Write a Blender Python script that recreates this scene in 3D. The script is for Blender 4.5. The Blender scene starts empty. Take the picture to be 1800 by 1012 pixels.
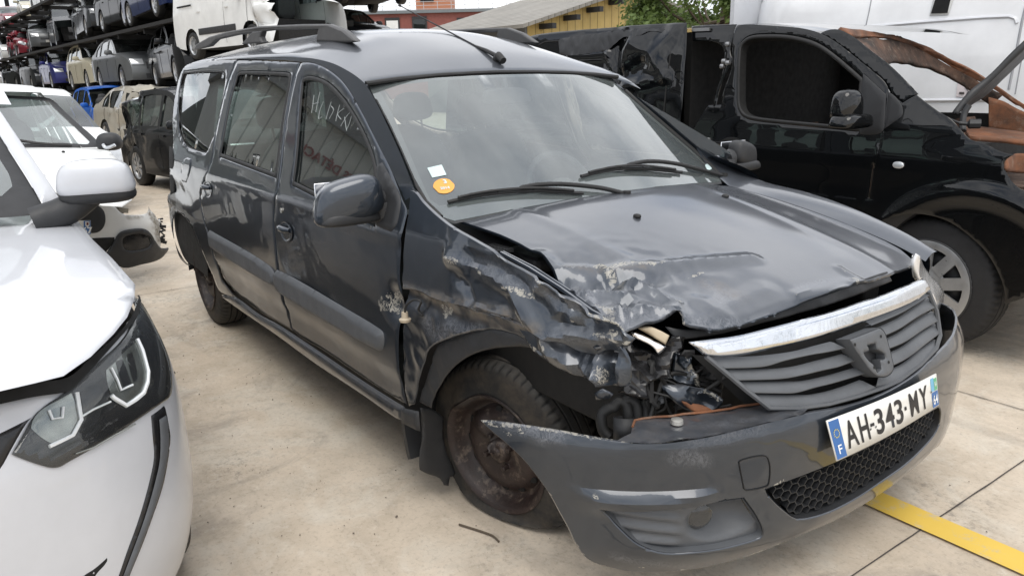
import bpy, bmesh, math, random
import numpy as np
from mathutils import Vector, Matrix, noise
from mathutils.geometry import delaunay_2d_cdt
sc = bpy.context.scene
COL = sc.collection
PI = math.pi
# ------------------------------------------------------------------ camera
CAMP = (1.83359, -1.91654, 1.41223)
YAW, PITCH, ROLL, FPX = 2.521551, -0.267880, -0.024776, 1340.76
FW = Vector((math.cos(PITCH)*math.cos(YAW), math.cos(PITCH)*math.sin(YAW), math.sin(PITCH)))
_r = Vector((math.sin(YAW), -math.cos(YAW), 0.0)); _u = _r.cross(FW)
RT = _r*math.cos(ROLL) + _u*math.sin(ROLL)
UP = _u*math.cos(ROLL) - _r*math.sin(ROLL)
C0 = Vector(CAMP)
cam_d = bpy.data.cameras.new('camera'); cam = bpy.data.objects.new('camera', cam_d); COL.objects.link(cam)
cam.matrix_world = Matrix(((RT.x, UP.x, -FW.x, C0.x), (RT.y, UP.y, -FW.y, C0.y), (RT.z, UP.z, -FW.z, C0.z), (0, 0, 0, 1)))
cam_d.sensor_width = 36.0; cam_d.lens = 36.0*FPX/1800.0; cam_d.clip_start = 0.05; cam_d.clip_end = 2000
sc.camera = cam
# ------------------------------------------------------------------ world, sun, exposure
SUN_EL, SUN_AZ = math.radians(66), math.radians(-28)      # azimuth measured from +X towards +Y
world = bpy.data.worlds.new('World'); sc.world = world; world.use_nodes = True
nt = world.node_tree; nt.nodes.clear()
def wn(t, **k):
    n = nt.nodes.new(t)
    for a, b in k.items(): setattr(n, a, b)
    return n
sky = wn('ShaderNodeTexSky', sky_type='NISHITA', sun_disc=False, sun_elevation=SUN_EL, sun_rotation=math.radians(90)-SUN_AZ, air_density=1.0, dust_density=2.0)
tc = wn('ShaderNodeTexCoord'); sep = wn('ShaderNodeSeparateXYZ'); nt.links.new(tc.outputs['Generated'], sep.inputs[0])
mx = wn('ShaderNodeMath', operation='MAXIMUM'); nt.links.new(sep.outputs['Z'], mx.inputs[0]); mx.inputs[1].default_value = 0.0
ad = wn('ShaderNodeMath', operation='ADD'); nt.links.new(mx.outputs[0], ad.inputs[0]); ad.inputs[1].default_value = 0.22
dvx = wn('ShaderNodeMath', operation='DIVIDE'); nt.links.new(sep.outputs['X'], dvx.inputs[0]); nt.links.new(ad.outputs[0], dvx.inputs[1])
dvy = wn('ShaderNodeMath', operation='DIVIDE'); nt.links.new(sep.outputs['Y'], dvy.inputs[0]); nt.links.new(ad.outputs[0], dvy.inputs[1])
cmb = wn('ShaderNodeCombineXYZ'); nt.links.new(dvx.outputs[0], cmb.inputs[0]); nt.links.new(dvy.outputs[0], cmb.inputs[1])
nz = wn('ShaderNodeTexNoise'); nz.inputs['Scale'].default_value = 1.1; nz.inputs['Detail'].default_value = 8; nz.inputs['Roughness'].default_value = 0.55; nz.inputs['Distortion'].default_value = 0.4
nt.links.new(cmb.outputs[0], nz.inputs['Vector'])
rmp = wn('ShaderNodeValToRGB'); nt.links.new(nz.outputs['Fac'], rmp.inputs[0])
rmp.color_ramp.elements[0].position = 0.30; rmp.color_ramp.elements[0].color = (0.12,)*3+(1,)
rmp.color_ramp.elements[1].position = 0.47; rmp.color_ramp.elements[1].color = (1, 1, 1, 1)
nz2 = wn('ShaderNodeTexNoise'); nz2.inputs['Scale'].default_value = 2.3; nz2.inputs['Detail'].default_value = 6; nt.links.new(cmb.outputs[0], nz2.inputs['Vector'])
rmp2 = wn('ShaderNodeValToRGB'); nt.links.new(nz2.outputs['Fac'], rmp2.inputs[0])
rmp2.color_ramp.elements[0].position = 0.33; rmp2.color_ramp.elements[0].color = (6.6, 6.9, 7.5, 1)
rmp2.color_ramp.elements[1].position = 0.66; rmp2.color_ramp.elements[1].color = (11.5, 11.6, 11.9, 1)
mixc = wn('ShaderNodeMix', data_type='RGBA'); nt.links.new(rmp.outputs[0], mixc.inputs['Factor']); nt.links.new(sky.outputs[0], mixc.inputs['A']); nt.links.new(rmp2.outputs[0], mixc.inputs['B'])
bg = wn('ShaderNodeBackground'); bg.inputs['Strength'].default_value = 0.10; nt.links.new(mixc.outputs['Result'], bg.inputs['Color'])
wo = wn('ShaderNodeOutputWorld'); nt.links.new(bg.outputs[0], wo.inputs[0])
sun_d = bpy.data.lights.new('sun', 'SUN'); sun_d.energy = 1.4; sun_d.angle = math.radians(42); sun_d.color = (1.0, 0.95, 0.88)
sun = bpy.data.objects.new('sun', sun_d); COL.objects.link(sun)
_sd = Vector((math.cos(SUN_EL)*math.cos(SUN_AZ), math.cos(SUN_EL)*math.sin(SUN_AZ), math.sin(SUN_EL)))
sun.rotation_euler = (-_sd).to_track_quat('-Z', 'Y').to_euler(); sun.location = (0, 0, 20)
sc.view_settings.view_transform = 'Standard'; sc.view_settings.look = 'None'; sc.view_settings.gamma = 1.0
sc.view_settings.exposure = 0.55
sc.cycles.max_bounces = 10; sc.cycles.transparent_max_bounces = 16; sc.cycles.glossy_bounces = 5; sc.cycles.diffuse_bounces = 4
sc.cycles.caustics_reflective = False; sc.cycles.caustics_refractive = False
sc.cycles.sample_clamp_indirect = 6.0
# ------------------------------------------------------------------ materials
def srgb(r, g, b):
    f = lambda c: c/12.92 if c <= .04045 else ((c+.055)/1.055)**2.4
    return (f(r/255), f(g/255), f(b/255), 1)
class NT:
    def __init__(s, name):
        s.m = bpy.data.materials.new(name); s.m.use_nodes = True; s.t = s.m.node_tree; s.t.nodes.clear()
        s.out = s.n('ShaderNodeOutputMaterial')
    def n(s, typ, **k):
        n = s.t.nodes.new(typ)
        for a, b in k.items(): setattr(n, a, b)
        return n
    def l(s, a, b): s.t.links.new(a, b)
    def noise(s, scale, detail=4, rough=.5, co='Object', dist=0):
        if not hasattr(s, 'tc'): s.tc = s.n('ShaderNodeTexCoord')
        n = s.n('ShaderNodeTexNoise'); n.inputs['Scale'].default_value = scale; n.inputs['Detail'].default_value = detail
        n.inputs['Roughness'].default_value = rough; n.inputs['Distortion'].default_value = dist
        s.l(s.tc.outputs[co], n.inputs['Vector']); return n.outputs['Fac']
    def ramp(s, fac, *st):
        r = s.n('ShaderNodeValToRGB'); s.l(fac, r.inputs[0]); e = r.color_ramp.elements
        while len(e) < len(st): e.new(.5)
        for i, (p, c) in enumerate(st):
            e[i].position = p; e[i].color = (c,)*3+(1,) if isinstance(c, (int, float)) else tuple(c[:3])+(1,)
        return r.outputs[0]
    def math(s, op, a, b=None, clamp=False):
        m = s.n('ShaderNodeMath', operation=op); m.use_clamp = clamp
        for i, v in enumerate((a, b)):
            if v is None: continue
            if isinstance(v, (int, float)): m.inputs[i].default_value = v
            else: s.l(v, m.inputs[i])
        return m.outputs[0]
    def mix(s, f, a, b):
        m = s.n('ShaderNodeMix', data_type='RGBA')
        for k, v in (('Factor', f), ('A', a), ('B', b)):
            if isinstance(v, (int, float)): m.inputs[k].default_value = v
            elif isinstance(v, tuple): m.inputs[k].default_value = v if len(v) == 4 else v+(1,)
            else: s.l(v, m.inputs[k])
        return m.outputs['Result']
    def attr(s, name): return s.n('ShaderNodeAttribute', attribute_name=name).outputs['Fac']
    def bump(s, h, strength=.3, dist=.01):
        b = s.n('ShaderNodeBump'); b.inputs['Strength'].default_value = strength; b.inputs['Distance'].default_value = dist
        s.l(h, b.inputs['Height']); return b.outputs[0]
    def bsdf(s, color, rough=.5, metal=0, coat=0, coatr=.03, normal=None, spec=None, emis=None):
        p = s.n('ShaderNodeBsdfPrincipled')
        for k, v in (('Base Color', color), ('Roughness', rough), ('Metallic', metal), ('Coat Weight', coat), ('Coat Roughness', coatr)):
            if isinstance(v, (int, float)): p.inputs[k].default_value = v
            elif isinstance(v, tuple): p.inputs[k].default_value = v if len(v) == 4 else v+(1,)
            else: s.l(v, p.inputs[k])
        if normal is not None: s.l(normal, p.inputs['Normal'])
        if spec is not None: p.inputs['Specular IOR Level'].default_value = spec
        s.l(p.outputs[0], s.out.inputs[0]); s.p = p
        return s.m
def plain(name, col, rough=.5, metal=0, coat=0, var=.25, scale=14, bump=.0, spec=None):
    t = NT(name); f = t.noise(scale, 5, .6)
    c = t.mix(f, tuple(x*(1-var) for x in col[:3]), tuple(min(1, x*(1+var)) for x in col[:3]))
    r = t.ramp(t.noise(scale*1.7, 4), (.3, max(0, rough-.08)), (.7, min(1, rough+.08)))
    nb = t.bump(t.noise(scale*8, 3), bump, .004) if bump else None
    return t.bsdf(c, r, metal, coat, normal=nb, spec=spec)
def paint(name, col, metal=.5, rough=.38, dirt=.5, coatr=.04, dust=.12, mudtop=.75, coat=1.0, updust=.0):
    """car paint: flake base + clear coat, road film that thins with height, attributes scr (bare scratches) and mud"""
    t = NT(name)
    geo = t.n('ShaderNodeNewGeometry'); sp = t.n('ShaderNodeSeparateXYZ'); t.l(geo.outputs['Position'], sp.inputs[0])
    n1 = t.noise(3.2, 7, .6); n2 = t.noise(26, 6, .65); n3 = t.noise(120, 3, .6)
    zz = t.n('ShaderNodeMapRange'); zz.inputs['From Min'].default_value = mudtop; zz.inputs['From Max'].default_value = .12
    zz.inputs['To Min'].default_value = 0; zz.inputs['To Max'].default_value = 1; t.l(sp.outputs['Z'], zz.inputs['Value'])
    film = t.math('MULTIPLY', t.math('MULTIPLY', zz.outputs[0], t.ramp(n1, (.25, .5), (.75, 1.0))), dirt, True)
    mud = t.math('MULTIPLY', t.attr('mud'), t.ramp(n2, (.38, .15), (.6, 1.0)))
    film = t.math('MAXIMUM', film, mud)
    base = t.mix(t.ramp(n1, (.3, .0), (.7, 1.0)), tuple(x*.92 for x in col[:3]), tuple(min(1, x*1.08) for x in col[:3]))
    spn = t.n('ShaderNodeSeparateXYZ'); t.l(geo.outputs['Normal'], spn.inputs[0])
    upf = t.math('MULTIPLY', t.ramp(spn.outputs['Z'], (.55, 0.), (.97, 1.)), t.ramp(n1, (.3, .75), (.7, 1.0)))
    dst = t.math('ADD', t.math('MULTIPLY', t.ramp(n2, (.35, .3), (.7, 1.0)), dust*.35), t.math('MULTIPLY', upf, updust), True)
    base = t.mix(dst, base, (.36, .365, .39))
    c = t.mix(film, base, (.17, .14, .105))
    s0 = t.attr('scr'); sm = t.math('MULTIPLY', s0, t.ramp(t.noise(60, 6, .75, dist=1.5), (.44, .0), (.56, 1.6)), True)
    sm = t.ramp(sm, (.58, 0.), (.66, 1.0))
    c = t.mix(sm, c, t.mix(t.noise(35, 3), (.20, .19, .165), (.40, .385, .34)))
    sf = t.math('MULTIPLY', t.attr('scuff'), t.ramp(t.noise(45, 7, .8, dist=2.5), (.4, .0), (.66, .8)), True)
    c = t.mix(sf, c, (.25, .26, .285))
    rough_ = t.math('ADD', rough, t.math('MULTIPLY', t.math('MAXIMUM', film, t.math('MAXIMUM', sf, dst)), .4))
    inv = t.math('SUBTRACT', 1.0, t.math('MAXIMUM', t.math('MULTIPLY', film, .8), t.math('MAXIMUM', sm, t.math('MULTIPLY', sf, .7))), True)
    metal_ = t.math('MULTIPLY', inv, metal); coat_ = t.math('MULTIPLY', inv, coat)
    cr = t.math('ADD', t.ramp(t.math('MULTIPLY', n2, t.math('ADD', .4, n1)), (.25, coatr), (.75, coatr+dust*.8)), t.math('MULTIPLY', upf, updust*.35))
    return t.bsdf(c, rough_, metal_, coat_, cr)
def glassmat(name, tint=(.80, .86, .84), dust=.06, base=.07, dustcol=(.5, .52, .52)):
    t = NT(name); geo = t.n('ShaderNodeNewGeometry')
    dot = t.n('ShaderNodeVectorMath', operation='DOT_PRODUCT'); t.l(geo.outputs['Normal'], dot.inputs[0]); t.l(geo.outputs['Incoming'], dot.inputs[1])
    a = t.math('ABSOLUTE', dot.outputs['Value']); b = t.math('POWER', t.math('SUBTRACT', 1.0, a, True), 4.2)
    f = t.math('ADD', base, t.math('MULTIPLY', b, 1-base), True)
    tr = t.n('ShaderNodeBsdfTransparent'); tr.inputs[0].default_value = tint+(1,)
    gl = t.n('ShaderNodeBsdfGlossy'); gl.inputs['Roughness'].default_value = .01; gl.inputs['Color'].default_value = (.95, .97, .97, 1)
    df = t.n('ShaderNodeBsdfDiffuse'); df.inputs[0].default_value = dustcol+(1,)
    m1 = t.n('ShaderNodeMixShader'); t.l(t.math('MULTIPLY', t.ramp(t.noise(5, 7, .7), (.25, .55), (.75, 1.0)), dust), m1.inputs[0]); t.l(tr.outputs[0], m1.inputs[1]); t.l(df.outputs[0], m1.inputs[2])
    m2 = t.n('ShaderNodeMixShader'); t.l(f, m2.inputs[0]); t.l(m1.outputs[0], m2.inputs[1]); t.l(gl.outputs[0], m2.inputs[2])
    t.l(m2.outputs[0], t.out.inputs[0]); return t.m
M = {}
M['grey_paint'] = paint('dark_grey_metallic_paint', (.022, .031, .044), .6, .34, .09, .02, .05, updust=.24)
M['black_paint'] = paint('black_paint', (.004, .0045, .005), .0, .35, .08, .012, .01); M['black_paint'].node_tree.nodes['Principled BSDF'].inputs['Specular IOR Level'].default_value = .0
M['white_paint'] = paint('white_paint', (.72, .73, .745), .0, .4, .10, .05, .04, .5, .6)
M['plastic'] = plain('black_plastic', (.022, .023, .025), .55, bump=.1)
M['grey_plastic'] = plain('faded_grey_plastic', (.088, .094, .102), .5, bump=.12, var=.3, scale=9)
M['rail_plastic'] = plain('weathered_rail_plastic', (.075, .075, .076), .55, bump=.1)
M['rubber'] = plain('rubber', (.014, .014, .014), .6)
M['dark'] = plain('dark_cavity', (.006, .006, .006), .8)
M['trim'] = plain('dark_cabin_trim', (.05, .052, .055), .75)
M['seat'] = plain('seat_fabric', (.055, .058, .062), .9, bump=.2)
M['liner'] = plain('grey_headliner', (.30, .30, .29), .95)
M['glass'] = glassmat('side_glass', (.58, .68, .64), .03, .10)
M['ws_glass'] = glassmat('windscreen_glass', (.80, .86, .84), .17, .16, (.54, .60, .60))
M['chrome'] = plain('worn_chrome', (.72, .73, .75), .12, 1.0, var=.06)
M['steel'] = plain('bare_steel', (.35, .35, .35), .35, .9)
M['lens_clear'] = glassmat('clear_lamp_lens', (.88, .90, .90), .02, .05, (.6, .62, .62))
M['lens'] = glassmat('lamp_lens', (.86, .88, .88), .12, .10, (.8, .8, .8))
M['zinc'] = plain('zinc_bolt', (.55, .54, .5), .4, .8)
def rustmat(name, a=(.035, .020, .014), b=(.16, .065, .03), rough=.8, scale=9):
    t = NT(name); c = t.mix(t.ramp(t.noise(scale, 8, .7), (.35, 0.), (.68, 1.)), a, b)
    c = t.mix(t.ramp(t.noise(scale*3.3, 5, .7), (.55, 0.), (.75, .6)), c, (.28, .22, .17))
    return t.bsdf(c, rough, .15, normal=t.bump(t.noise(scale*9, 5, .7), .5, .004))
M['rim_rust'] = rustmat('rusty_steel_rim', (.014, .011, .0105), (.036, .022, .019), .5, 6)
M['rust'] = rustmat('burnt_rusty_steel', (.07, .04, .028), (.25, .10, .045), .85, 5)
M['rust_dark'] = rustmat('sooty_steel', (.02, .015, .012), (.13, .07, .045), .85, 6)
def tyremat():
    t = NT('dusty_tyre'); c = t.mix(t.ramp(t.noise(7, 8, .7), (.42, 0.), (.78, .7)), (.014, .014, .014), (.12, .095, .068))
    c = t.mix(t.math('MULTIPLY', t.attr('tread'), .55), c, (.058, .056, .052)); c = t.mix(t.attr('groove'), c, (.006, .006, .006))  # shade of the tread grooves put into the colour as near black
    return t.bsdf(c, .82, normal=t.bump(t.noise(70, 4), .3, .003))
M['tyre'] = tyremat(); M['tyre_black'] = plain('black_tyre', (.016, .016, .017), .7, bump=.1)
# ------------------------------------------------------------------ object helpers
def tag(o, label=None, cat=None, group=None, kind=None):
    for k, v in (('label', label), ('category', cat), ('group', group), ('kind', kind)):
        if v: o[k] = v
    return o
def empty(name, label, cat, loc=(0, 0, 0), rz=0, group=None):
    o = bpy.data.objects.new(name, None); COL.objects.link(o); o.location = loc; o.rotation_euler = (0, 0, rz); o.empty_display_size = .2
    return tag(o, label, cat, group)
def link(name, me, mat, parent=None):
    o = bpy.data.objects.new(name, me); COL.objects.link(o)
    if mat is not None:
        for m in (mat if isinstance(mat, (list, tuple)) else [mat]): me.materials.append(M[m] if isinstance(m, str) else m)
    if parent is not None:
        o.parent = parent
        if parent.type == 'EMPTY': o.matrix_parent_inverse = parent.matrix_basis.inverted()
    return o
def solid(o, th, off=-1):
    m = o.modifiers.new('solid', 'SOLIDIFY'); m.thickness = th; m.offset = off; return o
def bev(o, w, seg=2, ang=35):
    m = o.modifiers.new('bevel', 'BEVEL'); m.width = w; m.segments = seg; m.limit_method = 'ANGLE'; m.angle_limit = math.radians(ang); return o
class MB:
    def __init__(s): s.v = []; s.f = []; s.mi = []; s.cur = 0
    def add(s, vs, fs):
        b = len(s.v); s.v += [tuple(p) for p in vs]; s.f += [tuple(i+b for i in f) for f in fs]; s.mi += [s.cur]*len(fs)
    def box(s, c, d, rz=0, mat=None):
        x, y, z = (q/2 for q in d)
        P = [Vector((a*x, b*y, e*z)) for e in (-1, 1) for a, b in ((-1, -1), (1, -1), (1, 1), (-1, 1))]
        R = mat or Matrix.Rotation(rz, 3, 'Z')
        s.add([R @ p + Vector(c) for p in P], [(3, 2, 1, 0), (4, 5, 6, 7), (0, 1, 5, 4), (1, 2, 6, 5), (2, 3, 7, 6), (3, 0, 4, 7)])
    def bar(s, a, b, w, h, up=(0, 0, 1)):
        a = Vector(a); b = Vector(b); d = (b-a); L = d.length; d.normalize(); u = Vector(up); sd = d.cross(u).normalized(); u = sd.cross(d)
        s.box((a+b)/2, (L, w, h), mat=Matrix((d, sd, u)).transposed())
    def tube(s, path, r, n=10, caps=True):
        path = [Vector(p) for p in path]; rs = r if isinstance(r, (list, tuple)) else [r]*len(path)
        ref = Vector((0, 0, 1)); rings = []; prev = None
        for i, p in enumerate(path):
            t = (path[min(i+1, len(path)-1)]-path[max(i-1, 0)]).normalized()
            if prev is None:
                a = t.cross(ref if abs(t.z) < .9 else Vector((1, 0, 0))).normalized()
            else: a = (prev - t*prev.dot(t)).normalized()
            prev = a; b = t.cross(a)
            rings.append([p+(a*math.cos(2*PI*k/n)+b*math.sin(2*PI*k/n))*rs[i] for k in range(n)])
        vs = [q for R in rings for q in R]; fs = []
        for i in range(len(path)-1):
            for k in range(n): fs.append((i*n+k, i*n+(k+1) % n, (i+1)*n+(k+1) % n, (i+1)*n+k))
        if caps: fs += [tuple(range(n))[::-1], tuple(range((len(path)-1)*n, len(path)*n))]
        s.add(vs, fs)
    def lathe(s, prof, n=48, M4=None, a0=0, a1=2*PI, jag=None):
        """prof: list of (axial, radius) revolved about local Y (axial along Y)"""
        M4 = M4 or Matrix.Identity(4); full = abs(a1-a0-2*PI) < 1e-6; m = n if full else n+1; vs = []
        for k in range(m):
            a = a0+(a1-a0)*k/n
            for (y, r) in prof:
                p = Vector((r*math.cos(a), y, r*math.sin(a)))
                if jag: p = jag(p, a)
                vs.append(M4 @ p)
        L = len(prof); fs = []
        for k in range(n):
            k2 = (k+1) % m
            for i in range(L-1): fs.append((k*L+i, k2*L+i, k2*L+i+1, k*L+i+1))
        s.add(vs, fs)
    def grid(s, rows, close=False):
        n = len(rows[0]); vs = [p for r in rows for p in r]; fs = []
        for i in range(len(rows)-1):
            for k in range(n-1): fs.append((i*n+k, i*n+k+1, (i+1)*n+k+1, (i+1)*n+k))
            if close: fs.append((i*n+n-1, i*n, (i+1)*n, (i+1)*n+n-1))
        s.add(vs, fs)
    def build(s, name, mat, parent=None, smooth=True, ang=40):
        me = bpy.data.meshes.new(name); me.from_pydata(s.v, [], s.f); me.update()
        if any(s.mi): me.polygons.foreach_set('material_index', s.mi)
        bm = bmesh.new(); bm.from_mesh(me); bmesh.ops.recalc_face_normals(bm, faces=bm.faces)
        if smooth:
            for f in bm.faces: f.smooth = True
            for e in bm.edges:
                if len(e.link_faces) == 2 and e.calc_face_angle(0) > math.radians(ang): e.smooth = False
        bm.to_mesh(me); bm.free()
        return link(name, me, mat, parent)
def interp(t, xs, ys):
    if t <= xs[0]: return ys[0]
    if t >= xs[-1]: return ys[-1]
    i = 0
    while t > xs[i+1]: i += 1
    n = len(xs)
    def m(k):
        a, b = (0, 1) if k == 0 else ((n-2, n-1) if k == n-1 else (k-1, k+1))
        return (ys[b]-ys[a])/(xs[b]-xs[a])
    h = xs[i+1]-xs[i]; s = (t-xs[i])/h
    return (2*s**3-3*s**2+1)*ys[i]+(s**3-2*s**2+s)*h*m(i)+(-2*s**3+3*s**2)*ys[i+1]+(s**3-s**2)*h*m(i+1)
def sstep(a, b, x):
    t = max(0, min(1, (x-a)/(b-a))); return t*t*(3-2*t)
# ------------------------------------------------------------------ surfaces the panels lie on
def ray(px, py): return FW + RT*((px-900)/FPX) - UP*((py-506)/FPX)
def onplane(px, py, axis, val):
    d = ray(px, py); t = (val-C0[axis])/d[axis]; return C0+d*t
class Surf:
    """kind side: y=g(x,z) | top: z=g(x,y) | front: x=g(y,z) | polar: r=g(theta,z) about (cx,cy); sgn: outward sign"""
    def __init__(s, kind, g, sgn=1, cx=0, cy=0, rs=.9, t=(.4, 30, 420)): s.k, s.g, s.sgn, s.cx, s.cy, s.rs, s.t = kind, g, sgn, cx, cy, rs, t
    def raw(s, u, v):
        k = s.k
        if k == 'side': return Vector((u, s.g(u, v), v))
        if k == 'top': return Vector((u, v, s.g(u, v)))
        if k == 'front': return Vector((s.g(u, v), u, v))
        th = u/s.rs; r = s.g(th, v); return Vector((s.cx+r*math.cos(th), s.cy+r*math.sin(th), v))
    def normal(s, u, v):
        e = .004; a = s.raw(u+e, v)-s.raw(u-e, v); b = s.raw(u, v+e)-s.raw(u, v-e); n = a.cross(b).normalized()
        k = s.k
        ref = n.y if k == 'side' else n.z if k == 'top' else n.x if k == 'front' else n.x*math.cos(u/s.rs)+n.y*math.sin(u/s.rs)
        return n if ref*s.sgn > 0 else -n
    def P(s, u, v, off=0): 
        p = s.raw(u, v)
        return p + s.normal(u, v)*off if off else p
    def uv(s, P):
        k = s.k
        if k == 'side': return P.x, P.z
        if k == 'top': return P.x, P.y
        if k == 'front': return P.y, P.z
        return math.atan2(P.y-s.cy, P.x-s.cx)*s.rs, P.z
    def F(s, P):
        u, v = s.uv(P); k = s.k
        if k == 'side': return (P.y-s.g(u, v))*s.sgn
        if k == 'top': return (P.z-s.g(u, v))*s.sgn
        if k == 'front': return (P.x-s.g(u, v))*s.sgn
        return math.hypot(P.x-s.cx, P.y-s.cy)-s.g(u/s.rs, v)
    def hit(s, px, py):
        d = ray(px, py); t0, t1, n = s.t; prev = None; q = (t1/t0)**(1/n); t = t0; best = (1e9, t0)
        for i in range(n+1):
            f = s.F(C0+d*t)
            if abs(f) < best[0]: best = (abs(f), t)
            if prev is not None and prev[1] > 0 >= f:
                a, b = prev[0], t
                for _ in range(24):
                    m = (a+b)/2
                    if s.F(C0+d*m) > 0: a = m
                    else: b = m
                return s.uv(C0+d*b)
            prev = (t, f); t *= q
        return s.uv(C0+d*best[1])
def cr_smooth(pts, closed=True, maxang=48, n=4):
    P = [np.array(p[:2], float) for p in pts]; N = len(P); out = []
    def corner(i):
        if not closed and i in (0, N-1): return True
        a = P[i]-P[i-1]; b = P[(i+1) % N]-P[i]; la, lb = np.linalg.norm(a), np.linalg.norm(b)
        if la*lb < 1e-12: return True
        c = float(np.dot(a, b)/(la*lb)); return c < math.cos(math.radians(maxang))
    cor = [corner(i) for i in range(N)]
    for i in range(N if closed else N-1):
        p1, p2 = P[i], P[(i+1) % N]; L = np.linalg.norm(p2-p1)
        def tan(j):
            if cor[j]: return None
            a = P[j]-P[j-1]; b = P[(j+1) % N]-P[j]; t = (P[(j+1) % N]-P[j-1]); t = t/np.linalg.norm(t); return t
        t1 = tan(i); t2 = tan((i+1) % N); ch = (p2-p1)/max(L, 1e-12)
        if t1 is None and t2 is None: out.append(p1); continue
        if t1 is None: t1 = 2*ch*float(np.dot(ch, t2))-t2
        if t2 is None: t2 = 2*ch*float(np.dot(ch, t1))-t1
        for k in range(n):
            s = k/n
            out.append((2*s**3-3*s**2+1)*p1+(s**3-2*s**2+s)*L*t1+(-2*s**3+3*s**2)*p2+(s**3-s**2)*L*t2)
    if not closed: out.append(P[-1])
    return out
def resample(poly, step, closed=True):
    out = []; N = len(poly)
    for i in range(N if closed else N-1):
        a, b = np.array(poly[i]), np.array(poly[(i+1) % N]); L = np.linalg.norm(b-a); n = max(1, int(round(L/step)))
        for k in range(n): out.append(a+(b-a)*k/n)
    if not closed: out.append(np.array(poly[-1]))
    return [p for i, p in enumerate(out) if i == 0 or np.linalg.norm(p-out[i-1]) > step*.12]
def area(poly):
    P = np.array(poly); return .5*float(np.sum(P[:, 0]*np.roll(P[:, 1], -1)-np.roll(P[:, 0], -1)*P[:, 1]))
def offset(poly, d):
    """inward offset by d"""
    P = np.array(poly); s = 1 if area(poly) > 0 else -1
    a = P-np.roll(P, 1, 0); b = np.roll(P, -1, 0)-P
    a /= np.maximum(np.linalg.norm(a, axis=1), 1e-9)[:, None]; b /= np.maximum(np.linalg.norm(b, axis=1), 1e-9)[:, None]
    na = np.stack([-a[:, 1], a[:, 0]], 1)*s; nb = np.stack([-b[:, 1], b[:, 0]], 1)*s
    m = na+nb; l = np.maximum(np.sum(m*na, 1), .5); m = m/l[:, None]
    return list(P+m*d)
def inside(poly, X, Y):
    P = np.array(poly); r = np.zeros(X.shape, bool); j = len(P)-1
    for i in range(len(P)):
        xi, yi, xj, yj = P[i, 0], P[i, 1], P[j, 0], P[j, 1]
        if yi != yj: r ^= ((yi > Y) != (yj > Y)) & (X < (xj-xi)*(Y-yi)/(yj-yi)+xi)
        j = i
    return r
def segdist(X, Y, poly, closed=True):
    D = np.full(X.shape, 1e9); N = len(poly)
    for i in range(N if closed else N-1):
        a = np.array(poly[i], float); b = np.array(poly[(i+1) % N], float); ab = b-a; L = max(float(ab@ab), 1e-12)
        t = np.clip(((X-a[0])*ab[0]+(Y-a[1])*ab[1])/L, 0, 1)
        D = np.minimum(D, (X-a[0]-t*ab[0])**2+(Y-a[1]-t*ab[1])**2)
    return np.sqrt(D)
def tri2d(poly, holes, step, ring=.005):
    loops = [(resample(poly, step), 1)]+[(resample(h, step), -1) for h in holes]
    pts = []; edges = []; bnd = set()
    for lp, sg in loops:
        b = len(pts); n = len(lp); pts += lp; bnd.update(range(b, b+n)); edges += [(b+i, b+(i+1) % n) for i in range(n)]
    poly = loops[0][0]
    if ring:
        for lp, sg in loops:
            r = np.array(offset(lp, ring*sg)); ok = inside(poly, r[:, 0], r[:, 1])
            for h, _ in loops[1:]: ok &= ~inside(h, r[:, 0], r[:, 1])
            for l2, _ in loops: ok &= segdist(r[:, 0], r[:, 1], l2) > ring*.7
            pts += [r[i] for i in range(len(r)) if ok[i]]
    P = np.array(poly); x0, y0 = P.min(0); x1, y1 = P.max(0)
    X, Y = np.meshgrid(np.arange(x0+step*.4, x1, step), np.arange(y0+step*.4, y1, step)); X = X.ravel(); Y = Y.ravel()
    ok = inside(poly, X, Y); X = X[ok]; Y = Y[ok]
    for h, _ in loops[1:]:
        k = ~inside(h, X, Y); X = X[k]; Y = Y[k]
    for lp, _ in loops:
        k = segdist(X, Y, lp) > max(step*.45, ring*1.5); X = X[k]; Y = Y[k]
    nb = len(pts)
    pts += list(np.stack([X, Y], 1)) if len(X) else []
    r = delaunay_2d_cdt([Vector((float(p[0]), float(p[1]))) for p in pts], edges, [], 0, 1e-6)
    V = np.array([[v.x, v.y] for v in r[0]]); T = [f for f in r[2]]
    cen = np.array([V[list(f)].mean(0) for f in T]); ok = inside(poly, cen[:, 0], cen[:, 1])
    for h, _ in loops[1:]: ok &= ~inside(h, cen[:, 0], cen[:, 1])
    F = [tuple(T[i]) for i in range(len(T)) if ok[i]]
    isb = [any(o in bnd for o in og) for og in r[3]]
    used = sorted({i for f in F for i in f}); mp = {o: k for k, o in enumerate(used)}
    return V[used], [tuple(mp[i] for i in f) for f in F], [isb[i] for i in used]
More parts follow.
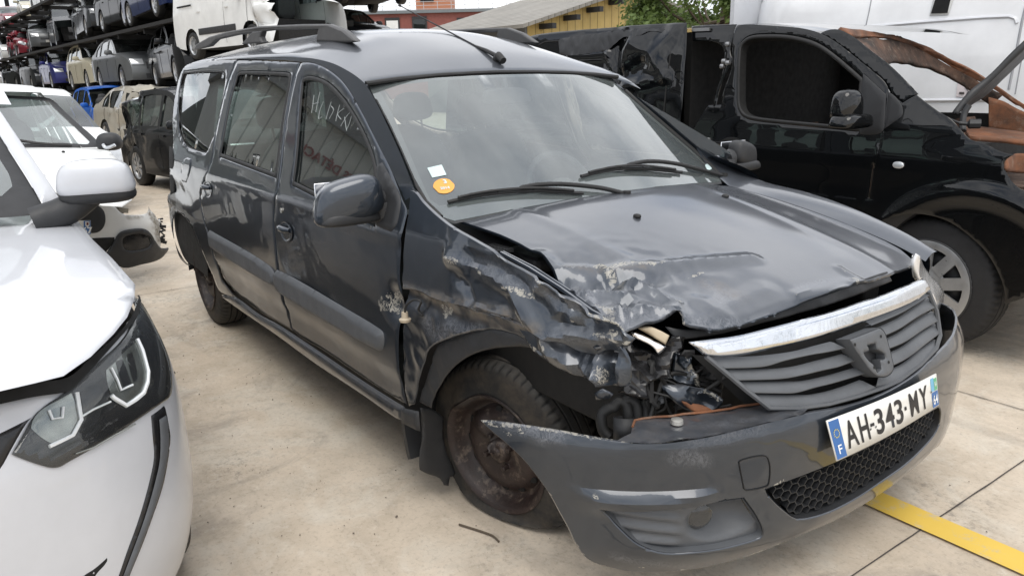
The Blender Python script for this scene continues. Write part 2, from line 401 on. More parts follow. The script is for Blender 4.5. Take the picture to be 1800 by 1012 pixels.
def patch(name, surf, outline, mat, parent=None, crease=0, holes=(), step=.03, off=0, disp=None, space='px', gap=0.0, hem=.003, ring=.005, attrs=None, smooth=True, th=0, flat=False, mirror=False, hspace=None, curve=True):
    def conv(L, sp): return [surf.hit(*q[:2]) for q in L] if sp == 'px' else [tuple(q[:2]) for q in L]
    if smooth and curve: outline = cr_smooth(outline)
    P = conv(outline, space); H = [conv(cr_smooth(h) if curve else h, hspace or space) for h in holes]
    P = resample(P, step)
    if gap: P = offset(P, gap); H = [offset(resample(h, step), -gap) for h in H]
    V, F, B = tri2d(P, H, step, ring)
    vs = []
    for (u, v), b in zip(V, B):
        d = off-(hem if b else 0)
        if disp: d += disp(u, v)
        vs.append(surf.P(u, v, d))
    if mirror: vs = [squash(Vector((p.x, -p.y, p.z))) for p in vs]
    # orientation
    s = 0
    for f in F[::max(1, len(F)//40)]:
        n = (vs[f[1]]-vs[f[0]]).cross(vs[f[2]]-vs[f[0]]); u, v = V[f[0]]; nn = surf.normal(u, v)
        if mirror: nn = Vector((nn.x, -nn.y, nn.z))
        s += 1 if n.dot(nn) > 0 else -1
    if s < 0: F = [f[::-1] for f in F]
    me = bpy.data.meshes.new(name); me.from_pydata([tuple(p) for p in vs], [], F); me.update()
    if not flat: me.polygons.foreach_set('use_smooth', [True]*len(me.polygons))
    if attrs:
        for an, fn in attrs.items():
            a = me.attributes.new(an, 'FLOAT', 'POINT'); vals = fn(V[:, 0], V[:, 1]); a.data.foreach_set('value', np.clip(np.array(vals, float), 0, 1))
    o = link(name, me, mat, parent)
    if crease:
        bm = bmesh.new(); bm.from_mesh(me); a_ = math.radians(crease)
        for e in bm.edges:
            if len(e.link_faces) == 2 and e.calc_face_angle(0) > a_: e.smooth = False
        bm.to_mesh(me); bm.free()
    if th: solid(o, th)
    return o
LEFTSQ = [False]
def squash(p):
    """the far side of the estate car: pillars and glass lean in to meet the windscreen"""
    if not LEFTSQ[0] or p.z < .97: return p
    ym = .600+(1.415-p.z)*.275+.015; k = sstep(-1.5, -1.0, p.x)*sstep(.97, 1.08, p.z)
    return Vector((p.x-min(.24, .62*max(0, p.z-.99))*sstep(-1.35, -.75, p.x), p.y+(min(p.y, ym)-p.y)*k, p.z))
def lines_attr(surf, lines, space='px'):
    """lines: list of (points, width m, strength) -> vertex attribute function"""
    L = [([surf.hit(*q) for q in p] if space == 'px' else p, w, s) for p, w, s in lines]
    def fn(U, V):
        r = np.zeros(U.shape)
        for p, w, s in L: r = np.maximum(r, s*np.clip(1.3-segdist(U, V, p, closed=False)/w, 0, 1))
        return r
    return fn
def cv(ox, oy, s, pts): return [(ox+x/s, oy+y/s) for x, y in pts]
def crumple(amp, sc, seed=0, ridge=.6):
    def f(u, v):
        p = Vector((u*sc+seed*3.1, v*sc-seed*1.7, seed*.77)); a = noise.noise(p*1.0); b = noise.noise(p*2.3+Vector((5, 3, 1))); c = noise.noise(p*5.1)
        return amp*(a*.75+(1-abs(b)*3.2)*ridge*.75+(.5-abs(c)*2)*.22)
    return f
def folds(surf, lines):
    """sharp creases: lines of (pixels, half width m, height m); a tent-shaped ridge or valley along each"""
    L = []
    for p, w, h in lines:
        q = [surf.hit(*a) for a in p]; xs = [a[0] for a in q]; ys = [a[1] for a in q]; L.append((q, w, h, min(xs)-w, max(xs)+w, min(ys)-w, max(ys)+w))
    def f(u, v):
        d = 0
        for q, w, h, x0, x1, y0, y1 in L:
            if not (x0 < u < x1 and y0 < v < y1): continue
            m = 1e9
            for (ax, ay), (bx, by) in zip(q[:-1], q[1:]):
                dx, dy = bx-ax, by-ay; t = ((u-ax)*dx+(v-ay)*dy)/(dx*dx+dy*dy+1e-12); t = 0 if t < 0 else 1 if t > 1 else t
                m = min(m, (u-ax-t*dx)**2+(v-ay-t*dy)**2)
            m = math.sqrt(m)
            if m < w: d += h*(1-m/w)**1.15
        return d
    return f
def extrude_poly(mb, pts3, vec):
    n = len(pts3); A = [Vector(p) for p in pts3]; v = Vector(vec)
    mb.add(A+[p+v for p in A], [tuple(range(n)), tuple(range(n, 2*n))[::-1]]+[(i, (i+1) % n, n+(i+1) % n, n+i) for i in range(n)])
def textmesh(name, txt, size, mat, parent, M4, sx=1, bold=0, depth=.0006, align='CENTER'):
    cu = bpy.data.curves.new(name, 'FONT'); cu.body = txt; cu.size = size; cu.align_x = align; cu.align_y = 'CENTER'; cu.offset = bold; cu.extrude = depth; cu.resolution_u = 4
    t = bpy.data.objects.new(name, cu); COL.objects.link(t); bpy.context.view_layer.update()
    me = bpy.data.meshes.new_from_object(t.evaluated_get(bpy.context.evaluated_depsgraph_get())); bpy.data.objects.remove(t); bpy.data.curves.remove(cu)
    me.name = name; me.transform(M4 @ Matrix.Diagonal((sx, 1, 1, 1))); me.materials.clear()
    return link(name, me, mat, parent)
def smooth3(pts, n=6):
    """catmull-rom through 3D points"""
    P = [Vector(p) for p in pts]; out = []
    for i in range(len(P)-1):
        a, b, c, d = P[max(i-1, 0)], P[i], P[i+1], P[min(i+2, len(P)-1)]
        for k in range(n):
            t = k/n; out.append(.5*((2*b)+(c-a)*t+(2*a-5*b+4*c-d)*t*t+(3*b-a-3*c+d)*t**3))
    return out+[P[-1]]
# ================================================================== the crashed dark grey estate car
car = empty('estate_car', 'dark grey metallic estate car with a crushed right front corner and a French number plate', 'car', (-1.4, 0, 0))
def g_side(x, z):
    y = .865-.10*max(0, abs(z-.6)-.15)**2
    if z > .98: y = .865-.10*.23**2-.33*(z-.98)
    if z < .33: y -= .6*(.33-z)**1.5
    if x < -2.6: y -= .035*(-2.6-x)**2
    if x > 0: y -= .25*x**2
    return -y
SIDE = Surf('side', g_side, -1, t=(.9, 9, 300))
def g_sideL(x, z): return -g_side(x, z)
def sR(pts, s=SIDE): return [s.hit(*p) for p in pts]
RX = [-3.6, -3.4, -3.0, -2.4, -1.8, -1.4, -1.1, -.9, -.6]
RZ = [1.53, 1.61, 1.655, 1.67, 1.665, 1.63, 1.54, 1.45, 1.30]
RD = [.04, .08, .11, .125, .13, .11, .07, .035, .03]
def g_roof(x, y): return interp(x, RX, RZ)-interp(x, RX, RD)*(abs(y)/.68)**2.4
ROOF = Surf('top', g_roof, 1, t=(1.2, 9, 400))
HX = [-.4, -.1, .2, .5, .7, .85]; HZ = [1.035, 1.00, .945, .87, .80, .735]
def g_hood(x, y): return interp(x, HX, HZ)-.06*(y/.7)**2 - (.10*(abs(y)-.62)**2 if abs(y) > .62 else 0)
HOOD = Surf('top', g_hood, 1, t=(.7, 6, 400))
def g_ws(y, z): return -.93+(1.415-z)/.415*.64+.13*(1-(y/.66)**2)
WS = Surf('front', g_ws, 1, t=(1.0, 8, 400))
LEFTSQ[0] = True
# --- damage helpers
_w1 = crumple(.0022, 2.6, 4, .4)
def wav(u, v): return _w1(u, v)*.45
G = [(340, 110), (380, 106), (430, 103), (497, 101.5), (533, 101.5), (556, 104), (586, 112), (610, 124), (627, 135), (643, 149)]
GUV = sR(G)
# roof: the right gutter, the front edge, and the same on the far side
fr = [ROOF.hit(*p) for p in [(643, 149), (700, 141), (770, 134.5), (830, 131), (873, 129)]]
gut = [(u, g_side(u, v)) for u, v in GUV[:-1]]
rout = [(-3.50, .64), (-3.50, -.64)]+gut[1:]+fr
rout = rout+[(x, -y) for x, y in (gut[1:]+fr[:-1])[::-1]]
def roof_d(x, y):
    d = 0
    for yy in (-.36, .36):                                          # two shallow pressed swages
        d -= .004*math.exp(-((y-yy-.02*x)/.025)**2)*sstep(-1.1, -1.5, x)
    return d+_w1(x, y)*.25
roof = patch('roof', ROOF, rout, 'grey_paint', car, space='uv', step=.045, disp=roof_d, curve=False, hem=.006)
hl = patch('headliner', ROOF, [(-3.4, .6), (-3.4, -.6), (-1.15, -.58), (-1.15, .58)], 'liner', car, space='uv', step=.12, off=-.05, curve=False, ring=0)
# --- cant rail and windscreen pillar
Dfr = [(529, 109), (545, 109), (562, 114), (583, 126), (605, 146), (626, 179), (647, 218), (668, 260), (688, 300), (707, 348)]
rearE = [(340, 111), (326, 115)]
pil_out = [(417, 104.5), (430, 103), (497, 101.5), (533, 101.5), (556, 104), (586, 112), (610, 124), (627, 135), (643, 150), (664, 186), (684, 228), (703, 270), (720, 312), (731, 340), (712, 352)]+Dfr[::-1][1:]+[(500, 106)]
pil_uv = [SIDE.hit(*p) for p in cr_smooth(pil_out)]
for mir in (False, True):
    patch('windscreen_pillar', SIDE, pil_uv, 'grey_paint', car, space='uv', step=.03, curve=False, hem=.0, ring=0, off=-.001, mirror=mir)
# --- front door
Bgap = [(529, 109), (521, 128), (512, 160), (505, 200), (499, 245), (495, 285), (489, 330), (483, 358), (481, 385), (485, 430), (489, 475), (496, 518), (503, 550), (512, 585)]
win_f = [(513, 325), (519, 280), (525, 207), (529, 155), (531, 140), (540, 134), (557, 136), (575, 144), (592, 159), (610, 181), (628, 210), (646, 246), (659, 285), (661, 320), (660, 397), (600, 368), (551, 344)]
door_f = Bgap+[(560, 617), (640, 671), (710, 714), (703, 672), (700, 613), (702, 549), (705, 515), (702, 492), (704, 444), (710, 395), (715, 370), (707, 350)]+Dfr[::-1][1:-1]
def dent(cx, cz, r, d): return lambda u, v: -d*math.exp(-((u-cx)**2+(v-cz)**2)/r**2)
dfd = dent(*SIDE.hit(693, 535), .045, .03)
dff = dent(*SIDE.hit(560, 560), .30, .006)
def crease(u, v): return -.010*sstep(.50, .44, v) + .006*math.exp(-((v-.955)/.02)**2)
def disp_door(u, v): return dfd(u, v)+dff(u, v)+wav(u, v)*1.1+crease(u, v)
scrD = lines_attr(SIDE, [([(668, 538), (678, 528), (700, 522)], .022, 1.0), ([(676, 545), (700, 545)], .012, .8), ([(629, 390), (657, 400)], .006, .7)])
lowmud = lambda U, V: np.clip((.55-V)/.35, 0, 1)*.5
patch('front_door', SIDE, door_f, 'grey_paint', car, holes=[win_f], step=.022, gap=.003, disp=disp_door, attrs={'scr': scrD, 'mud': lowmud})
fdoor = [o for o in car.children if o.name == 'front_door'][0]
def window(parent, hole, name='window', mir=False, rub=.016):
    h = [SIDE.hit(*p) for p in cr_smooth(hole)]
    inn = offset(resample(h, .02), rub)
    patch('window_seal', SIDE, h, 'rubber', parent, holes=[inn], space='uv', hspace='uv', step=.02, off=.002, curve=False, hem=.004, ring=.004, mirror=mir)
    return patch(name, SIDE, offset(resample(h, .02), rub*.8), 'glass', parent, space='uv', step=.05, off=-.012, curve=False, hem=0, ring=0, mirror=mir)
window(fdoor, win_f)
# --- rear door
win_r = [(386, 275), (394, 231), (403, 184), (414, 142), (418, 130), (425, 125.5), (500, 127), (510, 130), (510, 140), (503, 180), (496, 225), (489, 280), (484, 312)]
door_r = [(417, 105.5), (470, 106), (527, 109)]+Bgap[1:]+[(490, 571), (455, 552), (414, 522), (400, 505), (389, 489), (383, 469), (376, 452), (369, 418), (361, 395), (354, 364), (352, 342), (359, 319), (372, 280), (379, 237), (391, 180), (403, 140), (412, 117)]
drr = dent(*SIDE.hit(420, 500), .25, .008)
def disp_rdoor(u, v): return wav(u+1, v)*1.5+drr(u, v)+crease(u, v)
patch('rear_door', SIDE, door_r, 'grey_paint', car, holes=[win_r], step=.024, gap=.003, disp=disp_rdoor, attrs={'mud': lowmud})
rdoor = [o for o in car.children if o.name == 'rear_door'][0]
window(rdoor, win_r)
# --- rear quarter panel
win_q = [(323, 128), (360, 125), (393, 126), (396, 134), (393, 160), (380, 222), (366, 262), (361, 268), (345, 264), (329, 257), (318, 240), (313, 213), (315, 166), (319, 139)]
quart = [(417, 104.5), (412, 117), (403, 140), (391, 180), (379, 237), (372, 280), (359, 319), (352, 342), (354, 364), (361, 395), (369, 418), (376, 452), (383, 469), (389, 489), (400, 505), (414, 522),
         (392, 517), (383, 508), (375, 488), (366, 467), (351, 432), (341, 408), (335, 397), (323, 381), (312, 374), (306, 380), (304, 400), (307, 425), (315, 452), (326, 464), (333, 466), (325, 460), (311, 436), (302, 405), (297, 371), (296, 342), (299, 336), (300, 290), (304, 252), (303, 207), (308, 166), (317, 129), (326, 115), (340, 110), (380, 106)]
patch('rear_quarter_panel', SIDE, quart, 'grey_paint', car, holes=[win_q], step=.024, gap=.002, disp=lambda u, v: wav(u+2, v)*1.6+(-.006*math.sin((v-.75)*30)*sstep(-2.6, -3.0, u)*sstep(.6, .7, v)*sstep(1.0, .9, v)), attrs={'mud': lowmud})
qp = [o for o in car.children if o.name == 'rear_quarter_panel'][0]
window(qp, win_q, rub=.006)
patch('tail_lamp_gap', SIDE, [(298, 257), (304, 262), (306, 300), (307, 338), (300, 342), (298, 300)], 'dark', qp, step=.03, off=.004, ring=0)
patch('fuel_flap', SIDE, [(322, 283), (330, 277), (337, 280), (333, 308), (329, 322), (321, 320), (319, 300)], 'grey_paint', qp, step=.03, off=.004, hem=.004)
# --- the far side: the same panels mirrored, its front wing whole
def m_uv(L): return [SIDE.hit(*p) for p in cr_smooth(L)]
for nm, out, win in (('front_door', door_f, win_f), ('rear_door', door_r, win_r), ('rear_quarter_panel', quart, win_q)):
    if nm == 'front_door': out = [p for p in out]
    o = patch(nm, SIDE, m_uv(out), 'grey_paint', car, holes=[m_uv(win)], space='uv', hspace='uv', curve=False, step=.045, gap=.003, disp=crease, mirror=True)
    window(o, win, mir=True)
wing = [(-.24, .36), (-.235, .55), (-.23, .80), (-.25, .97), (-.33, 1.06), (-.42, 1.10), (-.33, 1.02), (-.2, .965), (0, .94), (.2, .905), (.45, .845), (.60, .80), (.62, .72), (.56, .60), (.38, .60), (.34, .52), (.24, .60), (.12, .655), (0, .67), (-.13, .65), (-.24, .60), (-.31, .52), (-.345, .36)]
wing = [(-.24, .30), (-.235, .55), (-.23, .80), (-.25, .97), (-.33, 1.06), (-.42, 1.10), (-.33, 1.02), (-.2, .965), (0, .94), (.2, .905), (.45, .845), (.56, .80), (.58, .72), (.50, .60), (.37, .50), (.31, .585), (.22, .65), (.11, .69), (0, .70), (-.08, .69), (-.16, .64), (-.21, .55)]
patch('front_wing', SIDE, wing, 'grey_paint', car, space='uv', step=.04, mirror=True)
# --- sill
sill = [(392, 518), (414, 523), (455, 553), (490, 572), (512, 586), (560, 618), (640, 672), (710, 716), (712, 742), (700, 736), (640, 694), (560, 641), (490, 590), (440, 556), (388, 519)]
def disp_sill(u, v): return .014
suv = m_uv(sill)
for mir in (False, True):
    o = patch('sill', SIDE, suv, 'grey_paint', car, space='uv', curve=False, step=.02, off=.012, hem=.016, ring=.012, mirror=mir, attrs={'mud': lambda U, V: U*0+.25})
sf = [(710, 716), (738, 722), (741, 757), (712, 742)]
patch('sill_end_cap', SIDE, sf, 'plastic', car, step=.02, off=.014, hem=.01)
# --- rub strips
rs_f = [(487, 474), (520, 490), (600, 537), (668, 578), (675, 588), (674, 612), (668, 617), (640, 603), (560, 557), (500, 520), (491, 511), (485, 490)]
rs_r = [(369, 404), (373, 407), (420, 433), (470, 464), (481, 476), (486, 495), (484, 504), (475, 500), (420, 467), (375, 437), (371, 425)]
for L, par in ((rs_f, fdoor), (rs_r, rdoor)):
    patch('rub_strip', SIDE, L, 'grey_plastic', par, step=.018, off=.018, hem=.018, ring=.014, attrs={})
# --- handles
def handle(c, par, rx=13, ry=18):
    ell = [(c[0]+rx*math.cos(a), c[1]+ry*math.sin(a)+.35*rx*math.cos(a)) for a in np.linspace(0, 2*PI, 20, endpoint=False)]
    cu, cz = SIDE.hit(*c)
    patch('handle_recess', SIDE, ell, 'grey_paint', par, step=.012, off=.003, disp=lambda u, v: -.022*max(0, 1-((u-cu)/.055)**2-((v-cz)/.035)**2), hem=0)
    mb = MB(); y = g_side(cu, cz)
    mb.tube([(cu-.055, y-.002, cz+.012), (cu-.03, y-.014, cz+.013), (cu, y-.018, cz+.014), (cu+.03, y-.014, cz+.013), (cu+.055, y-.002, cz+.012)], [.009, .013, .014, .013, .009])
    mb.build('door_handle', 'grey_paint', par)
handle((502, 407), fdoor); handle((365, 333), rdoor, 8, 14)
lk = SIDE.hit(495, 370); mb = MB(); mb.lathe([(0, .001), (0, .011), (.004, .011)], 16, Matrix.Translation((lk[0], g_side(*lk)-.004, lk[1]))); mb.build('door_lock', 'zinc', fdoor)
# mirror sail plate
patch('mirror_sail', SIDE, [(663, 292), (672, 285), (690, 318), (704, 348), (700, 385), (690, 410), (663, 398)], 'plastic', fdoor, step=.02, off=.006, hem=.006)
# --- windscreen with its black border
ws_out = [(645, 150), (700, 142.5), (770, 136), (830, 132.5), (873, 131)]
ws_r = [WS.hit(*p) for p in ws_out]
ws_side = [WS.hit(*p) for p in [(660, 180), (684, 226), (705, 272), (726, 320), (748, 358), (775, 384)]]
bot = [WS.hit(*p) for p in [(800, 392), (900, 372), (1010, 352)]]
right = ws_side+bot
half = ws_r[::-1]+right                       # from centre top, right side, to bottom near the centre
outl = half+[(0.0, bot[-1][1])]+[(-y, z) for y, z in half[::-1]]
gl = [WS.hit(*p) for p in [(873, 136), (770, 141), (700, 149), (668, 160), (690, 200), (712, 250), (738, 310), (756, 350), (775, 362), (850, 362), (950, 340), (1010, 330)]]
gin = gl+[(-y, z) for y, z in gl[::-1]]
dedup = lambda L: [p for i, p in enumerate(L) if i == 0 or (abs(p[0]-L[i-1][0])+abs(p[1]-L[i-1][1])) > .008]
outl = dedup(outl); gin = dedup(gin)
wsb = patch('windscreen_border', WS, outl, 'trim', car, holes=[gin], space='uv', hspace='uv', curve=False, step=.03, hem=.002)
wsg = patch('windscreen', WS, offset(resample(outl, .04), .004), 'ws_glass', car, space='uv', curve=False, step=.06, off=.003, hem=0, ring=0)
# rubber strips along the windscreen
mb = MB(); mb.tube([WS.P(u, v, .006) for u, v in smooth3([(a, b, 0) for a, b in ws_side], 4) and ws_side], .009, 8); 
mb.tube([WS.P(-u, v, .006) for u, v in ws_side], .009, 8)
top = [ROOF.P(x, y, .004) for x, y in fr]; top = top+[Vector((p.x, -p.y, p.z)) for p in top[:-1][::-1]]
mb.tube(top, .009, 8); mb.build('windscreen_seal', 'rubber', car)
fpx = [(643, 149), (660, 180), (684, 226), (705, 272), (722, 312), (731, 338)]
for sg in (1, -1):
    rows = []
    for q in fpx:
        a = WS.P(*WS.hit(*q)); b = SIDE.P(*SIDE.hit(*q)); a = Vector((a.x, a.y-.012, a.z)); b.y += .006
        if sg < 0: a = Vector((a.x, -a.y, a.z)); b = squash(Vector((b.x, -b.y, b.z)))
        rows.append([a.lerp(b, t_) for t_ in (0, .33, .66, 1)])
    mb = MB(); mb.grid(rows); mb.build('windscreen_frame', 'grey_paint', car)
# stickers on the glass
M['sticker_white'] = plain('white_sticker', (.55, .68, .68), .5, var=.05)
M['sticker_orange'] = plain('orange_sticker', (.75, .36, .07), .5, var=.05)
patch('windscreen_sticker', WS, cv(640, 100, 2.571, [(285, 507), (350, 492), (372, 538), (308, 551)]), 'sticker_white', wsg, step=.02, off=.005, hem=0, ring=0)
st = patch('inspection_sticker', WS, [(780+18.7*math.cos(a), 329+13.2*math.sin(a)) for a in np.linspace(0, 2*PI, 24, endpoint=False)], 'sticker_orange', car, step=.012, off=.005, hem=0, ring=0)
def frame_on(surf, px, py, px2, py2, off):
    """matrix whose X runs from pixel 1 to pixel 2 along the surface"""
    a = surf.P(*surf.hit(px, py), off); b = surf.P(*surf.hit(px2, py2), off); n = surf.normal(*surf.hit((px+px2)/2, (py+py2)/2))
    x = (b-a).normalized(); y = n.cross(x).normalized(); z = x.cross(y); c = (a+b)/2
    return Matrix(((x.x, y.x, z.x, c.x), (x.y, y.y, z.y, c.y), (x.z, y.z, z.z, c.z), (0, 0, 0, 1)))
textmesh('sticker_text', '3', .026, 'sticker_white', st, frame_on(WS, 775, 323, 789, 321, .0065), bold=.001, depth=.0002)
textmesh('sticker_text', '2014', .016, 'sticker_white', st, frame_on(WS, 774, 334, 790, 332, .0065), bold=.0006, depth=.0002)
patch('windscreen_sticker', WS, [(1238, 292), (1250, 283), (1254, 296), (1243, 302)], 'sticker_white', wsg, step=.02, off=.005, hem=0, ring=0)
# marker scribble on the front door window
M['marker'] = plain('white_marker', (.30, .33, .33), .7, var=.05)
mb = MB()
for L in [[(870, 560), (862, 620), (855, 667)], [(905, 542), (892, 600), (880, 662)], [(862, 615), (896, 604)], [(925, 600), (905, 650), (897, 700), (915, 690)], [(972, 600), (955, 650), (940, 705)], [(970, 625), (985, 650), (960, 700)],
          [(1022, 618), (1010, 660), (998, 715)], [(1046, 640), (1010, 672), (1030, 705)], [(1090, 655), (1060, 690), (1028, 745)], [(1050, 690), (1062, 772)], [(1092, 680), (1080, 725), (1060, 770)]]:
    P = [SIDE.P(*SIDE.hit(*q), -.010) for q in cv(290, 0, 3.373, L)]; mb.tube(smooth3(P, 4), .0015, 5)
mb.build('marker_writing', 'marker', fdoor)
# --- cowl (black panel below the windscreen)
cr_ = [HOOD.hit(*p) for p in [(790, 388), (850, 384), (950, 366), (1050, 350)]]
cowl = [(u-.06 if i else u-.04, v) for i, (u, v) in enumerate(cr_)]
rows = []
for y in np.linspace(-.70, .70, 29):
    zb = bot[0][1]; xw = g_ws(y, .99); r = []
    for k in range(6):
        t = k/5; x = xw-.02+t*.20; z = g_hood(-.2, y)-.014-.022*math.sin(t*PI)-.05*t; r.append((x, y, z))
    rows.append(r)
mb = MB(); mb.grid(rows); mb.build('cowl_panel', 'plastic', car)
# --- wipers
def wiper(armpx, bladepx, h=.03):
    mb = MB(); A = [WS.P(*WS.hit(*p), o) for p, o in armpx]; mb.tube(smooth3(A, 5), [.010]*1+[.008]*(len(smooth3(A, 5))-2)+[.006], 8)
    B = [WS.P(*WS.hit(*p), .012) for p in bladepx]; mb.tube(smooth3(B, 6), .0065, 6)
    B2 = [WS.P(*WS.hit(*p), .020+.006*math.sin(PI*i/(len(bladepx)-1))) for i, p in enumerate(bladepx)]; mb.tube(smooth3(B2, 6)[3:-3], .005, 6)
    for i in range(1, len(B)-1): mb.tube([B[i], B2[i]], .004, 5)
    mb.tube([A[0]+Vector((0, 0, -.03)), A[0]+Vector((0, 0, .012))], .016, 12)
    return mb.build('wiper', 'rubber', car)
W_ = lambda L: cv(640, 100, 2.571, L)
wiper([(p, o) for p, o in zip(W_([(1180, 632), (1060, 610), (900, 598), (780, 600), (700, 612)]), (.012, .018, .022, .022, .020))], W_([(378, 668), (480, 645), (600, 628), (760, 618), (880, 622), (985, 628)]))
wiper([(p, o) for p, o in zip(W_([(1618, 548), (1500, 523), (1380, 500), (1270, 493), (1180, 508)]), (.012, .018, .022, .022, .020))], W_([(975, 552), (1050, 534), (1150, 518), (1250, 516), (1350, 524), (1428, 532)]))
# --- roof rails, aerial
def yplane(px, py, y): return onplane(px, py, 1, y)
YR = -.50
for sg in (1, -1):
    mb = MB()
    for L in ([(362, 88), (369, 77), (391, 65), (424, 56), (480, 47), (541, 43), (575, 42.5), (598, 53), (620, 73), (604, 75.5), (558, 73), (561, 51.5), (500, 54), (440, 62), (403, 70), (390, 82)],
              [(449, 78), (461, 66), (470, 56), (486, 54.5), (483, 66), (487, 76)]):
        P = [yplane(x, y, YR) for x, y in L]
        yb = lambda x: -.58+.09*sstep(-2.2, -1.35, x)
        P = [Vector((p.x, sg*yb(p.x), p.z)) for p in P]
        extrude_poly(mb, P, (0, sg*.035, 0))
    o = mb.build('roof_rail', 'rail_plastic', car, ang=30); bev(o, .008, 2, 40)
ab = ROOF.P(*ROOF.hit(880, 112)); mb = MB(); mb.tube([ab+Vector((-.05, 0, .0)), ab+Vector((-.01, 0, .03)), ab+Vector((.02, 0, .01))], [.02, .02, .016], 10)
tipp = onplane(704, 11, 1, ab.y-.02)
mb.tube([ab+Vector((-.01, 0, .025)), ab.lerp(tipp, .12)+Vector((0, 0, .02)), ab.lerp(tipp, .22)+Vector((0, 0, .012))], [.011, .009, .006], 8); mb.tube([ab.lerp(tipp, .2)+Vector((0, 0, .014)), tipp], [.004, .0025], 6); mb.tube([tipp, tipp+(tipp-ab).normalized()*.015], .006, 6)
mb.build('roof_aerial', 'rubber', car)
# --- door mirrors
def superell(mb, c, r, e=.55, n=28, m=16, shear=0, R=None):
    def sp(a, e): return math.copysign(abs(a)**e, a)
    rows = []
    for i in range(m+1):
        ph = -PI/2+PI*i/m; row = []
        for k in range(n):
            th = 2*PI*k/n; x = sp(math.cos(ph), e)*sp(math.cos(th), e); y = sp(math.cos(ph), e)*sp(math.sin(th), e); z = sp(math.sin(ph), e)
            p = Vector((x*r[0], y*r[1]*(1-.12*z), z*r[2]+shear*y))
            row.append(c+(R @ p if R else p))
        rows.append(row)
    mb.grid(rows, close=True)
mc = yplane(612, 352, -.955)
for sg in (1, -1):
    c = Vector((mc.x, mc.y*sg, mc.z)); mb = MB(); superell(mb, c, (.055, .108, .070) if sg > 0 else (.045, .085, .055), .62, shear=-.10*sg*-1*.2, R=Matrix.Rotation(-.18*sg, 3, 'Z'))
    mo = mb.build('door_mirror', 'grey_paint' if sg > 0 else 'plastic', car, ang=80)
    mb = MB(); superell(mb, c+Vector((0, 0, -.052)), (.050, .098, .024), .6); mb.build('mirror_base', 'plastic', mo, ang=80)
    mb = MB(); mb.box(c+Vector((-.054, 0, .004)), (.004, .17, .10)); bev(mb.build('mirror_glass', 'chrome', mo), .002)
    b = yplane(684, 370, -.84); b = Vector((b.x, b.y*sg, b.z)); mb = MB()
    mb.tube([c+Vector((0, sg*.085, -.012)), c+Vector((0, sg*.115, -.014))], [.040, .036], 14); mb.tube([c+Vector((0, sg*.112, -.014)), Vector((c.x, b.y, b.z)), Vector((c.x, b.y+sg*.03, b.z-.006))], [.046, .052, .056], 18)
    bev(mb.build('mirror_arm', 'plastic', mo), .006)
# --- bonnet
bon = cv(760, 280, 2.045, [(85, 219), (160, 244), (240, 271), (310, 303), (385, 346), (420, 385), (450, 420), (505, 475), (545, 508), (580, 532), (612, 565), (640, 592), (672, 612), (700, 604), (780, 588), (830, 572), (878, 556), (893, 575), (900, 592), (925, 602), (960, 610), (1030, 606), (1100, 592), (1200, 558), (1300, 521), (1400, 487), (1500, 455), (1590, 432), (1650, 414), (1710, 392), (1742, 374)])
hu = [HOOD.hit(*p) for p in bon]
left = [(.52, .69), (.45, .715), (.30, .725), (.12, .705), (-.06, .675), (-.20, .655)]
rear = [(-.245, .45), (-.215, .2), (-.195, 0), (-.20, -.2), (-.225, -.42)]
bon_uv = hu+left+rear
hc = HOOD.hit
def gauss(px, py, r, d, e=1.0, ang=0.0):
    cx, cy = hc(px, py); ca, sa = math.cos(ang), math.sin(ang)
    def f(u, v):
        a = (u-cx)*ca+(v-cy)*sa; b = -(u-cx)*sa+(v-cy)*ca
        q = (a/r)**2+(b/(r*e))**2
        return d*math.exp(-q) if q < 9 else 0
    return f
dl = [gauss(1075, 500, .06, -.035, 2.2, .3), gauss(1120, 520, .05, .03, 2.0, .9), gauss(1180, 505, .07, -.022, 1.4), gauss(1060, 540, .035, .022), gauss(1150, 545, .045, -.025, 1.5), gauss(1000, 470, .05, -.018, 1.8),
      gauss(1230, 540, .06, .02, 1.6), gauss(1290, 520, .10, -.018, 1.5), gauss(1490, 480, .05, -.015, 1.5), gauss(1380, 500, .09, .01), gauss(1100, 470, .03, .018, 3.0, 1.2), gauss(1050, 475, .025, -.02, 2.2, .8), gauss(1260, 440, .22, -.012, 1.6)]
crh = crumple(.006, 6.0, 3, .9)
_S8 = lambda L: cv(760, 280, 2.045, L)
fhood = folds(HOOD, [(_S8([(385, 346), (450, 392), (560, 394), (640, 402), (790, 384), (960, 366), (1150, 352)]), .045, .013), (_S8([(430, 420), (560, 446), (660, 430), (810, 432)]), .040, -.020), (_S8([(600, 386), (660, 430), (730, 456)]), .022, .014),
    (_S8([(480, 475), (600, 468), (700, 494)]), .026, .015), (_S8([(700, 440), (790, 480), (880, 525), (892, 578)]), .030, .015), (_S8([(600, 515), (640, 560), (680, 602)]), .032, -.022), (_S8([(555, 500), (640, 545), (770, 540), (860, 548)]), .030, .014),
    (_S8([(960, 600), (1060, 520), (1200, 470)]), .06, .007), (_S8([(1310, 492), (1500, 455), (1535, 430), (1470, 392)]), .028, .009), (_S8([(905, 590), (1000, 600), (1100, 585), (1300, 515), (1500, 448)]), .020, -.008), (_S8([(700, 520), (720, 590)]), .03, -.012), (_S8([(470, 430), (520, 470), (560, 520)]), .02, -.014)]); hxy = hc(1110, 510)
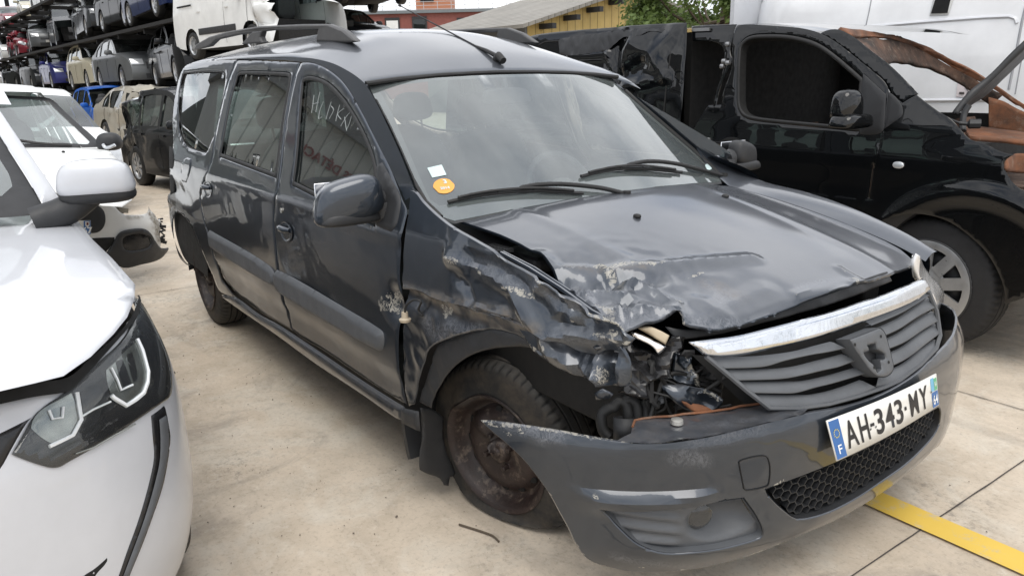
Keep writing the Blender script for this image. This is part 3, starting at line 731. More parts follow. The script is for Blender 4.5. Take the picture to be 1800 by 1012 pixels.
def disp_hood(u, v):
    r = math.hypot(u-hxy[0], v-hxy[1]); w = math.exp(-(r/.26)**2); w2 = sstep(.28, .62, u)*.10
    d = sum(f(u, v) for f in dl)*.35+crh(u, v)*(w+w2*.35)+fhood(u, v)
    d += -.010*sstep(.50, .70, u)*.0
    for yy in (-.42, .42): d += .004*math.exp(-((v-yy*(1-.1*u))/.03)**2)           # pressed ridges
    return d
S8 = lambda L: cv(760, 280, 2.045, L)
scrH = lines_attr(HOOD, [(S8([(590, 385), (625, 398), (650, 420)]), .016, 1), (S8([(645, 388), (700, 382), (785, 381)]), .016, 1.1), (S8([(785, 381), (845, 377)]), .005, 1), (S8([(600, 520), (640, 545), (650, 590)]), .014, .9),
    (S8([(870, 520), (895, 518)]), .006, .9), (S8([(1520, 430), (1535, 455)]), .008, 1), (S8([(925, 420), (970, 400)]), .007, .8), (S8([(1470, 395), (1520, 430)]), .006, .6), (S8([(1310, 492), (1335, 490)]), .005, .9), (S8([(880, 565), (895, 590)]), .01, 1.)])
scuH = lines_attr(HOOD, [(S8([(560, 500), (640, 560), (700, 590)]), .03, .9), (S8([(990, 440), (1030, 470), (1090, 480), (1030, 510)]), .03, .5), (S8([(480, 470), (560, 480), (640, 440)]), .02, .6), (S8([(1310, 460), (1440, 430)]), .012, .6), (S8([(700, 560), (880, 570), (1000, 595), (1100, 585)]), .02, .7)])
mudH = lines_attr(HOOD, [(S8([(1000, 440), (1060, 470), (1090, 480)]), .035, .4), (S8([(480, 385), (600, 400), (760, 395)]), .012, .5)])
bonnet = patch('bonnet', HOOD, bon_uv, 'grey_paint', car, space='uv', curve=False, crease=27, step=.0105, disp=disp_hood, attrs={'scr': scrH, 'scuff': scuH, 'mud': mudH}, hem=.006, th=.006)
for q in [(1120, 382), (1302, 352)]:                                   # washer jets
    p = HOOD.P(*hc(*q)) if q[0] < 1200 else Vector((-.0, .38, g_hood(0, .38)))
    mb = MB(); superell(mb, p+Vector((0, 0, .004)), (.014, .011, .008), .8, 12, 8); mb.build('washer_jet', 'rubber', bonnet)
# far-side wing top, rising past the bonnet edge
rows = []
for i, x in enumerate(np.linspace(-.42, .60, 26)):
    zw = interp(x, [-.42, -.33, -.2, 0, .2, .45, .60], [1.10, 1.02, .965, .94, .905, .845, .80]); yo = -g_side(x, zw); yi = interp(x, [-.45, -.2, .12, .45, .6], [.70, .665, .715, .728, .70])
    zi = g_hood(x, yi) if x > -.25 else zw
    rows.append([(x, yi+(yo-yi)*t, zi+(zw-zi)*t+.010*math.sin(PI*t)) for t in (0, .25, .5, .75, 1)])
mb = MB(); mb.grid(rows); mb.build('front_wing_edge', 'grey_paint', [o for o in car.children if o.name == 'front_wing'][0])
# ------------------------------------------------------------------ front end of the estate car
PL = [(-.02, -.93), (.3, -.91), (.55, -.80), (.72, -.6), (.81, -.35), (.845, 0), (.84, .32), (.795, .60), (.68, .82), (.47, .925), (.1, .94)]
PT = [math.atan2(y, x+.3) for x, y in PL]; PR = [math.hypot(x+.3, y) for x, y in PL]
def bz(z): return interp(z, [.10, .17, .24, .34, .395, .42, .45, .50, .545, .60, .66], [-.10, -.045, -.012, -.002, .002, .003, .003, .002, -.004, -.028, -.05])
def g_b(th, z): return interp(th, PT, PR)+bz(z)
BUMP = Surf('polar', g_b, 1, cx=-.3, rs=1.05, t=(.8, 4, 360))
def g_g(th, z): return interp(th, PT, PR)-.025-.30*(z-.56)
GR = Surf('polar', g_g, 1, cx=-.3, rs=1.05, t=(.8, 4, 360))
B1 = lambda L: cv(1000, 640, 2.25, L)
C7 = lambda L: cv(640, 600, 2.456, L)
C8 = lambda L: cv(1150, 440, 2.812, L)
C6 = lambda L: cv(640, 400, 2.811, L)
C4 = lambda L: cv(1000, 540, 4.217, L)
C2 = lambda L: cv(700, 600, 2.975, L)
C3 = lambda L: cv(1500, 400, 3.373, L)
def wall(name, surf, uvl, o0, o1, mat, par, close=True, mirror=False):
    L = resample(uvl, .02); rows = [[surf.P(u, v, o0) for u, v in L], [surf.P(u, v, o1) for u, v in L]]
    if mirror: rows = [[Vector((p.x, -p.y, p.z)) for p in r] for r in rows]
    mb = MB(); mb.grid(rows, close=close); return mb.build(name, mat, par)
bh = BUMP.hit
fog = C7([(1030, 720)])+B1([(130, 572), (250, 577), (400, 566), (560, 548), (690, 532), (715, 565), (742, 605), (765, 660), (755, 685), (700, 703), (600, 728), (500, 741), (380, 745), (280, 712), (205, 648), (160, 600)])[1:]
lowg = B1([(780, 497), (860, 468), (960, 430), (1060, 390), (1200, 325), (1330, 250), (1465, 172), (1470, 200), (1455, 262), (1400, 330), (1330, 395), (1250, 452), (1150, 520), (1050, 573), (960, 603), (900, 606), (860, 580), (820, 545)])
bump_px = [(842, 738), (868, 738.5), (901, 743), (950, 750), (994, 757), (1047, 767), (1108, 775), (1169, 775), (1210, 770), (1250, 763), (1329, 744), (1413, 724), (1489, 711), (1551, 690), (1600, 662), (1630, 635)]
bump_low = [(1640, 791), (1578, 846), (1489, 904), (1400, 944), (1311, 979), (1222, 1000), (1129, 1006), (1076, 999), (1031, 983), (1010, 955), (998, 930), (980, 897), (962, 865), (925, 816), (900, 790), (868, 763)]
bu = [bh(*p) for p in cr_smooth(bump_px, closed=False)]; bl = [bh(*p) for p in cr_smooth(bump_low, closed=False)]
u1, v1 = bu[-1]; u2 = PT[-1]*1.05
lt = [(PT[8]*1.05*.93, .615), (PT[8]*1.05, .612), (PT[9]*1.05, .60), (u2-.25, .585), (u2-.05, .575), (u2-.06, .45), (u2-.12, .30), (u2-.35, .215), (PT[8]*1.05, .205), (PT[7]*1.05, .20)]
lt = [p for p in lt if p[0] > bu[-1][0]+.02 or p[1] < .4]
bout = bu+[p for p in lt if p[0] > min(bu[-1][0], bl[0][0])]+bl
cbm = crumple(.004, 7, 9, .5)
crl = [bh(*p) for p in C7([(880, 612), (960, 640)])+B1([(100, 500), (250, 511), (330, 512), (480, 500), (560, 490), (640, 474)])]; crx = [p[0] for p in crl]; cry = [p[1] for p in crl]
def disp_b(u, v):
    q = interp(u, crx, cry)-v; e = sstep(crx[0]-.02, crx[0]+.10, u)*sstep(crx[-1]-.005, crx[-1]-.09, u)
    return .019*sstep(-.003, .013, q)*(1-sstep(.016, .085, q))*e+ cbm(u, v)*(.25+1.2*sstep(-.95, -1.35, u))
sB = lines_attr(BUMP, [(C7([(495, 338), (560, 345), (640, 352)]), .012, 1), (C7([(640, 352), (780, 375), (870, 388), (1000, 412)]), .005, .9), (C7([(1000, 412), (1150, 432), (1300, 432), (1480, 400)]), .005, .75), (C7([(985, 645), (1005, 655)]), .006, 1), (C7([(610, 400), (680, 395)]), .006, .7),
    (B1([(815, 480), (865, 455)]), .006, .8), (B1([(690, 765), (740, 748), (790, 730), (850, 705)]), .008, .9), (B1([(440, 812), (560, 822)]), .008, .8), (B1([(230, 810), (300, 800)]), .006, .5), (B1([(100, 515), (110, 513)]), .005, 1), (B1([(900, 525), (925, 490)]), .003, .9)])
scB = lines_attr(BUMP, [(C7([(600, 350), (760, 380), (840, 400)]), .02, .8), (C7([(1380, 490), (1450, 510)]), .02, .7), (C7([(760, 420), (800, 415)]), .012, .9), (B1([(420, 370), (540, 380)]), .02, .5), (B1([(500, 300), (640, 270), (760, 240)]), .02, .7), (B1([(180, 760), (500, 800), (800, 720)]), .015, .5)])
bumper = patch('front_bumper', BUMP, bout, 'grey_paint', car, holes=[[bh(*p) for p in cr_smooth(fog)], [bh(*p) for p in cr_smooth(lowg)]], space='uv', hspace='uv', curve=False, step=.0125, crease=24, disp=disp_b, hem=.004, th=.005, attrs={'scr': sB, 'scuff': scB})
M['rack_lampgrey'] = plain('fog_reflector', (.045, .045, .05), .2, .7)
# fog insert with its lamp bowl
fuv = [bh(*p) for p in cr_smooth(fog)]
wall('fog_surround_edge', BUMP, fuv, -.002, -.028, 'grey_plastic', bumper)
fc = bh(*B1([(625, 632)])[0]); fl = bh(*B1([(540, 638)])[0]); flh = (.058, .062)
def d_fog(u, v):
    q = math.hypot((u-fc[0])/.098, (v-fc[1])/.062); d = -.055*(1-q**2) if q < 1 else 0
    if u < fc[0]-.09: d += .006*math.sin((v*1.0+u*.18)*170)*sstep(fc[0]-.09, fc[0]-.13, u)
    return d
fi = patch('fog_lamp_surround', BUMP, fuv, 'grey_plastic', car, space='uv', curve=False, step=.008, off=-.020, disp=d_fog, hem=0)
p = BUMP.P(fl[0], fl[1], -.036); n = BUMP.normal(*fl); q = Vector((0, -1, 0)).rotation_difference(n); mb = MB()
mb.lathe([(-.010, .0), (-.009, .018), (-.004, .030), (.0, .036), (.02, .038)], 28, Matrix.Translation(p) @ q.to_matrix().to_4x4()); mb.build('fog_lamp', 'lens_clear', fi)
mb = MB(); mb.lathe([(.012, .0), (.004, .026), (.002, .035)], 28, Matrix.Translation(p) @ q.to_matrix().to_4x4()); mb.build('fog_lamp_reflector', 'rack_lampgrey', fi)
# towing cover outline
tw = B1([(672, 385), (690, 375), (765, 360), (785, 368), (795, 410), (790, 470), (780, 482), (705, 497), (692, 490), (676, 410)])
mb = MB(); P = [BUMP.P(*bh(*q), .0012) for q in cr_smooth(tw)]; mb.tube(P+[P[0]], .0016, 5); mb.build('towing_cover', 'dark', bumper)
# lower grille: a honeycomb of thin walls in front of a dark cavity
luv = [bh(*p) for p in cr_smooth(lowg)]
wall('lower_grille_edge', BUMP, luv, -.002, -.05, 'plastic', bumper)
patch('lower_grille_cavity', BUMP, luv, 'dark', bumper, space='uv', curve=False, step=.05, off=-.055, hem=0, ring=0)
A = np.array(luv); mb = MB(); s = .0165; h = s*math.sqrt(3)
lx0, ly0 = A.min(0); lx1, ly1 = A.max(0); seen = set()
for i in range(int((lx1-lx0)/(1.5*s))+3):
    for j in range(int((ly1-ly0)/h)+3):
        cx_ = lx0+i*1.5*s; cy_ = ly0+(j+(.5 if i % 2 else 0))*h
        ang = [(cx_+s*math.cos(k*PI/3), (cy_+s*math.sin(k*PI/3))) for k in range(6)]
        for k in range(6):
            a, b = ang[k], ang[(k+1) % 6]; key = tuple(sorted(((round(a[0], 4), round(a[1], 4)), (round(b[0], 4), round(b[1], 4)))))
            if key in seen: continue
            seen.add(key); X = np.array([a[0], b[0]]); Y = np.array([a[1], b[1]])
            if not inside(luv, X, Y).all(): continue
            fa = [BUMP.P(a[0], a[1], o) for o in (-.014, -.040)]; fb = [BUMP.P(b[0], b[1], o) for o in (-.014, -.040)]
            w = .0022; dn = Vector((b[0]-a[0], b[1]-a[1])); dn = Vector((-dn.y, dn.x)).normalized()*w
            fa2 = [BUMP.P(a[0]+dn.x, a[1]+dn.y, o) for o in (-.014, -.040)]; fb2 = [BUMP.P(b[0]+dn.x, b[1]+dn.y, o) for o in (-.014, -.040)]
            mb.add([fa[0], fb[0], fb2[0], fa2[0], fa[1], fb[1], fb2[1], fa2[1]], [(0, 1, 2, 3), (0, 4, 5, 1), (3, 2, 6, 7)])
mb.build('lower_grille', 'plastic', bumper, smooth=False)
# bumper ledge behind its top edge
LED = Surf('top', lambda x, y: .575+.02*(x-.6)-.012*math.cos(y*6), 1, t=(.8, 4, 300))
led = [(1085, 773), (1109, 762), (1112, 750), (1118, 740), (1154, 735), (1201, 730), (1237, 727), (1273, 722), (1300, 716), (1335, 712), (1420, 716), (1413, 726), (1329, 747), (1250, 765), (1169, 778), (1120, 778)]
led_s = lines_attr(LED, [([(1150, 745), (1260, 745)], .02, .4), ([(1240, 750), (1330, 735)], .02, .6)])
patch('bumper_ledge', LED, led, 'grey_paint', bumper, step=.012, disp=crumple(.005, 9, 5), attrs={'scuff': led_s, 'mud': lambda U, V: U*0+.18}, hem=0)
mb = MB(); P = [LED.P(*LED.hit(*q), .004) for q in [(1112, 752), (1116, 741), (1130, 738), (1154, 735), (1180, 734), (1201, 730), (1237, 727), (1273, 722), (1285, 720), (1300, 716), (1335, 712)]]
mb.tube(P, .0032, 6); mb.build('torn_rusty_edge', 'rust', bumper)
p = LED.P(*LED.hit(1190, 746), .004); mb = MB(); mb.tube([p, p+Vector((0, 0, .010)), p+Vector((0, 0, .012))], [.016, .015, .009], 12); mb.build('bolt', 'zinc', bumper)
# --- grille
gh = GR.hit
gr_out = C8([(250, 522), (380, 523), (550, 491), (800, 432), (1050, 347), (1250, 267), (1345, 202), (1385, 300), (1402, 420), (1382, 482), (1300, 565), (1200, 640), (1130, 672), (1000, 716), (850, 757), (700, 777), (560, 776), (450, 690), (350, 605)])
gaps = [[(478, 518), (650, 484), (760, 455), (850, 444), (800, 470), (690, 500), (560, 520)], [(528, 577), (640, 545), (760, 518), (850, 504), (893, 515), (800, 548), (690, 575), (600, 584)],
        [(610, 637), (720, 618), (830, 592), (905, 576), (948, 592), (860, 620), (740, 645), (650, 647)], [(690, 706), (790, 677), (880, 655), (945, 640), (985, 655), (910, 684), (800, 710), (730, 714)],
        [(1072, 378), (1180, 325), (1255, 285), (1303, 255), (1300, 278), (1210, 338), (1095, 394)], [(1098, 437), (1190, 395), (1290, 330), (1340, 308), (1310, 345), (1210, 412), (1106, 456)],
        [(1118, 500), (1220, 458), (1320, 392), (1345, 375), (1325, 408), (1230, 480), (1122, 522)], [(1130, 588), (1230, 540), (1330, 465), (1345, 450), (1325, 490), (1235, 562), (1133, 604)]]
groove = [[gh(*q) for q in C8(L)] for L in ([(340, 583), (530, 578), (690, 578), (893, 515)], [(415, 643), (610, 643), (740, 643), (948, 592)], [(490, 706), (690, 712), (800, 709), (985, 655)], [(350, 524), (478, 520), (700, 490), (850, 446)],
                                            [(1095, 392), (1210, 338), (1300, 278), (1355, 225)], [(1106, 456), (1210, 412), (1310, 345), (1378, 290)], [(1122, 520), (1230, 480), (1325, 408), (1392, 350)], [(1133, 602), (1235, 562), (1325, 490), (1402, 410)])]
def d_gr(u, v):
    d = 0
    for i, L in enumerate(groove):
        a, b = L[0], L[-1]
        if not (a[0]-.01 < u < b[0]+.02): continue
        for k in range(len(L)-1):
            if L[k][0] <= u <= L[k+1][0] or (k == len(L)-2 and u > L[k][0]):
                t = (u-L[k][0])/max(1e-6, L[k+1][0]-L[k][0]); vv = L[k][1]+(L[k+1][1]-L[k][1])*t; q = v-vv
                if 0 <= q < .026: d = max(d, .020*(1-q/.026))     # each slat's lower lip stands proud
                elif -.006 < q < 0: d = min(d, -.012)
                break
    return d
slats = [([(262, 524), (380, 526), (520, 521), (690, 500), (800, 472), (885, 450)], [(345, 583), (528, 576), (640, 545), (760, 518), (850, 503), (935, 485)]),
 ([(348, 585), (470, 585), (600, 584), (700, 573), (800, 548), (940, 512)], [(412, 642), (610, 636), (720, 618), (830, 592), (905, 575), (985, 545)]),
 ([(415, 645), (540, 648), (650, 647), (740, 645), (860, 620), (1000, 580)], [(488, 704), (600, 706), (690, 704), (790, 677), (880, 655), (1035, 608)]),
 ([(492, 708), (600, 712), (730, 714), (800, 710), (910, 684), (1030, 640)], [(560, 774), (700, 775), (850, 755), (950, 728), (1020, 705), (1085, 678)]),
 ([(1050, 350), (1150, 312), (1250, 270), (1345, 205)], [(1062, 374), (1180, 325), (1255, 285), (1352, 224)]), ([(1080, 396), (1210, 338), (1300, 278), (1362, 235)], [(1088, 438), (1190, 395), (1290, 330), (1377, 285)]),
 ([(1095, 460), (1210, 412), (1310, 345), (1385, 298)], [(1108, 502), (1220, 458), (1320, 392), (1394, 350)]), ([(1112, 526), (1230, 480), (1325, 408), (1398, 360)], [(1122, 590), (1230, 540), (1330, 465), (1402, 410)]),
 ([(1120, 608), (1235, 562), (1325, 490), (1400, 438)], [(1080, 676), (1200, 641), (1300, 564), (1384, 482)])]
mb = MB()
for U_, L_ in slats:
    def crv(L): q = smooth3([(a, b, 0) for a, b in L], 8); return [gh(*C8([(p.x, p.y)])[0]) for p in q]
    a = crv(U_); b = crv(L_); m = 26; pick = lambda c, i: (lambda f: (c[int(f)][0]+(c[min(int(f)+1, len(c)-1)][0]-c[int(f)][0])*(f-int(f)), c[int(f)][1]+(c[min(int(f)+1, len(c)-1)][1]-c[int(f)][1])*(f-int(f))))(i*(len(c)-1)/(m-1))
    rows = []
    for t_, o_ in ((.0, -.010), (.12, -.003), (.55, .003), (.88, .008), (.97, .007), (1.0, .002), (.985, -.014)):
        r = []
        for i in range(m):
            p, q = pick(a, i), pick(b, i); r.append(GR.P(p[0]+(q[0]-p[0])*t_, p[1]+(q[1]-p[1])*t_, o_))
        rows.append(r)
    mb.grid(rows)
for L in ([(250, 522), (350, 605), (450, 690), (560, 776), (700, 778), (850, 758), (1000, 718), (1130, 674), (1200, 642), (1300, 567), (1382, 484), (1402, 420), (1385, 300), (1345, 202)],): mb.tube([GR.P(*gh(*q), .006) for q in C8(L)], .007, 6)
grille = mb.build('grille', 'grey_plastic', car, ang=50)
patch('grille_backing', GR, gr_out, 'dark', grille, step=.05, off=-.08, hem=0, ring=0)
chrome_px = C8([(165, 452), (280, 438), (400, 421), (550, 385), (700, 346), (900, 291), (1000, 257), (1100, 226), (1200, 186), (1310, 140), (1332, 165), (1342, 201), (1250, 266), (1050, 346), (800, 431), (550, 491), (380, 524), (250, 522), (205, 488)])
cgr = crumple(.0025, 16, 2)
t = NT('scuffed_chrome'); sc_f = t.ramp(t.noise(11, 9, .78, dist=2.2), (.505, 0.), (.515, .55), (.525, 0.)); cc = t.mix(sc_f, (.70, .72, .75), (.10, .09, .08)); M['chrome_strip'] = t.bsdf(cc, t.ramp(t.noise(30, 5), (.35, .10), (.7, .22)), 1.0)
patch('chrome_strip', GR, chrome_px, 'chrome_strip', grille, step=.012, off=.018, disp=lambda u, v: cgr(u, v)*(.35 if u < -.25 else .0), hem=.010, ring=.008, th=.005)
# badge carrier without its badge
bd = C8([(912, 440), (985, 412), (1058, 383), (1084, 402), (1104, 460), (1122, 530), (1130, 575), (1120, 605), (1090, 625), (1050, 622), (1015, 595), (985, 555), (945, 500)])
star = C8([(985, 505), (1005, 500), (1010, 488), (1003, 470), (1040, 462), (1045, 490), (1062, 500), (1085, 512), (1088, 535), (1062, 540), (1070, 585), (1050, 600), (1030, 560), (1010, 545), (990, 520)])
buv = [gh(*q) for q in cr_smooth(bd)]
bc = patch('badge_carrier', GR, buv, 'grey_plastic', car, holes=[[gh(*q) for q in star]], space='uv', hspace='uv', curve=False, step=.010, off=.034, hem=.004, th=.004)
wall('badge_carrier_edge', GR, buv, .032, -.01, 'grey_plastic', bc); suv2 = [gh(*q) for q in star]
wall('badge_socket', GR, suv2, .032, .004, 'grey_plastic', bc); patch('badge_socket_floor', GR, suv2, 'plastic', bc, space='uv', curve=False, step=.02, off=.006, hem=0, ring=0)
mb = MB()
for q in C8([(935, 466), (1063, 426), (1030, 577), (1101, 552)]):
    p = GR.P(*gh(*q), .0345); n = GR.normal(*gh(*q)); mb.lathe([(-.0005, 0), (-.0005, .0045)], 10, Matrix.Translation(p) @ Vector((0, -1, 0)).rotation_difference(n).to_matrix().to_4x4())
mb.build('screw_hole', 'dark', bc)
# dark radiator space behind the grille and below the bonnet edge
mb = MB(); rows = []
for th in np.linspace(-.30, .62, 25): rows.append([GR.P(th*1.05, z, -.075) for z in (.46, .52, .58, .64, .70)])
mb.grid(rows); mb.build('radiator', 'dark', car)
# lock panel under the bonnet's front edge
lp_px = C8([(100, 380), (170, 450), (280, 436), (400, 419), (550, 383), (700, 344), (900, 289), (1100, 224), (1310, 138), (1290, 90), (1200, 120), (1000, 200), (800, 260), (600, 320), (400, 372), (250, 395)])
patch('lock_panel', GR, lp_px, 'plastic', car, step=.03, off=-.085, disp=crumple(.006, 9, 8), hem=0, th=.004)
# --- headlamp on the car's left (in one piece)
hlp = C3([(378, 152), (400, 163), (440, 228), (475, 305), (515, 395), (533, 470), (536, 535), (524, 600), (496, 636), (478, 540), (450, 420), (425, 345), (400, 292), (374, 240), (372, 190)])
HLS = Surf('polar', lambda th, z: interp(th, PT, PR)-.012-.35*(z-.56), 1, cx=-.3, rs=1.05, t=(.8, 4, 360))
u_a = math.atan2(.56, 1.08)*1.05; u_b = math.atan2(.80, .86)*1.05
hl_uv = [(u_a-.02, .80), (u_a+.02, .70), (u_a+.06, .645), (u_b-.04, .625), (u_b+.04, .66), (u_b+.10, .76), (u_b+.13, .84), (u_b+.02, .845), (u_a+.10, .83)]
M['lamp_body'] = plain('hazy_lamp_lens', (.74, .75, .76), .18, .35, 1.0, var=.35, scale=12)
HPL = Surf('front', lambda y, z: .70-.35*max(0, y-.50)-.15*(z-.7), 1, t=(.8, 5, 300))
hp = patch('headlamp', HPL, hlp, 'lamp_body', car, step=.012, off=.004, disp=lambda u, v: .012*math.sin(v*22), hem=.008, th=.02)
# --- number plate
pq = [(1452, 739), (1645, 656), (1650, 711), (1470, 810)]
PP = [Vector((.838, -.195, .533)), Vector((.862, .322, .548)), Vector((.872, .330, .438)), Vector((.866, -.183, .427))]
PP = []
for q, X in zip(pq, (.842, .866, .874, .868)): PP.append(onplane(q[0], q[1], 0, X))
def bil(s, t, o=0):                                                # s along the plate, t down
    p = PP[0]*(1-s)*(1-t)+PP[1]*s*(1-t)+PP[2]*s*t+PP[3]*(1-s)*t
    bow = .010*math.sin(PI*s)
    return p+Vector((bow+o, -.0*o, .35*o*0))
M['plate_white'] = plain('plate_white', (.70, .695, .66), .4, var=.13, scale=22, spec=.5)
M['plate_blue'] = plain('plate_blue', (.035, .13, .36), .35, var=.1)
M['plate_black'] = plain('plate_black', (.012, .012, .014), .5)
M['plate_green'] = plain('plate_green', (.12, .42, .22), .4); M['plate_cyan'] = plain('plate_cyan', (.16, .42, .62), .4); M['plate_star'] = plain('plate_star', (.75, .65, .12), .4); M['plate_letter'] = plain('plate_letter_white', (.78, .8, .8), .4, var=.03)
def quadpatch(name, s0, s1, t0, t1, mat, par, o=0, n=12, th=0, r=0):
    rows = [[bil(s0+(s1-s0)*i/n, t0+(t1-t0)*j/3, o) for j in range(4)] for i in range(n+1)]
    mb = MB(); mb.grid(rows); ob = mb.build(name, mat, par)
    if th: solid(ob, th, 0)
    return ob
plate = quadpatch('number_plate', 0, 1, 0, 1, 'plate_white', car, .0, 24, .003)
quadpatch('plate_band', .006, .082, .03, .97, 'plate_blue', plate, .0024)
quadpatch('plate_band', .922, .994, .50, .97, 'plate_blue', plate, .0024)
quadpatch('regional_emblem', .922, .958, .06, .47, 'plate_cyan', plate, .0024, 3); quadpatch('regional_emblem', .958, .992, .10, .47, 'plate_green', plate, .0026, 3)
def plate_text(name, txt, s, t, hgt, wid, mat, bold=0.0, o=.003):
    """text laid on the bowed plate: hgt as a fraction of plate height, wid as a fraction of its length"""
    cu = bpy.data.curves.new(name, 'FONT'); cu.body = txt; cu.size = 1; cu.offset = bold; cu.resolution_u = 5
    tmp = bpy.data.objects.new(name, cu); COL.objects.link(tmp); bpy.context.view_layer.update()
    me = bpy.data.meshes.new_from_object(tmp.evaluated_get(bpy.context.evaluated_depsgraph_get())); bpy.data.objects.remove(tmp); bpy.data.curves.remove(cu)
    co = np.array([v.co[:] for v in me.vertices]); a = co.min(0); b = co.max(0)
    for v in me.vertices:
        ss = s+((v.co.x-a[0])/(b[0]-a[0])-.5)*wid; tt = t-((v.co.y-a[1])/(b[1]-a[1])-.5)*hgt; v.co = bil(ss, tt, o)
    me.materials.clear(); me.name = name; return link(name, me, mat, plate)
for ch, s, w in (('A', .150, .090), ('H', .253, .075), ('3', .385, .072), ('4', .478, .080), ('3', .567, .072), ('M', .722, .088), ('Y', .830, .088)):
    plate_text('plate_character', ch, s, .5, .68, w, 'plate_black', .018)
quadpatch('plate_character', .305, .338, .47, .55, 'plate_black', plate, .003, 2); quadpatch('plate_character', .622, .642, .46, .56, 'plate_black', plate, .003, 2)
plate_text('country_letter', 'F', .045, .75, .22, .028, 'plate_letter', .01, .0032)
plate_text('department_number', '64', .958, .74, .30, .052, 'plate_letter', .015, .0034)
plate_text('regional_letters', 'NA', .972, .27, .16, .022, 'plate_letter', .01, .0036)
mb = MB()
for k in range(12):
    a = 2*PI*k/12; c = bil(.044+.019*math.cos(a), .36+.115*math.sin(a)*.85, .0034); mb.lathe([(0, 0), (0, .0021)], 6, Matrix.Translation(c) @ Matrix.Rotation(PI/2, 4, 'Z'))
mb.build('plate_stars', 'plate_star', plate)
mb = MB()
for s, t in ((.345, .60), (.915, .45), (.30, .60)): mb.lathe([(0, 0), (0, .0035)], 8, Matrix.Translation(bil(s, t, .0036)) @ Matrix.Rotation(PI/2, 4, 'Z'))
mb.build('plate_rivet', 'plate_black', plate)
# --- right front wing, torn and folded
wf = [(718, 333), (729, 334), (745, 354), (775, 382), (807, 404), (840, 423), (868, 439), (889, 459), (942, 485), (978, 510), (1013, 535), (1035, 551), (1055, 557), (1075, 572), (1092, 585), (1108, 600), (1100, 612), (1088, 613), (1080, 625), (1060, 622), (1040, 630), (1010, 622), (985, 606), (962, 598), (945, 585), (925, 575), (905, 566), (880, 556), (850, 549), (820, 540), (790, 533), (762, 524), (738, 513), (722, 509), (711, 508), (706, 492), (708, 470), (708, 444), (713, 395), (718, 365)]
sh = SIDE.hit
cw = crumple(.013, 6.0, 1, .9); cw2 = crumple(.006, 3, 6)
def sg_(px, py, r, d, e=1., ang=0.):
    cx, cy = sh(px, py); ca, sa = math.cos(ang), math.sin(ang)
    def f(u, v):
        a = (u-cx)*ca+(v-cy)*sa; b = -(u-cx)*sa+(v-cy)*ca; q = (a/r)**2+(b/(r*e))**2
        return d*math.exp(-q) if q < 9 else 0
    return f
dw = [sg_(820, 470, .05, -.020, 2.5, -.3), sg_(790, 435, .05, .012, 2), sg_(870, 480, .10, .020, .35, -.35), sg_(900, 520, .05, -.03, 1.5, .4), sg_(960, 545, .05, .03, 1.3, .6), sg_(1000, 570, .04, -.03, 1.5), sg_(850, 530, .04, -.02, 1.2), sg_(1050, 590, .04, .02), sg_(760, 440, .12, -.006), sg_(930, 565, .03, .02)]
ux0 = sh(850, 480)[0]; ux1 = sh(1000, 570)[0]
fwing = folds(SIDE, [(C6([(425, 148), (560, 205), (640, 240), (720, 300), (780, 400), (850, 490)]), .035, .020), (C6([(520, 170), (700, 235), (820, 320), (900, 410)]), .045, -.022), (C6([(840, 320), (880, 264), (960, 300), (1000, 390), (1020, 475)]), .024, .018),
    (C6([(900, 300), (945, 360), (1010, 400)]), .026, -.016), (C6([(880, 545), (1000, 530), (1180, 548), (1290, 580)]), .030, .018), (C6([(960, 480), (1090, 505), (1210, 515)]), .030, -.020), (C6([(1110, 430), (1170, 455), (1230, 465), (1280, 520)]), .024, .020), (C6([(460, 265), (500, 300), (520, 350)]), .022, -.014), (C6([(190, 300), (300, 335), (520, 385), (700, 425)]), .014, .010), (C6([(1050, 440), (1130, 490)]), .02, -.015)])
fflap = folds(SIDE, [(C6([(870, 560), (895, 620), (1000, 680), (1150, 740)]), .030, .022), (C6([(1020, 640), (1045, 725)]), .022, -.020), (C6([(1130, 600), (1135, 690), (1160, 780)]), .028, .026), (C6([(1240, 640), (1255, 770)]), .022, .018), (C6([(930, 560), (1060, 620), (1230, 640)]), .024, -.024), (C6([(1190, 620), (1200, 770)]), .02, -.018)])
def d_wing(u, v): return cw(u, v)*sstep(ux0, ux1, u)*.30+cw2(u, v)*.25+sum(f(u, v) for f in dw)*.30+wav(u, v)+fwing(u, v)-.03*sstep(ux1-.1, ux1+.15, u)
sW = lines_attr(SIDE, [(C6([(430, 150), (470, 165)]), .01, 1), (C6([(550, 205), (580, 220)]), .006, .9), (C6([(695, 290), (740, 310), (820, 345)]), .007, 1.0), (C6([(745, 420), (800, 475), (840, 490)]), .008, 1), (C6([(840, 310), (880, 265)]), .006, .8), (C6([(1120, 430), (1200, 470), (1280, 510)]), .008, 1), (C6([(1130, 545), (1220, 530)]), .007, 1), (C6([(1010, 470), (1020, 480)]), .006, 1), (C6([(1210, 560), (1290, 580)]), .007, 1), (C6([(700, 225), (880, 262)]), .004, .7)])
scW = lines_attr(SIDE, [(C6([(600, 200), (760, 250), (900, 300), (1080, 420)]), .045, .35), (C6([(440, 150), (620, 200)]), .015, .45), (C6([(900, 540), (1180, 560)]), .02, .4)])
muW = lines_attr(SIDE, [(C6([(200, 295), (450, 370), (700, 430), (860, 500)]), .022, .55)])
wing_o = patch('front_wing', SIDE, wf, 'grey_paint', car, crease=30, step=.0105, disp=d_wing, attrs={'scr': sW, 'scuff': scW, 'mud': muW}, hem=.006, th=.003)
low = [(709, 509), (732, 514), (764, 526), (800, 536), (836, 549), (880, 560), (915, 575), (940, 592), (962, 612), (955, 632), (940, 628), (910, 600), (871, 586), (829, 584), (782, 597), (750, 614), (737, 645), (728, 680), (722, 712), (711, 716), (704, 672), (702, 613), (703, 549), (706, 520)]
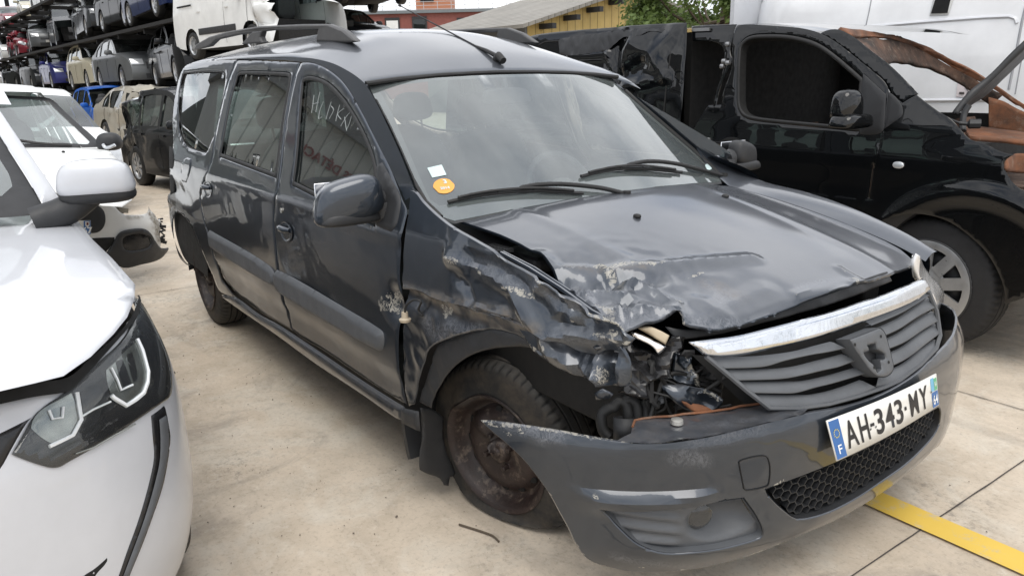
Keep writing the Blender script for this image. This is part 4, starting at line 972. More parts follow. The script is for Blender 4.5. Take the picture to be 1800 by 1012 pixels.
c5_ = crumple(.005, 6, 12, .8)
patch('wing_lower', SIDE, low, 'grey_paint', wing_o, crease=28, step=.012, off=-.014, disp=lambda u, v: c5_(u, v)-.012*math.exp(-((v-sh(800, 560)[1])/.03)**2), th=.003,
      attrs={'mud': lines_attr(SIDE, [(C6([(300, 350), (500, 400), (700, 450), (860, 540)]), .04, .75), (C6([(200, 300), (260, 330)]), .02, .8)]), 'scuff': lines_attr(SIDE, [(C6([(290, 470), (340, 540), (420, 500)]), .035, 1.0), (C6([(400, 520), (540, 500)]), .02, .9)]), 'scr': lines_attr(SIDE, [(C6([(360, 400), (400, 410), (370, 440)]), .012, .9), (C6([(440, 375), (530, 405)]), .006, 1)])})
fl_ = C6([(690, 440), (780, 470), (880, 500), (960, 560), (1060, 590), (1180, 600), (1250, 590), (1285, 640), (1302, 700), (1300, 770), (1280, 795), (1180, 790), (1100, 765), (1000, 740), (930, 705), (870, 665), (820, 630), (780, 580), (740, 520)])
c6_ = crumple(.017, 7, 21, 1.0)
patch('wing_torn_flap', SIDE, fl_, 'grey_paint', wing_o, crease=30, step=.010, off=-.02, disp=lambda u, v: c6_(u, v)*.30+fflap(u, v)*1.1, th=.003,
      attrs={'scr': lines_attr(SIDE, [(C6([(1150, 690), (1170, 720), (1175, 760)]), .008, .95), (C6([(870, 560), (890, 600), (880, 640)]), .007, .9), (C6([(780, 580), (830, 620)]), .008, .8)]), 'scuff': lines_attr(SIDE, [(C6([(900, 650), (1050, 700), (1250, 740)]), .02, .35)]), 'mud': lines_attr(SIDE, [(C6([(780, 500), (1000, 590), (1200, 620)]), .02, .35)])})
# inner wing rail seen through the gap between wing and bonnet
mb = MB()
for L, off_, r in (([(880, 443), (930, 470), (985, 505), (1040, 545), (1060, 556)], .0, .007), ([(884, 438), (940, 466), (1000, 505), (1045, 538)], -.006, .005)):
    mb.tube([HOOD.P(*HOOD.hit(*q), off_-.004) for q in L], r, 6)
mb.build('wing_flange', 'grey_paint', wing_o)
# indicator bulb holder hanging from its cable
ip = SIDE.P(*sh(722, 556), .020); mb = MB(); mb.lathe([(0, 0), (0, .017), (.008, .019), (.012, .011), (.03, .010), (.03, 0)], 14, Matrix.Translation(ip-Vector((0, 0, .012))) @ Matrix.Rotation(PI/2, 4, 'X'))
M['bulb_beige'] = plain('beige_connector', (.42, .36, .27), .5); rp = mb.build('indicator_holder', 'bulb_beige', car)
mb = MB(); mb.tube(smooth3([SIDE.P(*sh(*q), o) for q, o in (((722, 548), .02), ((724, 535), .02), ((732, 526), .01), ((740, 530), .0), ((733, 545), -.005), ((738, 556), -.01))], 5), .0035, 6); mb.build('cable', 'rubber', rp)
# --- wheel well liner and mud flap
WX, WY, WZ = 0.015, -.700, .262
mb = MB(); R4 = Matrix.Translation((WX-.02, 0, .30)); mb.lathe([(-.825, .375), (-.825, .350), (-.60, .345), (-.38, .345), (-.36, .05)], 40, R4, a0=math.radians(95), a1=math.radians(205)); mb.build("wheel_arch_liner", "plastic", car)
arch = C6([(312, 600), (400, 552), (530, 517), (650, 522), (760, 560), (830, 625), (800, 612), (700, 603), (560, 618), (470, 650), (400, 700), (345, 770), (300, 860), (290, 905), (232, 870), (262, 760), (290, 680)])
patch('wheel_arch_lip', SIDE, arch, 'plastic', car, step=.014, off=-.03, disp=crumple(.006, 7, 31), th=.004, attrs={})
flap = C2([(115, 345), (175, 352), (240, 400), (250, 560), (300, 680), (292, 700), (272, 710), (265, 755), (240, 752), (215, 715), (150, 690), (115, 672), (112, 600), (125, 500)])
MF = Surf('front', lambda y, z: -.235+.05*(z-.3), 1, t=(.8, 6, 300))
mfl = patch('mud_flap', MF, flap, 'plastic', car, step=.02, disp=crumple(.004, 7, 41), th=.006)
# --- wheels
def wheel(par, c, outer=-1, steer=0, camber=0, flat=0.0, rimmat='rim_rust', R=.311, holes=12, bent=False, nm='wheel', tm='tyre'):
    """c = centre of the outer face; local axis Y"""
    Rm = Matrix.Rotation(steer, 4, 'Z') @ Matrix.Rotation(camber, 4, 'X'); side = Matrix.Diagonal((1, 1 if outer < 0 else -1, 1, 1))
    M4 = Matrix.Translation(c) @ Rm @ side; mb = MB(); N = 120
    prof = [(-.004, .196), (-.006, .210), (-.004, .222), (.0, .245), (.003, .268), (.009, .288), (.020, .301), (.036, .307), (.055, .309), (.057, .302), (.062, .302), (.064, .310), (.090, .311), (.092, .303), (.098, .303), (.100, .311), (.126, .310), (.128, .302), (.133, .302), (.135, .309), (.154, .307), (.170, .301), (.181, .288), (.187, .262), (.190, .235), (.186, .196)]
    k_ = R/.311
    def place(p, a, tread=True):
        rr = math.hypot(p.x, p.z)
        if tread and rr > .297 and int(round(a/(2*PI)*N*2)) % 4 < 1 and (p.y < .05 or p.y > .14): p = Vector((p.x*(1-.007/rr), p.y, p.z*(1-.007/rr)))
        if bent and rr < .23:
            b = .028*math.exp(-((math.atan2(p.z, p.x)-math.radians(125))/.30)**2); p = Vector((p.x*(1-b*2.2), p.y-b*.8, p.z*(1-b*2.2)))
        return p*k_
    mb.lathe(prof, N*2 if not flat else N*2, M4, jag=lambda p, a: place(p, a))
    if flat:
        for i, v in enumerate(mb.v):
            if v[2] < .05:
                t = (.05-v[2])/.10; x, y, z = v; side_s = -1 if y < c[1]+.09 else 1
                z2 = max(.002+.006*noise.noise(Vector((x*20, y*20, 0))), z if z > .03 else .03-(.03-z)*.25); bulge = max(0, z2-z)*.55+max(0, .05-z)*.12
                mb.v[i] = (x+(x-c[0])*bulge*1.2, y+side_s*bulge, z2)
    ty = mb.build('tyre', tm, None, ang=60)
    a = ty.data.attributes.new('tread', 'FLOAT', 'POINT'); L = len(prof); a.data.foreach_set('value', [1.0 if prof[i % L][1] > .2995 else 0.0 for i in range(len(ty.data.vertices))])
    gr_ = ty.data.attributes.new('groove', 'FLOAT', 'POINT'); gr_.data.foreach_set('value', [1.0 if (prof[i % L][1] in (.302, .303) and .05 < prof[i % L][0] < .14) or ((i//L) % 4 < 1 and prof[i % L][1] > .2995 and not .05 < prof[i % L][0] < .14) else 0.0 for i in range(len(ty.data.vertices))])
    mb = MB()
    rp_ = [(.18, .196), (.03, .192), (.012, .196), (.0, .207), (-.010, .213), (-.013, .209), (-.008, .199), (.004, .190), (.020, .184), (.034, .176), (.046, .168), (.048, .160), (.040, .150), (.026, .138), (.018, .120), (.014, .100), (.020, .080), (.026, .062), (.026, .044), (.010, .038), (.004, .030), (.004, .018), (-.002, .014), (-.004, .0)]
    mb.lathe(rp_, 72, M4, jag=lambda p, a: place(p, a, False)); mb.cur = 1
    for k in range(holes):
        a = 2*PI*k/holes; p = M4 @ Vector((.146*math.cos(a)*k_, .034*k_, .146*math.sin(a)*k_)); nrm = (M4.to_3x3() @ Vector((.45*math.cos(a), -1, .45*math.sin(a)))).normalized()
        mb.lathe([(-.002, 0), (-.002, .012*k_), (.001, .014*k_)], 14, Matrix.Translation(p) @ Vector((0, -1, 0)).rotation_difference(nrm).to_matrix().to_4x4())
    rim = mb.build('rim', [rimmat, 'dark'], None, ang=50); bo = []
    for k in range(4 if holes else 0):
        mb = MB(); a = 2*PI*k/4+.45; p = Vector((.058*math.cos(a), .012, .058*math.sin(a))); mb.lathe([(-.012, 0), (-.012, .006), (-.010, .009), (.012, .010), (.014, .014)], 12, M4 @ Matrix.Translation(p*k_))
        bo.append(mb.build('wheel_bolt', rimmat, None))
    w = empty_part(nm, par)
    for o in [ty, rim]+bo: o.parent = w
    return w
def empty_part(nm, par):
    w = bpy.data.objects.new(nm, None); COL.objects.link(w); w.parent = par
    if par.type == 'EMPTY': w.matrix_parent_inverse = par.matrix_basis.inverted()
    w.empty_display_size = .1; return w
wheel(car, Vector((-.043, -.660, .236)), -1, math.radians(13), math.radians(4), 1, bent=True)
wheel(car, Vector((-2.905, -.815, .305)), -1, 0, 0, rimmat='rim_rust')
wheel(car, Vector((-2.905, .815, .305)), 1, 0, 0)
wheel(car, Vector((0.0, .80, .305)), 1, 0, 0)
# --- broken headlamp housing, rail, coil and other bared pieces at the crushed corner
DEEP = Surf('polar', lambda th, z: interp(th, PT, PR)-.10-.30*(z-.56), 1, cx=-.3, rs=1.05, t=(.8, 4, 300))
DEEP2 = Surf('polar', lambda th, z: interp(th, PT, PR)-.17-.30*(z-.56), 1, cx=-.3, rs=1.05, t=(.8, 4, 300))
M['gloss_black'] = plain('torn_black_plastic', (.012, .012, .013), .22, var=.3)
M['beige'] = plain('beige_plastic', (.50, .42, .30), .6, var=.15); M['reflector'] = plain('lamp_reflector', (.92, .92, .94), .12, 1.0, var=.03)
patch('lamp_housing', DEEP, C4([(452, 178), (482, 298), (560, 318), (650, 345), (712, 290), (760, 208), (868, 222), (862, 300), (768, 335), (748, 440), (758, 522), (660, 532), (585, 560), (570, 600), (602, 680), (480, 662), (362, 632), (418, 565), (408, 450), (350, 372), (360, 292), (468, 250)]), 'gloss_black', car, crease=30, step=.011, disp=crumple(.022, 9, 51, 1.0), th=.003)
patch('lamp_reflector', DEEP, C4([(462, 178), (520, 190), (600, 228), (712, 290), (690, 325), (655, 347), (610, 290), (540, 250), (485, 225)]), 'reflector', car, step=.014, off=.010, disp=crumple(.008, 9, 61), th=.003)
patch('lamp_mount', DEEP, C4([(505, 152), (590, 140), (660, 165), (742, 208), (715, 278), (640, 232), (560, 185)]), 'beige', car, step=.014, off=.004, disp=crumple(.008, 9, 62), th=.003)
patch('wing_bracket', DEEP2, C4([(745, 320), (820, 325), (858, 400), (905, 480), (935, 550), (952, 590), (880, 580), (800, 560), (740, 520)]), 'grey_paint', car, crease=30, step=.012, off=.03, disp=crumple(.016, 8, 71), th=.003, attrs={'scr': lines_attr(DEEP2, [(C4([(830, 360), (880, 450), (930, 560)]), .014, 1)])})
patch('frame_rail', DEEP2, C4([(630, 555), (760, 550), (880, 580), (960, 598), (1045, 668), (1020, 738), (965, 765), (850, 757), (780, 722), (700, 645)]), 'grey_paint', car, crease=30, step=.010, off=.05, disp=crumple(.028, 6, 81, 1.1), th=.004, attrs={'scr': lines_attr(DEEP2, [(C4([(940, 600), (1040, 670)]), .006, .9)])})
patch('rusted_rail_edge', DEEP2, C4([(850, 690), (900, 700), (960, 730), (975, 755), (900, 765), (850, 750), (780, 690), (770, 670)]), 'rust', car, step=.012, off=.072, disp=crumple(.012, 9, 82), th=.003)
patch('bumper_bracket', DEEP, C4([(180, 640), (250, 600), (330, 640), (300, 685), (195, 690)]), 'grey_paint', car, step=.012, off=-.01, disp=crumple(.018, 10, 91), th=.003)
mb = MB()
for L in ([(300, 955), (255, 900), (245, 800), (290, 752), (340, 735)], [(325, 745), (370, 695), (420, 715), (438, 790), (440, 870)], [(405, 700), (450, 680), (495, 720), (508, 790), (505, 850)], [(560, 680), (575, 740), (570, 830)]):
    mb.tube(smooth3([DEEP2.P(*DEEP2.hit(*q), .01) for q in C4(L)], 6), .015, 10)
mb.build('coil_spring', 'rubber', car)
mb = MB(); mb.tube([DEEP2.P(*DEEP2.hit(*q), .035) for q in C4([(410, 800), (410, 975)])], [.030, .030], 18, caps=False); solid(mb.build('air_duct', 'plastic', car), .003)
mb = MB(); mb.tube(smooth3([DEEP2.P(*DEEP2.hit(*q), -.03) for q in C4([(1110, 440), (1080, 560), (1060, 700), (1050, 800)])], 5), .040, 14); mb.build('coolant_hose', 'rubber', car)
rr_ = random.Random(5); mb = MB()
for i in range(9):                                                 # loose wiring and thin hoses
    p_ = [DEEP2.P(*DEEP2.hit(*C4([(rr_.uniform(480, 1150), rr_.uniform(380, 820))])[0]), rr_.uniform(.0, .06)) for _ in range(4)]
    p_.sort(key=lambda q: q.y); mb.tube(smooth3(p_, 6), rr_.choice([.0025, .0035, .006]), 6)
mb.build('wiring', 'rubber', car)
for i in range(16):                                                # snapped brackets and shards
    c0_ = C4([(rr_.uniform(420, 1120), rr_.uniform(330, 800))])[0]; k_ = rr_.uniform(7, 17); n_ = rr_.randrange(4, 7)
    sh_ = [(c0_[0]+k_*rr_.uniform(.5, 1.3)*math.cos(2*PI*j/n_+.3), c0_[1]+k_*rr_.uniform(.4, 1.1)*math.sin(2*PI*j/n_+.3)) for j in range(n_)]
    patch('broken_bracket', DEEP2, sh_, rr_.choice(['gloss_black', 'plastic', 'plastic', 'grey_paint', 'grey_plastic']), car, step=.012, off=rr_.uniform(.0, .055), disp=crumple(.02, 12, i), curve=False, th=.003, crease=20)
mb = MB()
for k in range(5):
    a = DEEP2.P(*DEEP2.hit(*C4([(955, 495+k*26)])[0]), .004); b = DEEP2.P(*DEEP2.hit(*C4([(1010, 488+k*26)])[0]), .004); mb.tube([a, b], .004, 6)
mb.build('cooling_fins', 'plastic', car)
patch('liner_shred', MF, [(985, 718), (1000, 705), (1020, 720), (1035, 715), (1065, 735), (1082, 762), (1075, 775), (1010, 768), (990, 755)], 'plastic', car, step=.014, off=.30, disp=crumple(.02, 7, 95), th=.003)
# --- body shell behind the panels: floor, engine bay, inner sides
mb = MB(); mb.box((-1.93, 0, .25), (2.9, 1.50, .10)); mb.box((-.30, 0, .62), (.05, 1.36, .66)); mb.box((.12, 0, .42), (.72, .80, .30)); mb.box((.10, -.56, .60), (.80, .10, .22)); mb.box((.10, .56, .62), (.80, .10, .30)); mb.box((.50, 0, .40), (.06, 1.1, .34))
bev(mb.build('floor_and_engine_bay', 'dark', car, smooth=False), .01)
mb = MB(); mb.box((.05, -.05, .78), (.34, .5, .10)); mb.box((.28, .25, .74), (.2, .25, .12)); mb.box((-.05, -.48, .86), (.22, .16, .05)); bev(mb.build('engine_cover', 'plastic', car, smooth=False), .02)
mb = MB()                                                          # air intake grid in the cowl corner
gp = HOOD.P(*HOOD.hit(866, 420), -.035)
for k in range(7): mb.box(gp+Vector((k*.016-.05, 0, 0)), (.004, .085, .012))
for k in range(4): mb.box(gp+Vector((0, k*.024-.036, .001)), (.11, .004, .012))
mb.build('intake_grid', 'plastic', car, smooth=False)
# --- cabin
mb = MB()
rows = []
for i, y in enumerate(np.linspace(-.68, .68, 21)):
    hump = .05*math.exp(-((y-.36)/.2)**2); r = [(-.36, y, .93), (-.50, y, .965+hump*.5), (-.66, y, .955+hump), (-.78, y, .90+hump), (-.84, y, .78), (-.80, y, .60)]; rows.append(r)
mb.grid(rows); mb.build('dashboard', 'trim', car)
mb = MB(); c = Vector((-.93, .36, .90)); Rw = Matrix.Rotation(math.radians(-28), 3, 'Y'); ring = [c+Rw @ Vector((0, .185*math.cos(a), .185*math.sin(a))) for a in np.linspace(0, 2*PI, 40)]
mb.tube(ring, .015, 10, caps=False)
for a in (0, PI, -PI/2): mb.tube([c, c+Rw @ Vector((0, .18*math.cos(a), .18*math.sin(a)))], .016, 6)
superell(mb, c, (.03, .07, .06), .7, 14, 8); mb.build('steering_wheel', 'trim', car)
def seat(x, y, w=.25, nm='seat', hr=True):
    mb = MB(); superell(mb, Vector((x, y, .56)), (.26, w, .09), .5); superell(mb, Vector((x-.27, y, .84)), (.08, w, .33), .45, R=Matrix.Rotation(-.25, 3, 'Y')); s = mb.build(nm, 'seat', car)
    for yy in ([y] if w < .3 else [-.42, 0, .42]):
        if hr: mb = MB(); superell(mb, Vector((x-.40, yy, 1.26)), (.05, .125, .085), .6, R=Matrix.Rotation(-.2, 3, 'Y')); mb.tube([(x-.37, yy-.05, 1.10), (x-.40, yy-.05, 1.22)], .007, 6); mb.tube([(x-.37, yy+.05, 1.10), (x-.40, yy+.05, 1.22)], .007, 6); mb.build('headrest', 'seat', s)
seat(-1.22, -.36); seat(-1.22, .36); seat(-2.05, 0, .62, 'rear_seat')
mb = MB(); superell(mb, Vector((-.86, .0, 1.34)), (.02, .12, .035), .5); mb.tube([(-.86, 0, 1.36), (-.88, 0, 1.43)], .012, 8); mb.build('rear_view_mirror', 'trim', car)
# --- rear end
TG = Surf('front', lambda y, z: -3.56+.28*max(0, z-.95)**1.0-(-.05)*y*y, -1)
tgo = [(-.60, .50), (.60, .50), (.66, .95), (.57, 1.50), (-.57, 1.50), (-.66, .95)]; tgw = [(-.52, 1.02), (.52, 1.02), (.46, 1.42), (-.46, 1.42)]
tg = patch('tailgate', TG, tgo, 'grey_paint', car, holes=[tgw], space='uv', hspace='uv', step=.05, curve=False); patch('rear_window', TG, tgw, 'glass', tg, space='uv', step=.1, off=-.008, curve=False, ring=0, hem=0)
mb = MB(); rows = []
for z in (.24, .30, .42, .50, .54):
    rows.append([(-3.60-(.0 if z > .3 else -.04)+.16*abs(y/.80)**4, y, z) for y in np.linspace(-.80, .80, 25)])
mb.grid(rows); mb.build('rear_bumper', 'grey_paint', car)
patch('rear_arch_cover', SIDE, [(297, 370), (323, 377), (338, 400), (352, 440), (356, 490), (333, 470), (320, 462), (309, 440), (300, 408)], 'dark', car, off=-.03, hem=0, ring=0, step=.04)
mb = MB(); mb.box((-3.36, -.64, .48), (.06, .30, .34)); mb.box((-3.36, .64, .48), (.06, .30, .34)); mb.box((-2.9, -.46, .45), (.9, .04, .5)); mb.build('wheel_arch_inner', 'dark', car, smooth=False)
for sg in (-1, 1):
    mb = MB(); mb.box((-3.46, sg*.66, 1.10), (.05, .10, .50)); bev(mb.build('tail_lamp_recess', 'dark', car), .01)
    mb = MB(); mb.lathe([(sg*.80, .36), (sg*.50, .36), (sg*.48, .05)], 30, Matrix.Translation((-2.905, 0, .30)), a0=-.1, a1=PI+.1); mb.build('wheel_arch_liner', 'dark', car)
    if sg > 0: mb = MB(); mb.lathe([(sg*.80, .36), (sg*.50, .36), (sg*.48, .05)], 30, Matrix.Translation((0, 0, .30)), a0=-.1, a1=PI+.1); mb.build('wheel_arch_liner', 'dark', car)

LEFTSQ[0] = False
# ================================================================== simple cars for the yard behind
M['bg_glass'] = glassmat('background_glass', (.30, .36, .35), .03, .05)
M['alloy'] = plain('alloy_wheel', (.45, .46, .47), .35, .7); M['lamp_clear'] = plain('clear_lamp', (.50, .52, .54), .15, .3, 1.0, var=.3, scale=25)
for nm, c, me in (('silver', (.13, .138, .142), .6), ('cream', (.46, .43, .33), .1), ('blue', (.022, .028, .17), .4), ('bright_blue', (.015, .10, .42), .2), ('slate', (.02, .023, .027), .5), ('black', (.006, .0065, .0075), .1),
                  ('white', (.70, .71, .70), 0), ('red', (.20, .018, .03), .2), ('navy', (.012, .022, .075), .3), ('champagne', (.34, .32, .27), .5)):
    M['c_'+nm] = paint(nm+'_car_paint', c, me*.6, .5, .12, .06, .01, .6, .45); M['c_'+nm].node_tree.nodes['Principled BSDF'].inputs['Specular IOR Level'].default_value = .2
KIND = {
 'hatch': dict(W=1.72, top=[(2.0, .24), (2.03, .42), (2.0, .62), (1.90, .76), (1.75, .83), (1.3, .93), (.92, .99), (.50, 1.22), (.12, 1.39), (-.25, 1.445), (-.8, 1.45), (-1.35, 1.40), (-1.60, 1.34), (-1.82, 1.16), (-1.95, .96), (-2.02, .70), (-2.03, .45), (-1.98, .26)], cut=(4, 6, 8, 12, 14), zb=.90, ax=(1.22, -1.30), r=.335, pil=[.98, -.22, -1.05, -1.62]),
 'sedan': dict(W=1.80, top=[(2.28, .24), (2.32, .42), (2.28, .62), (2.16, .74), (2.0, .80), (1.5, .90), (1.10, .96), (.65, 1.19), (.25, 1.35), (-.2, 1.41), (-.7, 1.40), (-1.15, 1.32), (-1.35, 1.25), (-1.65, 1.09), (-1.85, 1.02), (-2.15, .99), (-2.3, .85), (-2.32, .5), (-2.26, .26)], cut=(4, 6, 8, 12, 14), zb=.90, ax=(1.42, -1.32), r=.345, pil=[1.10, -.12, -1.0, -1.52]),
 'mpv': dict(W=1.80, top=[(2.15, .24), (2.2, .45), (2.16, .68), (2.05, .86), (1.9, .93), (1.6, 1.02), (1.3, 1.10), (.85, 1.33), (.45, 1.53), (-.1, 1.62), (-.9, 1.635), (-1.6, 1.58), (-1.85, 1.51), (-2.05, 1.25), (-2.13, 1.02), (-2.18, .70), (-2.18, .45), (-2.12, .26)], cut=(4, 6, 8, 12, 14), zb=1.02, ax=(1.35, -1.35), r=.34, pil=[1.25, .0, -.95, -1.85]),
 'van': dict(W=1.90, top=[(2.35, .26), (2.4, .5), (2.36, .78), (2.25, .98), (2.1, 1.06), (1.85, 1.14), (1.62, 1.20), (1.25, 1.52), (.90, 1.80), (.4, 1.93), (-.6, 1.97), (-2.0, 1.96), (-2.28, 1.90), (-2.36, 1.55), (-2.40, 1.15), (-2.42, .8), (-2.42, .5), (-2.38, .3)], cut=(4, 6, 8, 12, 14), zb=1.12, ax=(1.52, -1.38), r=.36, pil=[1.45, .42]),
}
def bwheel_mesh():
    mb = MB(); mb.lathe([(.02, .20), (0, .215), (-.002, .25), (.006, .285), (.022, .302), (.05, .308), (.13, .308), (.16, .302), (.178, .285), (.185, .22)], 32)
    ty = mb.build('wheel', 'rubber'); me1 = ty.data; bpy.data.objects.remove(ty)
    mb = MB(); mb.lathe([(.05, .19), (.012, .198), (.0, .207), (.004, .196), (.03, .178), (.05, .175)], 32)
    for k in range(7):
        a = 2*PI*k/7; mb.bar((0, .018, 0), (.185*math.cos(a), .028, .185*math.sin(a)), .042, .02, up=(0, 1, 0))
    mb.lathe([(.05, .18), (.055, .0)], 20); mb.lathe([(.006, 0), (.008, .045), (.03, .05)], 14)
    r = mb.build('rim', 'alloy'); me2 = r.data; bpy.data.objects.remove(r); return me1, me2
WM = bwheel_mesh()
def simplecar(kind, label, paintmat='c_silver', name=None, skip=(), scale=1.0, crush=None, cat='car', group=None, litterim=True, step=.09):
    K = KIND[kind]; W = K['W']/2; T = K['top']; zb = K['zb']; Lh = T[1][0]; Lr = -T[-3][0]
    root = empty(name or {'van': 'panel_van', 'mpv': 'people_carrier', 'sedan': 'saloon_car', 'hatch': 'hatchback'}[kind], label, cat, (0, 0, 0), 0, group)
    def w(x, z):
        y = W-.02-.10*max(0, abs(z-.62)-.12)**2
        if z > zb: y = W-.03-.06*((zb-.74)**2)-(.30 if kind != 'van' else .13)*(z-zb)
        e = abs(x)/(Lh if x > 0 else Lr); return y-.24*max(0, e-.68)**2*3.0*(1 if x > 0 else .5)
    SR = Surf('side', lambda x, z: -w(x, z), -1)
    P = cr_smooth(T, closed=False, maxang=60, n=3); cut = [T[i] for i in K['cut']]
    ci = [min(range(len(P)), key=lambda i: abs(P[i][0]-c[0])+abs(P[i][1]-c[1])) for c in cut]
    xs = [p[0] for p in P]
    def ztop(x):
        up = [(p[0], p[1]) for p in P if p[1] > zb-.05]; up.sort(); return interp(x, [u[0] for u in up], [u[1] for u in up])
    def cr(p):                                                       # crushed metal
        if not crush: return p
        (cx, cy, cz), rad, amp = crush[:3]; d = (p-Vector((cx, cy, cz))).length; k = math.exp(-(d/rad)**2)
        if k < .02: return p
        n = noise.noise_vector(p*3.1+Vector((crush[3] if len(crush) > 3 else 0, 0, 0))); n2 = noise.noise_vector(p*8.0)
        return p+(n*amp+n2*amp*.35+(Vector((-cx, -cy, 0.4))-Vector((p.x, p.y, p.z))).normalized()*amp*.7)*k
    def skin(nm, i0, i1, mat, lift=0):
        if nm in skip: return
        rows = []
        for i in range(i0, i1+1):
            x, z = P[i]; n = 12; r = []
            for k in range(n+1):
                t = -1+2*k/n; q = 1-t*t; bow = .13*q*math.copysign(1, x) if abs(x) > .1 else 0; f = min(1, abs(x)/1.0)
                r.append(cr(Vector((x+bow*f, t*w(x, z), z+.045*q*(1 if z > .6 else 0)+lift))))
            rows.append(r)
        mb = MB(); mb.grid(rows); return mb.build(nm, mat, root)
    skin('front_end', 0, ci[0], paintmat); skin('bonnet', ci[0], ci[1], paintmat); skin('windscreen', ci[1], ci[2], 'bg_glass' if kind != 'van' else 'bg_glass'); skin('roof', ci[2], ci[3], paintmat)
    skin('rear_window' if kind != 'van' else 'rear_doors', ci[3], ci[4], 'bg_glass' if kind != 'van' else paintmat); skin('tailgate', ci[4], len(P)-1, paintmat)
    xf, xr = K['ax']; r = K['r']+.03
    low = [(P[-1][0], P[-1][1])]
    for xc in (xr, xf):
        low.append((xc-r, .22)); low += [(xc-r*math.cos(a), .30+r*math.sin(a)) for a in np.linspace(.12, PI-.12, 9)]; low.append((xc+r, .22))
    out = [tuple(p) for p in P]+low[1:]
    wins = []; pil = K['pil']
    for a, b in zip(pil[:-1], pil[1:]):
        x1, x0 = a-.05, b+.05; bt = []; tp = []
        for x in np.linspace(x0, x1, 7):
            zt = ztop(x)-(.07 if x < cut[2][0] else .10)
            if zt > zb+.10: bt.append((x, zb+.04)); tp.append((x, zt))
        if len(bt) > 2: wins.append(bt+tp[::-1])
    for mir in (False, True):
        sd = patch('body_side', SR, out, paintmat, root, holes=wins, space='uv', hspace='uv', curve=False, step=step, gap=0, mirror=mir, ring=.01, hem=.0)
        if crush:
            for v in sd.data.vertices: v.co = cr(v.co)
        if 'window' not in skip:
            for q in wins:
                g = patch('window', SR, q, 'bg_glass', root, space='uv', curve=False, step=.2, off=-.015, mirror=mir, ring=0, hem=0)
                if crush:
                    for v in g.data.vertices: v.co = cr(v.co)
        s = 1 if mir else -1
        for xd in (cut[1][0]-.12 if kind != 'van' else 1.45, (pil[1] if len(pil) > 2 else .38), pil[2]-.25 if len(pil) > 2 else .38):
            mb = MB(); L = [(xd+(.02 if z < .5 else 0), z) for z in np.linspace(.30, zb+.02, 6)]; mb.tube([Vector((x, s*(w(x, z)+.001), z)) for x, z in L], .004, 4); mb.build('door_gap', 'dark', root)
        for xd in ((pil[1] if len(pil) > 2 else .38)+.16, (pil[2] if len(pil) > 2 else -1.0)+.12): mb = MB(); mb.bar((xd-.08, s*(w(xd, .82)+.012), zb-.09), (xd+.08, s*(w(xd, .82)+.012), zb-.09), .02, .025); mb.build('door_handle', paintmat, root)
        if 'door_mirror' not in skip:
            xm = pil[0]-.28; mb = MB(); superell(mb, Vector((xm, s*(w(xm, zb)+.12), zb+.09)), (.06, .10, .065), .6, 14, 8); mb.tube([(xm, s*(w(xm, zb)-.02), zb+.03), (xm, s*(w(xm, zb)+.08), zb+.06)], .025, 6); mb.build('door_mirror', paintmat if kind != 'van' else 'plastic', root)
        if 'headlight' not in skip:
            def LP(t, z, o): 
                x = interp(z, [.42, .62, .76, .83], [Lh, Lh-.03, Lh-.13, Lh-.28]); q = 1-t*t; return cr(Vector((x+.13*q*.95+o, s*t*w(x, z), z+.03)))
            rows = [[LP(t, z, .012) for t in np.linspace(.62, .985, 6)] for z in np.linspace(.60, .745, 5)]; mb = MB(); mb.grid(rows); mb.build('headlight', 'lamp_clear', root)
        for xc in (xf, xr):
            if ('wheel', xc > 0, s) in skip: continue
            wo = bpy.data.objects.new('wheel', WM[0]); COL.objects.link(wo); wo.parent = root; wo.location = (xc, s*(W-.03), .308); wo.rotation_euler = (0, 0, PI if s > 0 else 0)
            ro = bpy.data.objects.new('rim', WM[1]); COL.objects.link(ro); ro.parent = wo
    # grille, plate, underbody
    rows = [[Vector((interp(z, [.3, .42, .62, .76], [Lh-.01, Lh, Lh-.03, Lh-.13])+.13*(1-t*t)*.97+.012, t*w(Lh-.1, z), z)) for t in np.linspace(-.55, .55, 8)] for z in (.52, .58, .66, .70)]
    if 'front_end' not in skip:
        mb = MB(); mb.grid(rows); rows2 = [[Vector((Lh+.13*(1-t*t)*.97+.012, t*w(Lh-.1, z), z)) for t in np.linspace(-.6, .6, 8)] for z in (.28, .34, .40)]; mb.grid(rows2); mb.build('grille', 'plastic', root)
        mb = MB(); mb.box((Lh+.155, 0, .46), (.01, .50, .10)); mb.build('number_plate', 'plate_white', root, smooth=False)
    mb = MB(); mb.box(((xf+xr)/2, 0, .34), ((xf-xr)-2*r, 2*W-.16, .28)); mb.box(((xf+xr)/2, 0, .36), (Lh+Lr-.5, 2*W-.55, .24)); mb.box((1.0+.3, 0, .55), (1.0, 2*W-.5, .34)); mb.box((-1.2, 0, .60), (1.0, 2*W-.5, .36)); mb.build('underbody', 'dark', root, smooth=False)
    for xs_ in (.15, -.75) if kind != 'van' else (.75,):
        for sy in (-.36, .36): mb = MB(); superell(mb, Vector((xs_, sy, zb-.02)), (.09, .22, .30), .5, 12, 8); superell(mb, Vector((xs_-.04, sy, zb+.29)), (.05, .11, .08), .6, 10, 6); mb.build('seat', 'trim', root)
    if kind == 'van':
        mb = MB(); mb.box((.30, 0, 1.25), (.03, 1.6, 1.2)); mb.build('bulkhead', 'dark', root, smooth=False)
    root.scale = (scale,)*3
    return root
def children(o): return [c for c in bpy.data.objects if c.parent == o]
def recolour(o, frm, to):
    for sl in o.material_slots:
        if sl.material == M[frm]: sl.link = 'OBJECT'; sl.material = M[to]
